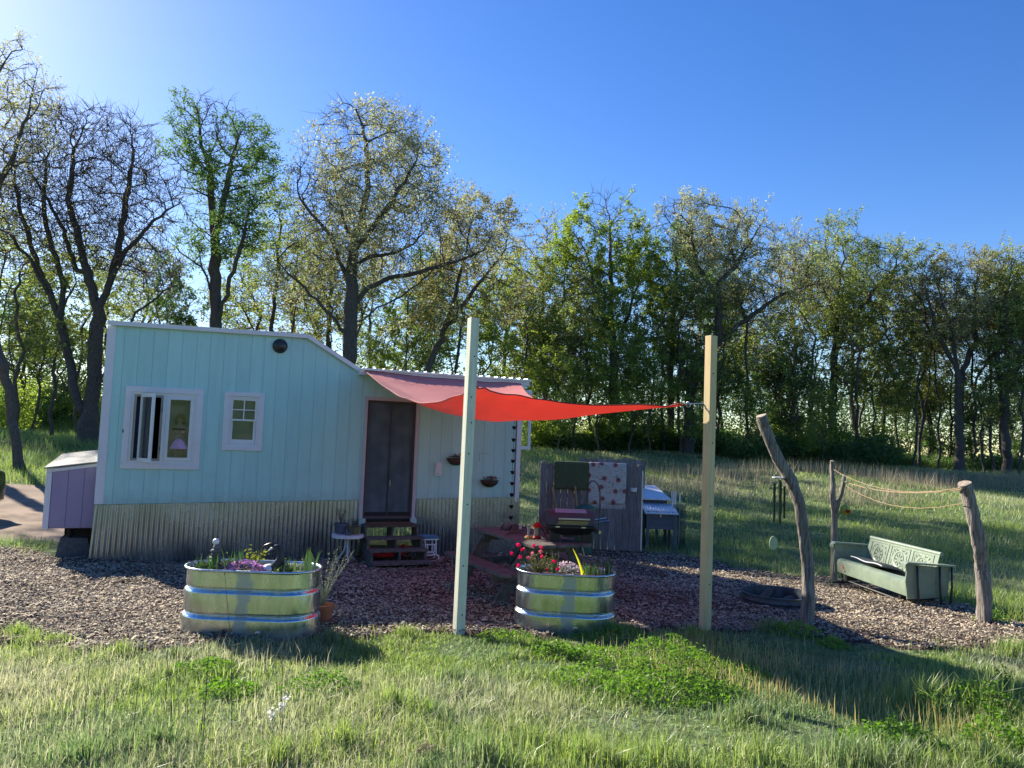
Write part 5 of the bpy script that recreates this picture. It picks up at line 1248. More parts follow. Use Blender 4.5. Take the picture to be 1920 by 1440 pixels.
r1 = ramp(n, [(.10, (.26, .08, .09)), (.20, (.40, .20, .18)), (.24, (.50, .50, .48)), (.9, (.50, .50, .48))]); L.new(vo.outputs['Distance'], r1.inputs[0])
wv = n.new('ShaderNodeTexNoise'); wv.inputs['Scale'].default_value = 5.0; wv.inputs['Detail'].default_value = .5; wv.inputs['Distortion'].default_value = 1.6; L.new(tc.outputs['Object'], wv.inputs['Vector'])
r2 = ramp(n, [(.47, (1, 1, 1)), (.485, (.45, .47, .45)), (.50, (.45, .47, .45)), (.515, (1, 1, 1)), (.60, (1, 1, 1)), (.61, (.65, .5, .48)), (.62, (1, 1, 1))]); L.new(wv.outputs['Fac'], r2.inputs[0])
mx = n.new('ShaderNodeMix'); mx.data_type = 'RGBA'; mx.blend_type = 'MULTIPLY'; mx.inputs['Factor'].default_value = 1; L.new(r1.outputs[0], mx.inputs[6]); L.new(r2.outputs[0], mx.inputs[7])
bs = n.new('ShaderNodeBsdfPrincipled'); bs.inputs['Roughness'].default_value = 1; L.new(mx.outputs[2], bs.inputs['Base Color'])
o = n.new('ShaderNodeOutputMaterial'); L.new(bs.outputs[0], o.inputs[0])
rug('floral_rug', 'pale rug printed with red flowers, fringed, draped over the board screen', 1104, 1174, zr_, zlow2, m, True)
# long handled tools leaning on the screen
for (a, b, lab) in (((1035, 914), (1054, 972), 'yellow wooden tool handle leaning left against the screen'), ((1078, 911), (1084, 972), 'yellow wooden tool handle nearly upright below the green rug')):
    pa = PY(*a, FY - .06); pb_ = PY(b[0] + 6, 1030, FY - .45); pb_.z = gz(pb_.x, pb_.y)
    t = thing('garden_tool', lab, 'tool', pb_, 0, 'garden tools against the screen')
    MB().tube([Vector((0, 0, .0)), pa - pb_], [.02, .024], 10).build('handle', pm('ash_handle', (.42, .26, .10), rough=.5), t, smooth=True)
    MB().box(-.09, .09, -.01, .01, -.02, .22).build('blade', MT['steel'], t)
p = PG(1066, 1034); wb = thing('wheelbarrow', 'red wheelbarrow tray parked behind the grill', 'wheelbarrow', (PY(1066, 960, 14.4).x, 14.4, gz(1, 14.4)))
ztb = PY(1066, 961, 14.4).z - gz(1, 14.4)
B = MB(); vs = [(-.36, -.28, ztb), (.36, -.28, ztb), (.36, .28, ztb), (-.36, .28, ztb), (-.2, -.16, ztb - .22), (.22, -.16, ztb - .22), (.22, .16, ztb - .22), (-.2, .16, ztb - .22)]
B.add(vs, [(0, 1, 5, 4), (1, 2, 6, 5), (2, 3, 7, 6), (3, 0, 4, 7), (4, 5, 6, 7)]); o_ = B.build('tray', MT['red'], wb); s_ = o_.modifiers.new('s', 'SOLIDIFY'); s_.thickness = .006
MB().lathe([(0, -.03), (.15, -.04), (.18, 0), (.15, .04), (0, .03)], 20, m=Matrix.Translation((-.42, 0, .18)) @ Matrix.Rotation(PI / 2, 4, 'X')).build('wheel', MT['blackmatte'], wb, smooth=True)
for y in (-.2, .2):
    MB().tube([(-.42, y * .3, .18), (0, y, ztb - .24), (.75, y * 1.3, ztb - .1)], .015, 8).build('handle', MT['steel'], wb)
    MB().tube([(.15, y, ztb - .24), (.3, y, 0)], .012, 6).build('leg', MT['steel'], wb)
gp_ = thing('green_planter', 'small green lidded tub in front of the board screen', 'tub', (PY(1098, 950, 14.5).x, 14.5, gz(1.4, 14.5)))
zp = PY(1098, 952, 14.5).z - gz(1.4, 14.5)
MB().lathe([(0, 0), (.14, 0), (.17, zp - .03), (.2, zp - .03), (.2, zp), (.1, zp + .06), (0, zp + .07)], 16).build('tub', pm('green_tub', (.05, .14, .09), rough=.4), gp_, smooth=True)
# small white pot hung by string near the fence end
p = PY(1188, 918, FY - .06); hw_ = thing('hanging_pot', 'small white pot hanging by strings near the right end of the screen', 'pot', p)
MB().lathe([(0, -.04), (.055, -.04), (.07, .035), (.063, .035), (.05, -.03)], 16).build('pot', MT['white'], hw_, smooth=True)
B = MB(); B.tube([(-.06, 0, .035), (-.01, .03, .27)], .004, 4); B.tube([(.06, 0, .035), (.0, .03, .27)], .004, 4); B.build('string', MT['rope'], hw_)

# ------------------------------------------------------------------ hen house
CYY = 15.6
a = PY(1211, 1020, CYY); b = PY(1266, 1020, CYY); gc = gz(a.x, CYY)
hc = thing('hen_house', 'slate blue hen house with white corrugated nest box roof', 'hen house', (a.x, CYY, gc))
W = b.x - a.x; zt1 = PY(1240, 965, CYY).z - gc; zb1 = PY(1240, 993, CYY).z - gc
for k in range(3):
    h = (zt1 - zb1) / 3; MB().box(.0, W, 0, .02, zb1 + k * h + .002, zb1 + (k + 1) * h - .002).build('front_board', MT['slate'], hc)
MB().box(.003, W - .003, .022, .45, zb1, zt1 + .06).build('nest_box', MT['slate'], hc)
for x in (0, W - .055):
    MB().box(x, x + .055, -.012, -.001, -.02, zt1).build('leg', MT['slate'], hc); MB().box(x, x + .055, .47, .52, -.02, zt1).build('leg', MT['slate'], hc)
MT['whiteroof'] = pm('white_corrugated', (.78, .80, .84), (.70, .72, .76), rough=.5)
def corr(x0, x1, y0, y1, z0, z1, mat, parent, name, pitch=.055, amp=.009):
    n_ = int((x1 - x0) / .009); vs = []
    for i in range(n_ + 1):
        x = x0 + (x1 - x0) * i / n_; w = amp * math.sin(2 * PI * x / pitch); vs += [(x, y0, z0 + w), (x, y1, z1 + w)]
    B = MB(); B.add(vs, [(2 * i, 2 * i + 2, 2 * i + 3, 2 * i + 1) for i in range(n_)]); o_ = B.build(name, mat, parent, smooth='all'); s_ = o_.modifiers.new('s', 'SOLIDIFY'); s_.thickness = .006; return o_
corr(-.04, W + .05, -.08, .50, zt1 + .02, zt1 + .20, MT['whiteroof'], hc, 'roof_sheet')
MB().box(W * .46, W * .50, -.02, -.013, zt1 - .05, zt1 + .01).build('latch', MT['steel'], hc)
zh = PY(1230, 937, CYY + .55).z - gc; zh2 = PY(1210, 921, CYY + 1.6).z - gc
MB().box(-.75, W - .06, .55, 1.6, .35, zh - .02).build('main_box', MT['slate'], hc)
B = MB(); vs = [(-.8, .45, zh), (W + .0, .45, zh), (W - .1, 1.75, zh2 + .1), (-.8, 1.75, zh2 + .1)]
B.add(vs + [(v[0], v[1], v[2] + .03) for v in vs], [(3, 2, 1, 0), (4, 5, 6, 7), (0, 1, 5, 4), (1, 2, 6, 5), (2, 3, 7, 6), (3, 0, 4, 7)]); B.build('main_roof', MT['whiteroof'], hc)
for x in (-.7, W - .12): 
    for y in (.56, 1.5): MB().box(x, x + .06, y, y + .06, -.03, .352).build('leg', MT['slate'], hc)
MB().box(-.74, -.02, -.0, .5, -.02, zt1).build('side_run', MT['blackmatte'], hc)
# wire netting roll and stakes
m, n, L = nodes('wire_netting')
tc = n.new('ShaderNodeTexCoord'); ck = n.new('ShaderNodeTexWave'); ck.inputs['Scale'].default_value = 22; ck.bands_direction = 'Z'; L.new(tc.outputs['Object'], ck.inputs['Vector'])
tr = n.new('ShaderNodeBsdfTransparent'); df = n.new('ShaderNodeBsdfPrincipled'); df.inputs['Base Color'].default_value = (.035, .055, .045, 1); df.inputs['Roughness'].default_value = .6
rr = ramp(n, [(.2, (.35,) * 3), (.9, (.6,) * 3)]); L.new(ck.outputs['Fac'], rr.inputs[0])
mx = n.new('ShaderNodeMixShader'); L.new(rr.outputs[0], mx.inputs[0]); L.new(tr.outputs[0], mx.inputs[1]); L.new(df.outputs[0], mx.inputs[2]); o = n.new('ShaderNodeOutputMaterial'); L.new(mx.outputs[0], o.inputs[0])
wp = PY(1273, 1018, 15.9); wr = thing('netting_roll', 'upright roll of dark green wire netting beside the hen house', 'wire netting', (wp.x, 15.9, gz(wp.x, 15.9)))
hz_ = PY(1273, 946, 15.9).z - gz(wp.x, 15.9)
MB().lathe([(.13, 0), (.13, hz_)], 20).build('netting', m, wr, smooth='all')
wr2 = thing('fence_stakes', 'bundle of thin white stakes standing in the netting roll', 'stakes', (wp.x - .05, 15.9, gz(wp.x, 15.9)))
for i, (px, tilt) in enumerate(((1258, -.05), (1262, -.03), (1266, -.03), (1275, .02))):
    x = PY(px, 1000, 15.9).x - wp.x + .05; MB().tube([(x * .5 + .02, .02 * i, 0), (x, .02 * i, hz_ + .27 - .03 * (i == 3))], .012, 6).build('stake', MT['vinyl'], wr2)

# ------------------------------------------------------------------ driftwood style log posts with string
def logpost(label, Y, pts, ws, extra=None, name='log_post', base=None):
    b = PY(*pts[0], Y); b.z = gz(b.x, Y) - .05
    t = thing(name, label, 'post', b, 0, 'crooked log posts round the fire pit')
    P_ = [Vector((0, 0, 0))] + [PY(x, y, Y + .02 * math.sin(k * 2)) - b for k, (x, y) in enumerate(pts[1:])]
    # refine and roughen
    Q = []; Rr = []
    for i in range(len(P_) - 1):
        for k in range(6):
            u = k / 6; Q.append(P_[i].lerp(P_[i + 1], u)); Rr.append((ws[i] * (1 - u) + ws[i + 1] * u))
    Q.append(P_[-1]); Rr.append(ws[-1])
    B = MB(); n_ = 16; vs = []
    for i, p in enumerate(Q):
        d = (Q[min(i + 1, len(Q) - 1)] - Q[max(i - 1, 0)]).normalized(); a_ = Vector((1, 0, 0)); a_ = (a_ - d * a_.dot(d)).normalized(); c_ = d.cross(a_)
        for j in range(n_):
            th = 2 * PI * j / n_; r = Rr[i] * (1 + .10 * math.sin(3 * th + i * .25) + .10 * (mnoise.noise(Vector((math.cos(th) * 1.5, math.sin(th) * 1.5, i * .3 + Y)))) + rs.normal(0, .028) + .07 * mnoise.noise(Vector((math.cos(th) * 4, math.sin(th) * 4, i * .9 + Y))))
            if i == len(Q) - 1: r *= .93
            vs.append(p + a_ * (r * math.cos(th)) + c_ * (r * math.sin(th)))
    k = len(Q)
    B.add(vs, [(i * n_ + j, i * n_ + (j + 1) % n_, (i + 1) * n_ + (j + 1) % n_, (i + 1) * n_ + j) for i in range(k - 1) for j in range(n_)])
    B.build('trunk', MT['log'], t, smooth='all')
    B = MB(); o_ = (k - 1) * n_; B.add(vs[o_:] + [Q[-1] + (Q[-1] - Q[-2]).normalized() * .004], [(j, (j + 1) % n_, n_) for j in range(n_)]); B.build('cut_end', MT['endgrain'], t)
    return t, [q + b for q in Q]
w1 = lambda px, Y: px * .93 * Y / F / 2
L1, Q1 = logpost('tall bent grey log post beside the fire ring', 8.4, [(1513, 1170), (1515, 1120), (1514, 1060), (1507, 1000), (1500, 945), (1482, 900), (1462, 868), (1447, 835), (1434, 800), (1427, 779)], [w1(x, 8.4) for x in (25, 24, 23, 21, 22, 24, 22, 21, 22, 21)])
MB().tube([PY(1462, 860, 8.4) - L1.location, PY(1472, 872, 8.36) - L1.location], [.02, .008], 6).build('branch_stub', MT['log'], L1)
L2, Q2 = logpost('thin forked grey log post behind the green glider', 12.3, [(1564, 1062), (1564, 1000), (1564, 960), (1561, 930), (1562, 905), (1560, 880), (1560, 864)], [w1(x, 12.3) for x in (13, 12, 12, 11, 9, 9, 8)])
fk = [PY(x, y, 12.3) - L2.location for x, y in ((1566, 962), (1571, 942), (1578, 925), (1582, 905), (1583, 890))]
MB().tube(fk, [w1(x, 12.3) for x in (10, 10, 8, 8, 7)], 10).build('fork_limb', MT['log'], L2, smooth='all')
L3, Q3 = logpost('thick leaning sawn log post at the right of the yard', 9.0, [(1846, 1172), (1846, 1120), (1840, 1060), (1834, 1010), (1825, 965), (1814, 925), (1808, 906)], [w1(x, 9.0) for x in (27, 27, 25, 25, 24, 25, 26)])
def string(label, a, b, sag, r=.004, mat='rope'):
    t = thing('rope', label, 'rope', a, 0, 'ropes strung between the log posts')
    MB().tube([(b - a) * (i / 24) - Vector((0, 0, sag * 4 * (i / 24) * (1 - i / 24))) + Vector((0, 0, .003 * math.sin(i * 2.1))) for i in range(25)], r, 5).build('strand', MT[mat], t)
e3 = PY(1803, 917, 8.95); e3b = PY(1809, 942, 8.95)
string('middle rope ending at the right limb of the forked post', PY(1583, 903, 12.28), e3, .10, .006)
string('upper rope ending at the tip of the forked post', PY(1562, 880, 12.28), e3 + Vector((0, .03, .015)), .17)
string('lowest rope sagging below the other two', PY(1578, 905, 12.28), e3b, .20, .0045)
# flower shaped feeder hung from the fork
p = PY(1584, 956, 12.25); ff = thing('hanging_lantern', 'small yellow green ball with a red flower hanging from the forked post', 'ornament', p)
MB().tube([(0, 0, .06), (0, 0, .15)], .003, 4).build('string', MT['rope'], ff)
MB().blob((0, 0, .0), .075, .075, .085, 12, 5, .12).build('ball', pm('yellow_ball', (.42, .42, .08), (.25, .3, .06), rough=.6, scale=12), ff, smooth='all')
C = rs.normal(0, .022, (40, 3)) + (.02, -.07, -.02); cards_obj('flower', leaf_cards(C, rs.uniform(.03, .05, 40), rs, aspect=.8), leafmat('red_paper', (.5, .05, .02), col2=(.6, .12, .04), trans=.2), ff)
# wind chime
hang = PY(1455, 852, 8.4); cp_ = PY(1460, 895, 8.4); wc = thing('wind_chime', 'wind chime of dark tubes hanging from the tall bent log', 'wind chime', cp_)
B = MB(); B.tube([hang - cp_, Vector((0, 0, .09))], .002, 4); 
for k in range(3): B.tube([(0, 0, .09), (.055 * math.cos(k * 2.1 + .4), .055 * math.sin(k * 2.1 + .4), .004)], .0015, 4)
B.tube([(0, 0, 0), (0, 0, PY(1455, 1004, 8.4).z - cp_.z)], .0015, 4); B.build('string', MT['black'], wc)
MB().lathe([(0, -.006), (.07, -.006), (.07, .004), (0, .006)], 20).build('disc', MT['vinyl'], wc, smooth=True)
for (px, y0, y1, dy) in ((1450, 905, 978, -.03), (1460, 900, 981, -.045), (1471, 912, 972, .0), (1455, 908, 960, .04), (1467, 905, 965, .045)):
    a = PY(px, y0, 8.4) - cp_; b = PY(px - .6, y1, 8.4) - cp_; MB().tube([a + Vector((0, dy, 0)), b + Vector((0, dy, 0))], .0125, 10).build('tube', pm('chime_%d' % px, (.015, .035, .03), rough=.3, metal=.3), wc, smooth=True)
MB().lathe([(0, -.008), (.04, -.008), (.04, .008), (0, .008)], 14, PY(1460, 944, 8.4) - cp_).build('striker', MT['black'], wc)
q = PY(1450, 1018, 8.4) - cp_; B = MB(); pts = [(.045 * math.cos(t) * (1 - .12 * math.sin(t)), .075 * math.sin(t)) for t in np.linspace(0, 2 * PI, 22, endpoint=False)]
B.prism([(q.x + a, q.z + b) for a, b in pts], -.004, .004); B.build('wind_sail', pm('pale_green_disc', (.55, .62, .38), (.48, .56, .32), rough=.4), wc)

# ------------------------------------------------------------------ fire ring
fp = Vector((3.43, 9.66, 0)); gfp = gz(3.43, 9.66)
frg = thing('fire_ring', 'low round corrugated metal fire ring with charred wood inside', 'fire ring', (fp.x, fp.y, gfp))
MT['burnt'] = pm('burnt_steel', (.11, .14, .17), (.05, .06, .075), rough=.55, metal=.6, scale=10, dirt=.5, dirtcol=(.10, .06, .04))
MB().lathe([(.44, -.02), (.44, .03), (.452, .05), (.44, .075), (.44, .10), (.452, .12), (.44, .145), (.44, .175), (.46, .18), (.46, .19), (.43, .19), (.425, .0)], 48).build('ring', MT['burnt'], frg, smooth=True)
MB().lathe([(0, .03), (.42, .02)], 24).build('ash', pm('ash', (.09, .085, .08), (.03, .03, .03), rough=1, scale=14, bump=1, dist=.02), frg)
for i, (a, b) in enumerate((((-.25, .0, .05), (-.05, .12, .19)), ((-.15, -.2, .06), (.2, .1, .10)), ((.0, -.2, .07), (.25, .2, .08)))):
    t = thing('charred_log', ['charred log leaning on the rim inside the fire ring', 'charred log lying flat across the ash', 'smaller charred log lying beside the flat one'][i], 'log', Vector((fp.x, fp.y, gfp)), 0, 'logs in the fire ring')
    MB().tube([a, b], [.05, .04], 10).build('log', pm('char%d' % i, (.10, .085, .07), (.02, .02, .02), rough=1, scale=9, bump=1), t, smooth='all')

# ------------------------------------------------------------------ metal glider bench
near = PG(1700, 1137); far = PG(1563, 1086)
near = Vector((5.22, 9.95, 0)); far = Vector((5.10, 11.85, 0))
GL = (far - near).length; ang = math.atan2((far - near).y, (far - near).x)   # local +X = near -> far, local +Y points left towards the front
gzg = gz(5.4, 11) - .0
gl = thing('glider_bench', 'old sage green metal glider bench with pierced star pattern backrest', 'glider', (near.x, near.y, gzg), ang)
DP = .62
seatz0, seatz1 = .20, .41
B = MB(); prof = [(.0, .20), (.012, .34), (-.0, .39), (-.04, .412), (-.10, .405), (-.30, .36), (-.50, .33), (-.50, .31), (-.10, .38), (-.03, .385), (-.02, .20)]
m2_ = Matrix(((0, 1, 0, 0), (1, 0, 0, 0), (0, 0, 1, 0), (0, 0, 0, 1)))
B = MB(); B.prism([(p_[0], p_[1]) for p_ in prof], .05, GL - .05, m2_); B.build('seat', MT['greenpaint'], gl, smooth=True)
# backrest: leaning panel with roll at the top, three pressed squares with pierced pattern
bk0 = Vector((0, -.38, .33)); bk1 = Vector((0, -.50, .77))
up_ = (bk1 - bk0).normalized(); nf = Vector((0, up_.z, -up_.y))    # faces the sitter
bm_ = Matrix(((1, 0, 0, 0), (0, nf.y, up_.y, 0), (0, nf.z, up_.z, 0), (0, 0, 0, 1))); bm_.translation = bk0
BH = (bk1 - bk0).length
bk_ = MB(); bk_.box(.10, GL - .10, -.012, 0, 0, BH - .03, bm_)
bko = bk_.build('backrest', MT['greenpaint'], gl, bevel=.004)
B = MB(); B.tube([bm_ @ Vector((.09, -.02, BH - .025)), bm_ @ Vector((GL - .09, -.02, BH - .025))], .028, 12); B.build('top_roll', MT['greenpaint'], bko, smooth=True)
pw = (GL - .32) / 3
for k in range(3):
    cx_ = .16 + pw * (k + .5); cz_ = BH * .47; hw2 = pw * .44; hh2 = BH * .40
    B = MB(); 
    frame(B, 0, 0, 0, 0, 0, 0, 0) if False else None
    for (x0, x1, z0, z1) in ((cx_ - hw2, cx_ + hw2, cz_ + hh2 - .012, cz_ + hh2), (cx_ - hw2, cx_ + hw2, cz_ - hh2, cz_ - hh2 + .012), (cx_ - hw2, cx_ - hw2 + .012, cz_ - hh2 + .012, cz_ + hh2 - .012), (cx_ + hw2 - .012, cx_ + hw2, cz_ - hh2 + .012, cz_ + hh2 - .012)):
        B.box(x0, x1, .0005, .007, z0, z1, bm_)
    B.build('pressed_border', MT['greenpaint'], bko)
    B = MB(); rs_ = min(hw2, hh2) 
    def petal(cx, cz, a, r0, r1, w):
        pts = [(cx + r0 * math.cos(a), cz + r0 * math.sin(a)), (cx + (r0 * .35 + r1 * .65) * math.cos(a) - w * math.sin(a), cz + (r0 * .35 + r1 * .65) * math.sin(a) + w * math.cos(a)), (cx + r1 * math.cos(a), cz + r1 * math.sin(a)), (cx + (r0 * .35 + r1 * .65) * math.cos(a) + w * math.sin(a), cz + (r0 * .35 + r1 * .65) * math.sin(a) - w * math.cos(a))]
        B.add([bm_ @ Vector((x, .0022, z)) for x, z in pts], [(0, 1, 2, 3)])
    for q in range(8): petal(cx_, cz_, q * PI / 4 + (PI / 8) * 0, rs_ * .16, rs_ * .52, rs_ * .075)
    for sx_ in (-1, 1):
        for sz_ in (-1, 1):
            a0 = math.atan2(sz_ * hh2, sx_ * hw2); petal(cx_ + sx_ * hw2 * .50, cz_ + sz_ * hh2 * .50, a0, 0.0, rs_ * .34, rs_ * .07)
            for (ox, oz, rr_, s0, s1) in ((.30, .82, .22, 0, PI), (.84, .30, .22, PI / 2, 1.5 * PI)):
                pts = []; K = 8; cx2, cz2 = cx_ + sx_ * hw2 * ox, cz_ + sz_ * hh2 * oz
                for i in range(K + 1):
                    t_ = i / K; al = s0 + (s1 - s0) * t_
                    dx, dz = (math.cos(al), -math.sin(al) * .6) if ox < .5 else (math.cos(al) * .6 + .0, math.sin(al))
                    w_ = rs_ * (.02 + .05 * math.sin(PI * t_))
                    pts.append((cx2 + sx_ * rs_ * rr_ * dx, cz2 + sz_ * rs_ * rr_ * dz, w_))
                vs = []
                for (x, z, w_) in pts: vs += [bm_ @ Vector((x - w_ * .5, .0022, z + w_ * .5)), bm_ @ Vector((x + w_ * .5, .0022, z - w_ * .5))]
                B.add(vs, [(2 * i, 2 * i + 1, 2 * i + 3, 2 * i + 2) for i in range(K)])
    B.build('pierced_pattern', MT['holeblack'], bko)
    MB().tube([bm_ @ Vector((cx_ + rs_ * .60 * math.cos(2 * PI * i / 24), .002, cz_ + rs_ * .60 * math.sin(2 * PI * i / 24))) for i in range(25)], .005, 5, cap=False).build('pressed_ring', MT['greenpaint'], bko)
# arms
for k, x in enumerate((.0, GL)):
    sgn = 1 if k else -1
    B = MB(); pr_ = [(.02, .17), (.03, .30), (.045, .40), (.03, .50), (.02, .62), (-.56, .58), (-.52, .22), (-.20, .18)]
    B.prism(pr_, x - .008, x + .008, m2_); ao = B.build('arm_panel', MT['greenpaint'], gl)
    B = MB(); B.prism([(-.60, .60), (.03, .625), (.06, .61), (.065, .57), (.075, .57), (.07, .62), (.035, .65), (-.62, .62)], x - .055, x + .055, m2_); B.build('armrest', MT['greenpaint'], ao, smooth=True)
    for (y0, y1) in ((-.10, -.12), (-.40, -.42), (-.56, -.54)):
        B = MB(); xx = x + sgn * .035; B.tube([(xx, y0, .60), (xx + sgn * .015, y0 + .005, .35), (xx, y1, .12), (xx, y1, .02)], .014, 8); B.build('leg_tube', MT['black'], gl, smooth='all')
    B = MB(); xx = x + sgn * .03; B.tube([(xx, -.62, .03), (xx, .02, .03)], .016, 8); B.build('base_rail', MT['black'], gl)
MB().tube([(.06, -.06, .10), (GL - .06, -.06, .10)], .014, 8).build('cross_bar', MT['black'], gl)
MB().tube([(.06, -.48, .10), (GL - .06, -.48, .10)], .014, 8).build('cross_bar', MT['black'], gl)
for x in (.25, GL - .25): MB().beam((x, -.5, .14), (x, -.03, .14), .05, .06).build('swing_bracket', MT['black'], gl)
B = MB()
for (dx, dz, w, h) in ((0, .30, .07, .012), (.02, .285, .012, .05), (.05, .27, .012, .06), (.06, .25, .05, .012), (.085, .235, .012, .04)): B.box(GL - .18 - dx - w, GL - .18 - dx, .0145, .0165, dz, dz + h)
B.build('orange_mark', pm('coral_paint', (.62, .20, .12), rough=.6), gl)
# cushion / crumpled dark cloth on the seat
cu_ = thing('dark_cushion', 'flat dark cushion with a pale seam lying on the far end of the glider', 'cushion', Vector((near.x, near.y, gzg)), ang)
B = MB(); vs = []; NX, NY = 14, 10
for sgn in (1, -1):
    for i in range(NX + 1):
        for j in range(NY + 1):
            u, v = i / NX, j / NY; e = (math.sin(PI * u) * math.sin(PI * v)) ** .45
            vs.append((GL * .38 + .85 * u, -.07 - .36 * v, .44 - .08 * v + .03 + sgn * .045 * e + .01 * math.sin(u * 9)))
o1 = (NX + 1) * (NY + 1)
B.add(vs, [(i * (NY + 1) + j, (i + 1) * (NY + 1) + j, (i + 1) * (NY + 1) + j + 1, i * (NY + 1) + j + 1) for i in range(NX) for j in range(NY)] + [(o1 + i * (NY + 1) + j, o1 + i * (NY + 1) + j + 1, o1 + (i + 1) * (NY + 1) + j + 1, o1 + (i + 1) * (NY + 1) + j) for i in range(NX) for j in range(NY)])
B.build('cushion', pm('navy_cloth', (.02, .035, .045), rough=.9), cu_, smooth='all')
MB().tube([(GL * .38 + .85 * i / 14, -.06, .475 + .01 * math.sin(i * .64)) for i in range(15)], .007, 5).build('piping', MT['vinyl'], cu_)

# ------------------------------------------------------------------ parked car just entering the picture at the left edge
cx0 = PY(5, 950, 15.9); cb = thing('parked_car', 'dark green car parked at the left edge of the picture', 'car', (cx0.x, 14.3, gz(-10.5, 14.3)))
MT['carpaint'] = pm('dark_green_paint', (.03, .07, .04), rough=.25, coat=.6, bump=0)
prof = [(-4.3, .35), (-4.35, .7), (-4.1, .9), (-3.2, 1.02), (-2.6, 1.42), (-1.0, 1.46), (-.25, 1.1), (-.03, 1.0), (0, .75), (-.02, .42), (-.15, .32)]
B = MB(); vs = []; ys = [(0, .12), (.06, .04), (.2, 0), (1.5, 0), (1.64, .04), (1.7, .12)]
for (y, ins) in ys:
    for (x, z) in prof: vs.append((x * (1 - ins * .06) - ins * .3, y, .32 + (z - .32) * (1 - ins * .9)))
n_ = len(prof); B.add(vs, [(k * n_ + i, k * n_ + (i + 1) % n_, (k + 1) * n_ + (i + 1) % n_, (k + 1) * n_ + i) for k in range(5) for i in range(n_)] + [tuple(range(n_ - 1, -1, -1)), tuple(5 * n_ + i for i in range(n_))])
B.build('body', MT['carpaint'], cb, smooth=True)
for x in (-.75, -3.45):
    for y in (.02, 1.5):
        w_ = MB().lathe([(.20, -.01), (.30, -.02), (.33, .02), (.33, .16), (.30, .2), (0, .2)], 24, m=Matrix.Translation((x, y + .18, .33)) @ Matrix.Rotation(PI / 2, 4, 'X')).build('wheel', MT['blackmatte'], cb, smooth=True)
        MB().lathe([(0, 0), (.2, 0), (.2, .16)], 20, m=Matrix.Translation((x, y, .33)) @ Matrix.Rotation(PI / 2, 4, 'X')).build('rim', MT['steel'], w_)
MB().prism([(-3.0, 1.05), (-2.55, 1.36), (-1.1, 1.39), (-.55, 1.12)], -.005, .02).build('side_window', MT['glass'], cb)

# ------------------------------------------------------------------ single tall stalks and white flowers in the front grass
stk = [(298, 1400, 1225), (372, 1420, 1240), (502, 1395, 1195), (640, 1380, 1150), (700, 1400, 1175), (756, 1400, 1170), (868, 1400, 1110), (820, 1395, 1260), (960, 1380, 1175), (440, 1390, 1285), (1040, 1210, 1150), (240, 1390, 1260), (395, 1385, 1250), (1050, 1330, 1235)]
for i, (px, py0, py1) in enumerate([(310, 1330, 1228), (375, 1390, 1300), (248, 1400, 1262), (322, 1350, 1240), (350, 1390, 1290), (380, 1400, 1215), (435, 1380, 1090), (193, 1390, 1290), (155, 1390, 1230), (425, 1330, 1255), (1028, 1215, 1172), (527, 1330, 1215), (552, 1260, 1218)]):
    p = PG(px, py0); h = max(.05, (py0 - py1) * p.y / F)
    od = ['first', 'second', 'third', 'fourth', 'fifth', 'sixth', 'seventh', 'eighth', 'ninth', 'tenth', 'eleventh', 'twelfth', 'last'][sorted([310, 375, 248, 322, 350, 380, 435, 193, 155, 425, 1028, 527, 552]).index(px)]
    t = thing('dry_stalk', ('pale seed headed stalk standing alone before the smaller tub' if px == 1028 else 'thin dry flower stalk, %s from the left in the front grass' % od), 'dry stalk', p, 0, 'tall dry stalks in the front grass')
    le = rs.normal(0, .06)
    MB().tube([(0, 0, -.02), (le * h * .3, 0, h * .5), (le * h, 0, h)], [.0028, .002, .0012], 5).build('stem', MT['rope'] if i in (10,) else MT['twig'], t)
    MB().blob((le * h, 0, h), .005, .005, .02 if i > 9 else .012, 6, i, .2).build('seed_head', MT['rope'], t)
MT['whitepetal'] = leafmat('white_petal', (.75, .75, .72), col2=(.8, .8, .78), trans=.3)
for i, (px, py, lab) in enumerate(((534, 1308, 'white wildflower, uppermost of the three in the front grass'), (529, 1324, 'white wildflower, middle one of the three in the front grass'), (510, 1338, 'white wildflower, lowest of the three in the front grass'))):
    b = PG(522 + i * 3, 1400); p = PY(px, py, b.y)
    t = thing('white_wildflower', lab, 'wildflower', b, 0, 'white wildflowers in the front grass')
    d = p - b; MB().tube([(0, 0, 0), d * .5 + Vector((.01, 0, 0)), d], .0018, 5).build('stem', MT['stem'], t)
    C = rs.normal(0, .011, (26, 3)) + np.array(d); cards_obj('bloom', leaf_cards(C, rs.uniform(.012, .02, 26), rs, aspect=.8), MT['whitepetal'], t)
p = PG(795, 1425); t = thing('dead_seed_clump', 'round brown dead seed clump low in the front grass', 'plant', p + Vector((0, 0, .04)))
C = rs.normal(0, 1, (500, 3)); C /= np.linalg.norm(C, axis=1)[:, None]; cards_obj('fluff', leaf_cards(C * rs.uniform(.03, .06, (500, 1)), rs.uniform(.01, .022, 500), rs, aspect=.3), leafmat('dead_fluff', (.26, .20, .15), col2=(.34, .27, .2), trans=.2), t)
for i, (px, py, h) in enumerate(((1755, 1345, .26), (1838, 1340, .18), (1675, 1400, .2), (1890, 1300, .2))):
    p = PG(px, py); t = thing('leafy_weed', ['tall branching leafy weed on the edge of the long shadow', 'small leafy weed right of the branching one', 'upright leafy weed low at the right of the grass', 'leafy weed nearest the right picture edge'][i], 'weed', p, 0, 'tall weeds at the right of the grass')
    sprig(t, 7, h, .12, 0, .03, MT['weed'], MT['stem'], rs, 16, aspect=.35)
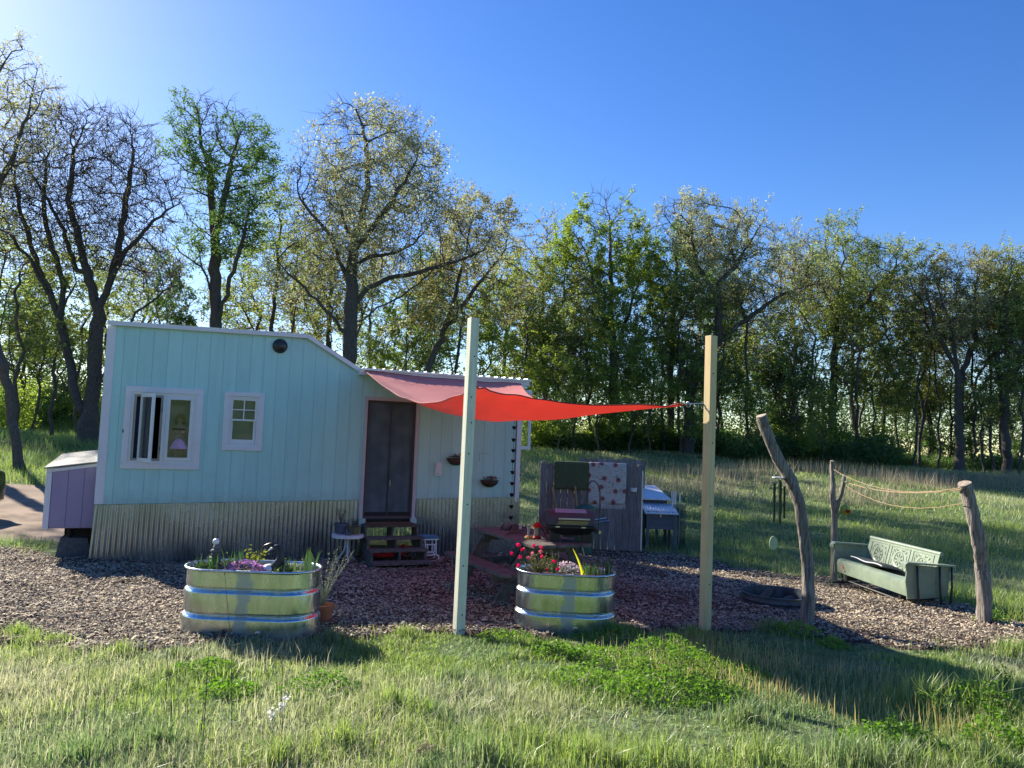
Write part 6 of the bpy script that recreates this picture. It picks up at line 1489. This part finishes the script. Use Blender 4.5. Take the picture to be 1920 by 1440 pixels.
# ------------------------------------------------------------------ trees
MT['bark'] = pm('dark_bark', (.14, .115, .095), (.06, .052, .045), rough=.95, scale=9, stretch=(3, 3, .8), bump=1, dist=.03, rnd=.15)
MT['barkgrey'] = pm('grey_bark', (.15, .125, .105), (.07, .058, .05), rough=.95, scale=9, stretch=(3, 3, .8), bump=1, dist=.03, rnd=.15)
LEAF = {
 'bronze': leafmat('leaf_bronze', (.24, .23, .10), col2=(.34, .34, .15), trans=.5),
 'beige': leafmat('leaf_beige', (.30, .31, .17), col2=(.42, .44, .25), trans=.48),
 'olive': leafmat('leaf_olive', (.19, .24, .07), col2=(.28, .33, .10), trans=.55),
 'bright': leafmat('leaf_bright', (.18, .25, .055), col2=(.30, .38, .09), trans=.58),
 'green': leafmat('leaf_green', (.10, .18, .06), col2=(.17, .26, .08), trans=.52),
 'dark': leafmat('leaf_dark', (.09, .165, .055), col2=(.14, .22, .075), trans=.55),
}
def colonize(rs, seeds, att, step, dk, iters, jit=.25, trop=.0, di=1e9):
    """seeds: list of polylines (each list of 3-vectors) joined to the nearest earlier node"""
    P = []; par = []
    for pl in seeds:
        pl = [np.array(q, float) for q in pl]
        if not P: P.append(pl[0]); par.append(-1); last = 0
        else: last = int(np.argmin([np.sum((q - pl[0]) ** 2) for q in P]))
        for k in range(1, len(pl)):
            a, b = pl[k - 1], pl[k]; n_ = max(1, int(np.linalg.norm(b - a) / step))
            for i in range(1, n_ + 1):
                q = a + (b - a) * i / n_ + rs.normal(0, step * .10, 3)
                P.append(q); par.append(last); last = len(P) - 1
    P = np.array(P); cnt = len(P); cap = 9000
    PP = np.zeros((cap, 3)); PP[:cnt] = P; par = par + [0] * (cap - cnt); nch = np.zeros(cap, int); vec = np.zeros((cap, 3))
    for i in range(1, cnt): vec[i] = PP[i] - PP[par[i]]
    D = np.sqrt(((att[:, None] - PP[None, :cnt]) ** 2).sum(-1)); near = D.argmin(1); nd = D.min(1)
    for it in range(iters):
        alive = nd > dk
        act = alive & (nd < di)
        if not act.any() or cnt > cap - 600: break
        v = att[act] - PP[near[act]]; v /= np.linalg.norm(v, axis=1)[:, None]
        acc = np.zeros((cnt, 3)); np.add.at(acc, near[act], v)
        gi = np.unique(near[act]); gi = gi[nch[gi] < 3]
        if not len(gi): break
        d = acc[gi]; l = np.linalg.norm(d, axis=1); d = d / np.maximum(l, 1e-6)[:, None]
        pv = vec[gi] / np.maximum(np.linalg.norm(vec[gi], axis=1), 1e-6)[:, None]
        d = d + .35 * pv + rs.normal(0, jit, d.shape); d[:, 2] += trop; d /= np.linalg.norm(d, axis=1)[:, None]
        new = PP[gi] + d * step
        k = len(gi); PP[cnt:cnt + k] = new; vec[cnt:cnt + k] = d * step
        for q, gg in enumerate(gi): par[cnt + q] = int(gg)
        nch[gi] += 1
        dd = np.sqrt(((att[alive][:, None] - new[None]) ** 2).sum(-1)); mi = dd.argmin(1); md = dd.min(1)
        ia = np.where(alive)[0]; better = md < nd[ia]
        nd[ia[better]] = md[better]; near[ia[better]] = cnt + mi[better]
        cnt += k
    return PP[:cnt].copy(), np.array(par[:cnt])
def radii(P, par, r0, ex=1.78, rmin=.009):
    r0 = r0 * .78
    n_ = len(P); w = np.zeros(n_); kids = np.zeros(n_, int)
    for i in range(n_ - 1, 0, -1):
        if kids[i] == 0: w[i] = 1
        w[par[i]] += w[i]; kids[par[i]] += 1
    r = r0 * (w / w[0]) ** (1 / ex)
    return np.maximum(r, rmin), kids, w
def tubes(P, par, r):
    """every segment a tapered tube, rings shared in frame so limbs read as continuous"""
    n_ = len(P); idx = np.arange(1, n_); pa = par[idx]
    d = P[idx] - P[pa]; d /= np.maximum(np.linalg.norm(d, axis=1), 1e-6)[:, None]
    D = np.zeros((n_, 3)); D[idx] = d; D[0] = (0, 0, 1)
    main = np.zeros(n_, int) - 1
    for i in idx[np.argsort(r[idx])]: main[par[i]] = i
    ismain = main[pa] == idx
    S = np.zeros((n_, 3)); S[:] = D
    for i in range(n_):
        if main[i] > 0: q = D[i] + D[main[i]]; S[i] = q / max(np.linalg.norm(q), 1e-6)
    def ring(C, dr, rad, k):
        ref = np.array((.31, .93, .17)); a = ref - dr * (dr @ ref)[:, None]; a /= np.linalg.norm(a, axis=1)[:, None]; b = np.cross(dr, a)
        t = 2 * PI * np.arange(k) / k
        return C[:, None] + rad[:, None, None] * (a[:, None] * np.cos(t)[None, :, None] + b[:, None] * np.sin(t)[None, :, None])
    Vs = []; Fs = []; off = 0
    for lo, hi, k in ((0.07, 9, 9), (.022, .07, 5), (0, .022, 3)):
        s = (r[idx] >= lo) & (r[idx] < hi)
        if not s.any(): continue
        ii = idx[s]; pp = pa[s]; mn = ismain[s]
        sr = np.where(mn, r[pp], np.minimum(r[ii] * 1.25, r[pp])); sd = np.where(mn[:, None], S[pp], D[ii])
        A = ring(P[pp], sd, sr, k); B = ring(P[ii], S[ii], r[ii], k)
        V = np.concatenate([A, B], 1).reshape(-1, 3); base = off + (np.arange(len(ii)) * 2 * k)[:, None, None]
        j = np.arange(k); q = np.stack([j, (j + 1) % k, k + (j + 1) % k, k + j], -1)[None]
        Vs.append(V); Fs.append((base + q).reshape(-1)); off += len(V)
    return np.concatenate(Vs), np.concatenate(Fs)
def make_tree(rs, seeds, blobs, natt, r0, leaf, nleaf, lsize, step=.36, dk=.45, twigs=3, twl=.7, jit=.25, trop=.02, twr=.009, iters=110, leafspread=.12, asp=.5, skip=0.0):
    """returns trunk arrays and leaf card vertices, in coordinates relative to seeds[0][0]"""
    att = []
    tot = sum(b[3] * b[4] * b[5] for b in blobs)
    for (x, y, z, rx, ry, rz) in blobs:
        k = max(8, int(natt * rx * ry * rz / tot)); q = rs.normal(0, 1, (k, 3)); q /= np.linalg.norm(q, axis=1)[:, None]
        q *= (rs.rand(k, 1) ** .45); att.append(q * (rx, ry, rz) + (x, y, z))
    att = np.concatenate(att)
    P, par = colonize(rs, seeds, att, step, dk, iters, jit, trop)
    r, kids, w = radii(P, par, r0, rmin=.012)
    # root flare
    fl = np.exp(-np.clip(P[:, 2] - P[0, 2], 0, 9) / (r0 * 1.3)); r = r * (1 + .5 * fl * (r > r0 * .4))
    V, Fq = tubes(P, par, r)
    # fine twigs
    thin = np.where((w <= 9) & (np.arange(len(P)) > 3))[0]
    src = np.repeat(thin, twigs); n_ = len(src)
    dirp = P[src] - P[par[src]]; dirp /= np.maximum(np.linalg.norm(dirp, axis=1), 1e-6)[:, None]
    dv = dirp * .6 + rs.normal(0, .62, (n_, 3)); dv[:, 2] += .18; dv /= np.linalg.norm(dv, axis=1)[:, None]
    L_ = twl * rs.uniform(.4, 1.2, n_)[:, None]
    p0 = P[src]; p1 = p0 + dv * L_ * .5 + rs.normal(0, .03, (n_, 3)); dv2 = dv + rs.normal(0, .35, (n_, 3)); p2 = p1 + dv2 * L_ * .5
    side = np.cross(dv, np.array((.2, .9, .3))); side /= np.linalg.norm(side, axis=1)[:, None]; oth = np.cross(dv, side)
    T = []
    for (p, rr) in ((p0, twr), (p1, twr * .75)):
        T += [p + side * rr, p - side * rr * .5 + oth * rr * .87, p - side * rr * .5 - oth * rr * .87]
    T.append(p2); TV = np.stack(T, 1)
    fi = np.array([0, 1, 4, 3, 1, 2, 5, 4, 2, 0, 3, 5]); ft = np.array([3, 4, 6, 4, 5, 6, 5, 3, 6])
    b_ = (np.arange(n_) * 7)[:, None] + len(V)
    loops = np.concatenate([Fq, (b_ + fi[None]).ravel(), (b_ + ft[None]).ravel()])
    sizes = np.concatenate([np.full(len(Fq) // 4, 4), np.full(n_ * 3, 4), np.full(n_ * 3, 3)])
    VV = np.concatenate([V, TV.reshape(-1, 3)])
    # leaves
    ok = np.where(vn(p2[:, 0] * .9 + 30, p2[:, 2] * .9 + p2[:, 1] * .5 + 30, 1.1, 81) + .35 * rs.rand(n_) > .66)[0]; ok = ok if len(ok) > 20 else np.arange(n_)
    lk = ok[rs.randint(0, len(ok), nleaf)]
    if skip:
        keep = vn(p0[lk][:, 0] + 50, p0[lk][:, 2] + 50, .55, 77) > skip; lk = lk[keep]
    t = (rs.beta(3.2, 1.3, len(lk)) * 1.08)[:, None]
    C = np.where(t < .5, p0[lk] + (p1[lk] - p0[lk]) * t * 2, p1[lk] + (p2[lk] - p1[lk]) * (t * 2 - 1)) + rs.normal(0, leafspread * .8, (len(lk), 3))
    LV = leaf_cards(C, lsize * rs.uniform(.55, 1.35, len(C)), rs, up=.5, aspect=asp)
    return (VV, loops, sizes), LV
def plant_tree(name, label, loc, parts, leaf, bark, group=None, rz=0):
    t = thing(name, label, 'tree', loc, rz, group)
    (VV, loops, sizes), LV = parts
    npmesh('trunk', VV, loops, sizes, MT[bark], parent=t, smooth=True)
    if len(LV): cards_obj('crown', LV, LEAF[leaf], t)
    return t
def hero(seed, name, label, Y, base, limbs, blobs, natt, r0, leaf, nleaf, lsize, depth=.75, bark='bark', **kw):
    """trunk and limbs follow points taken at distance Y; blobs are ellipsoids of the crown"""
    rs = np.random.RandomState(seed)
    b = PY(*base, Y); b.z = gz(b.x, Y) - .1
    seeds = []
    for li, l in enumerate(limbs):
        pts = []
        dz = rs.uniform(-1, 1)
        for k, (x, y) in enumerate(l):
            p = PY(x, y, Y) - b; 
            yy = 0 if li == 0 and k == 0 else dz * .5 * k / len(l) * 2 + rs.normal(0, .08)
            p.y = yy if li else yy * .4
            pts.append(tuple(p))
        if li == 0: pts[0] = (0, 0, 0)
        seeds.append(pts)
    bl = []
    for (x, y, rx, ry) in blobs:
        p = PY(x, y, Y) - b; s = Y / F; bl.append((p.x, 0, p.z, rx * s, max(rx, ry) * s * depth, ry * s))
    return plant_tree(name, label, b, make_tree(rs, seeds, bl, natt, r0, leaf, int(nleaf * (1.3 if Y > 40 else 1.0)), lsize * .86, **kw), leaf, bark)

import time as _t
_t0 = _t.time()
hero(1, 'tree', 'tree at the left picture edge with bronze young leaves high up', 27, (-120, 850), [[(-120, 850), (-110, 600), (-80, 420), (-60, 250)], [(-110, 560), (-40, 420), (20, 300)]],
     [(0, 170, 75, 95), (30, 300, 70, 90), (75, 190, 50, 60), (-60, 300, 100, 150), (10, 90, 45, 40)], 700, .30, 'beige', 12000, .11, dk=.42, twigs=3)
hero(2, 'leaning_trunk', 'bare tree leaning left at the far left with a dark trunk', 23, (42, 842), [[(42, 842), (22, 760), (0, 660), (-20, 560), (-60, 450)]], [(-70, 380, 70, 110)], 200, .17, 'beige', 800, .1)
hero(3, 'bare_tree', 'big bare many stemmed tree rising left of the house', 29, (165, 835),
     [[(165, 835), (168, 790), (172, 740), (176, 660), (184, 595), (180, 560)], [(166, 790), (143, 740), (130, 690), (122, 640), (108, 600), (96, 560), (60, 490), (20, 440), (-20, 420)],
      [(112, 605), (118, 540), (104, 470), (92, 400), (100, 320)], [(184, 595), (172, 540), (158, 470), (140, 380), (150, 300)], [(184, 590), (205, 520), (222, 455), (232, 390), (245, 310)], [(188, 575), (230, 480), (275, 435), (320, 400), (345, 385)],
      [(176, 730), (204, 690), (235, 640), (262, 590), (300, 560), (345, 535)], [(100, 560), (70, 500), (40, 400), (30, 330)], [(150, 520), (120, 430), (70, 330)], [(140, 760), (100, 700), (70, 640), (30, 610)], [(245, 620), (300, 600), (380, 560)]],
     [(110, 290, 75, 105), (215, 310, 85, 100), (290, 380, 55, 90), (40, 330, 60, 80), (150, 420, 140, 100), (280, 500, 80, 60), (20, 440, 60, 70), (165, 240, 60, 50), (250, 240, 45, 40)], 2900, .42, 'bronze', 3200, .085, step=.28, dk=.30, twigs=4, twl=.85, jit=.3, twr=.010, iters=140)
hero(4, 'tree', 'tall slender green crowned tree behind the left end of the house roof', 31, (405, 860),
     [[(405, 860), (405, 640), (402, 560), (400, 480), (395, 400), (385, 300)], [(404, 620), (430, 540), (455, 480), (470, 420)], [(402, 560), (375, 500), (320, 460), (290, 430)], [(400, 480), (420, 400), (440, 300)], [(412, 860), (418, 700), (425, 600)]],
     [(400, 250, 85, 75), (460, 290, 60, 75), (370, 220, 45, 50), (430, 350, 80, 60), (360, 310, 45, 70), (480, 390, 50, 60), (420, 440, 90, 60)], 1500, .34, 'green', 26000, .12, trop=.08, dk=.4, skip=.28, twigs=3)
hero(5, 'oak_tree', 'large oak with beige young leaves standing behind the house roof', 30, (655, 860),
     [[(655, 860), (656, 700), (658, 620), (660, 540), (662, 470), (665, 440)], [(660, 540), (640, 490), (620, 440), (585, 400), (560, 370)], [(662, 580), (690, 540), (730, 520), (790, 510), (850, 490), (905, 470)], [(662, 470), (700, 430), (740, 380), (770, 330)],
      [(664, 450), (690, 370), (692, 300), (680, 230)], [(660, 500), (690, 480), (730, 470), (770, 450)], [(662, 460), (640, 400), (625, 360)], [(656, 640), (620, 590), (570, 540), (520, 490)], [(664, 700), (700, 650), (750, 600), (800, 570), (870, 575)], [(664, 610), (710, 580), (760, 560), (830, 500)]],
     [(680, 265, 110, 75), (610, 330, 75, 70), (770, 300, 75, 70), (690, 380, 160, 90), (820, 400, 70, 60), (850, 450, 95, 60), (600, 440, 80, 70), (720, 480, 150, 60), (560, 520, 60, 60), (640, 225, 40, 35), (760, 240, 45, 35), (930, 440, 40, 40)], 3000, .38, 'beige', 34000, .115, step=.32, dk=.36, twigs=3, jit=.28, iters=150, asp=.55)
hero(6, 'tree', 'bronze leaved tree right of the big oak above the low roof', 33, (790, 860), [[(790, 860), (800, 700), (830, 620), (850, 560), (870, 480)], [(830, 620), (880, 560), (920, 500)], [(770, 860), (760, 700), (765, 560)]],
     [(880, 450, 60, 70), (930, 430, 45, 60), (900, 540, 85, 80), (830, 560, 70, 70), (950, 500, 35, 60), (900, 390, 35, 35)], 1100, .2, 'bronze', 22000, .12, dk=.42)
hero(7, 'tree', 'thin green leaved tree between the green crowned tree and the oak', 34, (500, 860), [[(500, 860), (505, 640), (520, 540), (530, 440)], [(505, 680), (470, 600), (450, 560)], [(535, 860), (545, 620), (555, 560)]],
     [(530, 400, 45, 80), (510, 480, 70, 70), (560, 560, 60, 60), (470, 560, 60, 60)], 700, .14, 'olive', 9000, .11, dk=.45)
hero(8, 'tree', 'tall bright yellow green tree, highest of the woodland edge', 46, (1148, 845), [[(1148, 845), (1150, 700), (1148, 600), (1146, 500), (1145, 420)], [(1150, 640), (1120, 560), (1100, 480)], [(1150, 660), (1180, 590), (1200, 520)]],
     [(1140, 400, 60, 50), (1100, 450, 60, 50), (1180, 440, 45, 60), (1140, 500, 95, 70), (1200, 540, 60, 60), (1090, 540, 50, 60), (1150, 620, 90, 70), (1210, 610, 45, 45)], 1800, .34, 'bright', 34000, .17, step=.5, dk=.55, skip=.22, twl=1.0, twr=.014)
hero(9, 'tree', 'dense dark green tree right of the tallest yellow green one', 47, (1258, 850), [[(1258, 850), (1256, 700), (1262, 600), (1265, 480)], [(1258, 650), (1230, 580)], [(1260, 620), (1300, 560)]],
     [(1268, 470, 45, 60), (1260, 560, 65, 70), (1300, 560, 40, 50), (1230, 500, 35, 50), (1270, 660, 70, 70)], 1000, .3, 'dark', 15000, .18, step=.5, dk=.6, twl=1.0, twr=.014)
hero(10, 'oak_tree', 'gnarled oak with beige leaves and crooked dark limbs above the right timber post', 44, (1290, 850), [[(1290, 850), (1295, 740), (1310, 680), (1350, 640)], [(1350, 640), (1345, 580), (1345, 530), (1380, 500), (1400, 460), (1420, 430)], [(1350, 640), (1400, 600), (1440, 570), (1480, 545), (1540, 530)], [(1345, 560), (1310, 500), (1300, 440)], [(1300, 720), (1380, 690), (1450, 660)], [(1380, 500), (1370, 460), (1390, 410)]],
     [(1290, 400, 60, 35), (1390, 430, 60, 45), (1340, 470, 80, 50), (1430, 470, 50, 50), (1400, 560, 90, 50), (1500, 520, 60, 50), (1270, 430, 40, 50)], 1700, .36, 'beige', 22000, .14, step=.42, dk=.48, jit=.35, twl=.9, twr=.013)
hero(11, 'tree', 'tall airy beige tree with spreading top right of the gnarled oak', 46, (1555, 870), [[(1555, 870), (1560, 760), (1565, 660), (1570, 560), (1575, 500)], [(1565, 660), (1600, 600), (1640, 540), (1690, 490)], [(1570, 600), (1540, 520)], [(1558, 740), (1500, 700), (1440, 690)], [(1540, 870), (1545, 740), (1600, 660), (1650, 640)]],
     [(1570, 450, 60, 40), (1530, 490, 60, 45), (1620, 490, 45, 55), (1570, 560, 90, 60), (1680, 500, 50, 50), (1660, 580, 70, 60)], 1700, .3, 'olive', 20000, .14, step=.45, dk=.5, jit=.3, twl=.9, twr=.013)
hero(12, 'tree', 'twin trunked tree with bronze crown near the right picture edge', 43, (1800, 875), [[(1800, 875), (1798, 780), (1795, 700), (1780, 620), (1760, 560)], [(1798, 720), (1830, 640), (1840, 560)], [(1806, 875), (1806, 780), (1840, 700), (1870, 650)], [(1795, 700), (1750, 620), (1720, 540)]],
     [(1780, 520, 60, 50), (1840, 520, 55, 55), (1730, 560, 55, 55), (1800, 600, 110, 60), (1850, 640, 60, 60)], 1700, .33, 'bronze', 19000, .13, step=.42, dk=.48, jit=.28, twl=.9, twr=.013)
hero(13, 'tree', 'green and bronze tree cut by the right picture edge', 42, (1890, 880), [[(1890, 880), (1885, 760), (1870, 660), (1890, 560)], [(1885, 740), (1930, 640), (1960, 560)]],
     [(1910, 540, 60, 60), (1950, 600, 80, 80), (1900, 680, 60, 60)], 900, .3, 'olive', 17000, .14, step=.45, dk=.5, twl=.9, twr=.013)
hero(14, 'tree', 'slender olive tree left of the tallest yellow green one', 48, (1040, 840), [[(1040, 840), (1045, 700), (1050, 600), (1060, 500)], [(1010, 840), (1000, 700), (990, 600)], [(1070, 840), (1075, 700), (1080, 560)]],
     [(1040, 490, 55, 55), (1000, 560, 50, 60), (1070, 570, 60, 70), (980, 510, 30, 40), (1030, 650, 80, 70)], 1300, .2, 'olive', 22000, .15, step=.5, dk=.58, twl=1.0, twr=.014)

# generic woodland trees: a few kinds, copied
def generic(seed, H, spread, leaf, nleaf, lsize, r0, bark='bark', low=.35, natt=520, slim=False, **kw):
    rs = np.random.RandomState(seed); seeds = [[(0, 0, 0)]]; x = y = 0
    for k in range(1, 7):
        x += rs.normal(0, .25); y += rs.normal(0, .25); seeds[0].append((x, y, H * .72 * k / 6))
    for q in range(3 if not slim else 1):
        k = rs.randint(2, 5); a = rs.uniform(0, 6.28); b = seeds[0][k]
        seeds.append([b, (b[0] + spread * .4 * math.cos(a), b[1] + spread * .4 * math.sin(a), b[2] + H * .14), (b[0] + spread * .7 * math.cos(a), b[1] + spread * .7 * math.sin(a), b[2] + H * .3)])
    bl = [(x, y, H * .84, spread * .55, spread * .55, H * .15), (x * .6 + rs.normal(0, .5), y * .6, H * .66, spread * .9, spread * .9, H * .2), (rs.normal(0, spread * .4), rs.normal(0, spread * .4), H * (low + .12), spread * .7, spread * .7, H * .16)]
    return make_tree(rs, seeds, bl, natt, r0, leaf, nleaf, lsize, step=.5, dk=.6, twl=1.0, twr=.013, **kw), leaf, bark
GEN = [generic(101, 14, 3.2, 'olive', 9000, .17, .2), generic(102, 13, 2.6, 'green', 10000, .18, .17), generic(103, 15, 3.4, 'bronze', 7000, .16, .22), generic(104, 10, 2.2, 'bright', 8000, .17, .1, low=.2), generic(105, 12, 1.6, 'olive', 3500, .16, .11, slim=True, natt=260),
       generic(106, 8, 2.2, 'dark', 8000, .18, .09, low=.15), generic(107, 14, 3.0, 'beige', 6000, .15, .2)]
KN = ['olive leaved woodland tree', 'fresh green woodland tree', 'bronze leaved woodland tree', 'bright green young woodland tree', 'slim sparse woodland sapling', 'dark green low woodland tree', 'beige leaved woodland tree']
def spot(px, lm):
    for lim, ph in lm:
        if px < lim: return ph
LM = [(0, 'outside the far left of the house'), (70, 'right of the leaning bare trunk'), (135, 'just left of the big bare tree'), (230, 'behind the big bare tree'), (360, 'above the left half of the house roof'), (480, 'beside the slender green crowned tree'), (580, 'left of the large oak'), (680, 'behind the large oak'), (780, 'right of the large oak'), (870, 'left of the tall pale post'), (935, 'just right of the tall pale post'), (975, 'above the right end of the low roof'),
      (1000, 'just right of the open bay window'), (1060, 'above the green rug'), (1100, 'above the floral rug'), (1160, 'under the tallest yellow green tree'), (1205, 'right of the tallest yellow green tree'), (1240, 'above the hen house'), (1300, 'left of the yellowish timber post'), (1345, 'behind the yellowish timber post'), (1385, 'between timber post and bent log'), (1430, 'above the top of the bent log'), (1465, 'above the wind chime'), (1500, 'right of the bent log top'),
      (1540, 'left of the forked log post'), (1590, 'above the forked log post'), (1630, 'above the far glider arm'), (1665, 'above the middle of the ropes'), (1700, 'above the glider backrest'), (1740, 'above the near glider arm'), (1775, 'left of the twin trunked tree'), (1850, 'behind the twin trunked tree'), (1890, 'above the sawn log post'), (1935, 'at the right picture edge'), (9999, 'beyond the right picture edge')]
proto = {}
def put(kind, px, Y, sc=1.0, rz=0, zoff=0):
    p = PY(px, 800, Y); loc = Vector((p.x, Y, gz(p.x, Y) - .1))
    side = 'left of the house' if px < 330 else 'behind the house' if px < 960 else 'beyond the field'
    lab = KN[kind] + ' ' + spot(px, LM)
    if kind not in proto:
        parts, leaf, bark = GEN[kind]; t = plant_tree('woodland_tree', lab, loc, parts, leaf, bark); proto[kind] = t; KIDS[t.name] = list(bpy.data.objects[c.name] for c in t.children)
    else: t = copy_tree(proto[kind]); t.location = loc; t['label'] = lab
    t['group'] = 'woodland trees ' + side
    t.rotation_euler = (0, 0, rz); t.scale = (sc, sc, sc * (1 + .1 * math.sin(px)))
rs = np.random.RandomState(77)
for (k, px, Y, sc) in [(4, 30, 33, .9), (4, 95, 30, .8), (1, 60, 44, .8), (3, 120, 40, .75), (0, -40, 38, .95), (3, 10, 46, .8), (6, 250, 45, 1.0), (1, 330, 40, .75), (4, 200, 36, .9), (4, 460, 38, 1.0), (2, 560, 44, 1.0), (4, 600, 38, .9), (0, 700, 46, .95), (3, 740, 40, .85), (1, 810, 46, .95), (4, 850, 40, 1.0), (2, 620, 40, .85), (3, 900, 42, .9),
                       (0, 960, 48, .95), (4, 985, 45, 1.0), (2, 1010, 54, 1.05), (3, 1030, 46, .8), (4, 1110, 47, 1.1), (3, 1215, 46, .9), (4, 1235, 45, 1.0), (6, 1320, 54, 1.15), (5, 1330, 46, .95), (1, 1360, 50, .9), (4, 1395, 45, 1.0), (5, 1440, 47, 1.0), (5, 1470, 45, .8), (2, 1490, 56, 1.15), (4, 1510, 45, 1.05),
                       (0, 1620, 52, 1.05), (4, 1600, 44, .95), (4, 1650, 46, 1.0), (5, 1700, 48, .8), (4, 1725, 45, 1.0), (6, 1750, 54, 1.0), (4, 1765, 45, .9), (5, 1840, 46, .7), (4, 1860, 44, 1.0), (0, 1920, 50, 1.0), (4, 1905, 41, .9), (5, 1950, 48, .9), (2, 2000, 46, 1.0), (0, 2060, 48, 1.0), (1, -140, 40, .9), (4, 1350, 45, .8), (4, 1455, 46, .9), (4, 1485, 44, .7), (4, 1525, 47, .9), (4, 1570, 46, .8), (4, 1615, 48, 1.0), (4, 1640, 45, .7), (4, 1680, 47, .9), (4, 1705, 44, .8), (4, 1740, 48, .9), (4, 1785, 47, .8), (4, 1822, 45, .9), (4, 1845, 43, .7), (4, 1880, 46, .9), (4, 1010, 47, .9), (4, 1135, 46, .9), (4, 60, 36, .7), (4, 140, 34, .75), (3, 995, 43, .62), (3, 1045, 42.5, .7), (3, 1120, 43, .75), (3, 1180, 43.5, .85), (3, 1225, 43, .6), (3, 1300, 43, .65), (4, 1080, 44, .9), (4, 1275, 44, .95), (3, 1410, 43, .55), (3, 1540, 42, .5)]:
    put(k, px + rs.normal(0, 4), Y, sc * rs.uniform(.94, 1.06), rs.uniform(0, 6.28))
for t in list(proto.values()): pass
# shrubs at the wood's foot
def shrub_mesh(seed, rx, rz, n_, leaf, ls):
    rs = np.random.RandomState(seed); q = rs.normal(0, 1, (n_, 3)); q /= np.linalg.norm(q, axis=1)[:, None]; q *= rs.rand(n_, 1) ** .4
    C = q * (rx, rx, rz) * (1 + .35 * (vn(q[:, 0] * 2, q[:, 2] * 2, 1.5, seed % 9)[:, None] - .5) * 2) + (0, 0, rz * .7); C = C[C[:, 2] > .02]
    B = MB()
    for i in range(7):
        a = rs.uniform(0, 6.28); e = rx * rs.uniform(.3, .8); B.tube([(0, 0, 0), (e * .4 * math.cos(a), e * .4 * math.sin(a), rz * .7), (e * math.cos(a), e * math.sin(a), rz * 1.4)], [.04, .025, .01], 5)
    return B, leaf_cards(C, ls * rs.uniform(.6, 1.3, len(C)), rs)
SH = [(shrub_mesh(201, 1.6, 1.3, 4200, 'green', .17), 'green'), (shrub_mesh(202, 1.9, 1.0, 4200, 'dark', .17), 'dark'), (shrub_mesh(203, 1.2, 1.7, 3600, 'bright', .16), 'bright')]
SLAB = ['medium green shrub at the foot of the wood', 'low dark green shrub at the foot of the wood', 'bright green upright shrub at the foot of the wood']
sproto = {}
def shrub(k, px, Y, sc):
    p = PY(px, 800, Y); loc = Vector((p.x, Y, gz(p.x, Y) - .05))
    if k not in sproto:
        (B, LV), lf = SH[k]; t = thing('shrub', SLAB[k], 'shrub', loc); B.build('stems', MT['bark'], t); cards_obj('foliage', LV, LEAF[lf], t); sproto[k] = t; KIDS[t.name] = list(t.children)
    else: t = copy_tree(sproto[k]); t.location = loc
    side = ' left of the house' if px < 900 else ' beyond the field'
    t['label'] = SLAB[k].replace(' at the foot of the wood', '') + ' ' + spot(px, LM); t['group'] = 'shrubs' + side
    t.rotation_euler = (0, 0, rs.uniform(0, 6.28)); t.scale = (sc,) * 3
for i in range(44):
    px = 985 + i * 15.5 + rs.normal(0, 6)
    if px < 1660: shrub(int(rs.choice([0, 1, 2, 1])), px, 46 + rs.uniform(-1.5, 3) - (2.0 if 1350 < px else 0), rs.uniform(.65, 1.15))
for px in (1680, 1715, 1745, 1860, 1640, 1950, 1770, 1810, 1835, 1885, 1910, 1660, 1700): shrub(1, px, 46 + rs.uniform(-1, 2), rs.uniform(.4, .65))
for px, Y, s, k in ((20, 36, .9, 2), (95, 40, 1.0, 0), (140, 42, 1.2, 0), (60, 50, 1.3, 2), (185, 38, .8, 2), (-30, 40, 1.1, 0), (230, 44, 1.1, 0), (1000, 44, .9, 2), (1022, 45, 1.0, 0), (1262, 20.5, .20, 1), (1235, 21, .16, 1)): shrub(k, px, Y, s)
# second rank far behind the wood
rs = np.random.RandomState(5)
n_ = 130000; X = rs.uniform(-85, 95, n_); Y = rs.uniform(70, 98, n_); hh = 4.5 + 4 * vn(X, Y, .12, 91) + 2.5 * vn(X, Y, .5, 92)
hh = hh * np.where((X < -20), .8, 1) 
C = np.stack([X, Y, g(X, Y) + hh * rs.rand(n_) ** .7], -1)
tag(cards_obj('far_woodland', leaf_cards(C, rs.uniform(.22, .5, n_), rs), leafmat('far_leaf', (.07, .11, .04), col2=(.12, .16, .06), trans=.22, gloss=0, var=.15)), 'far hazy mass of spring woodland behind the nearer trees', 'woodland', None, 'stuff')
print('trees', round(_t.time() - _t0, 1), 's')
print('tris', sum(sum(max(0, len(p.vertices) - 2) for p in me.polygons) for me in bpy.data.meshes)) if 0 else None
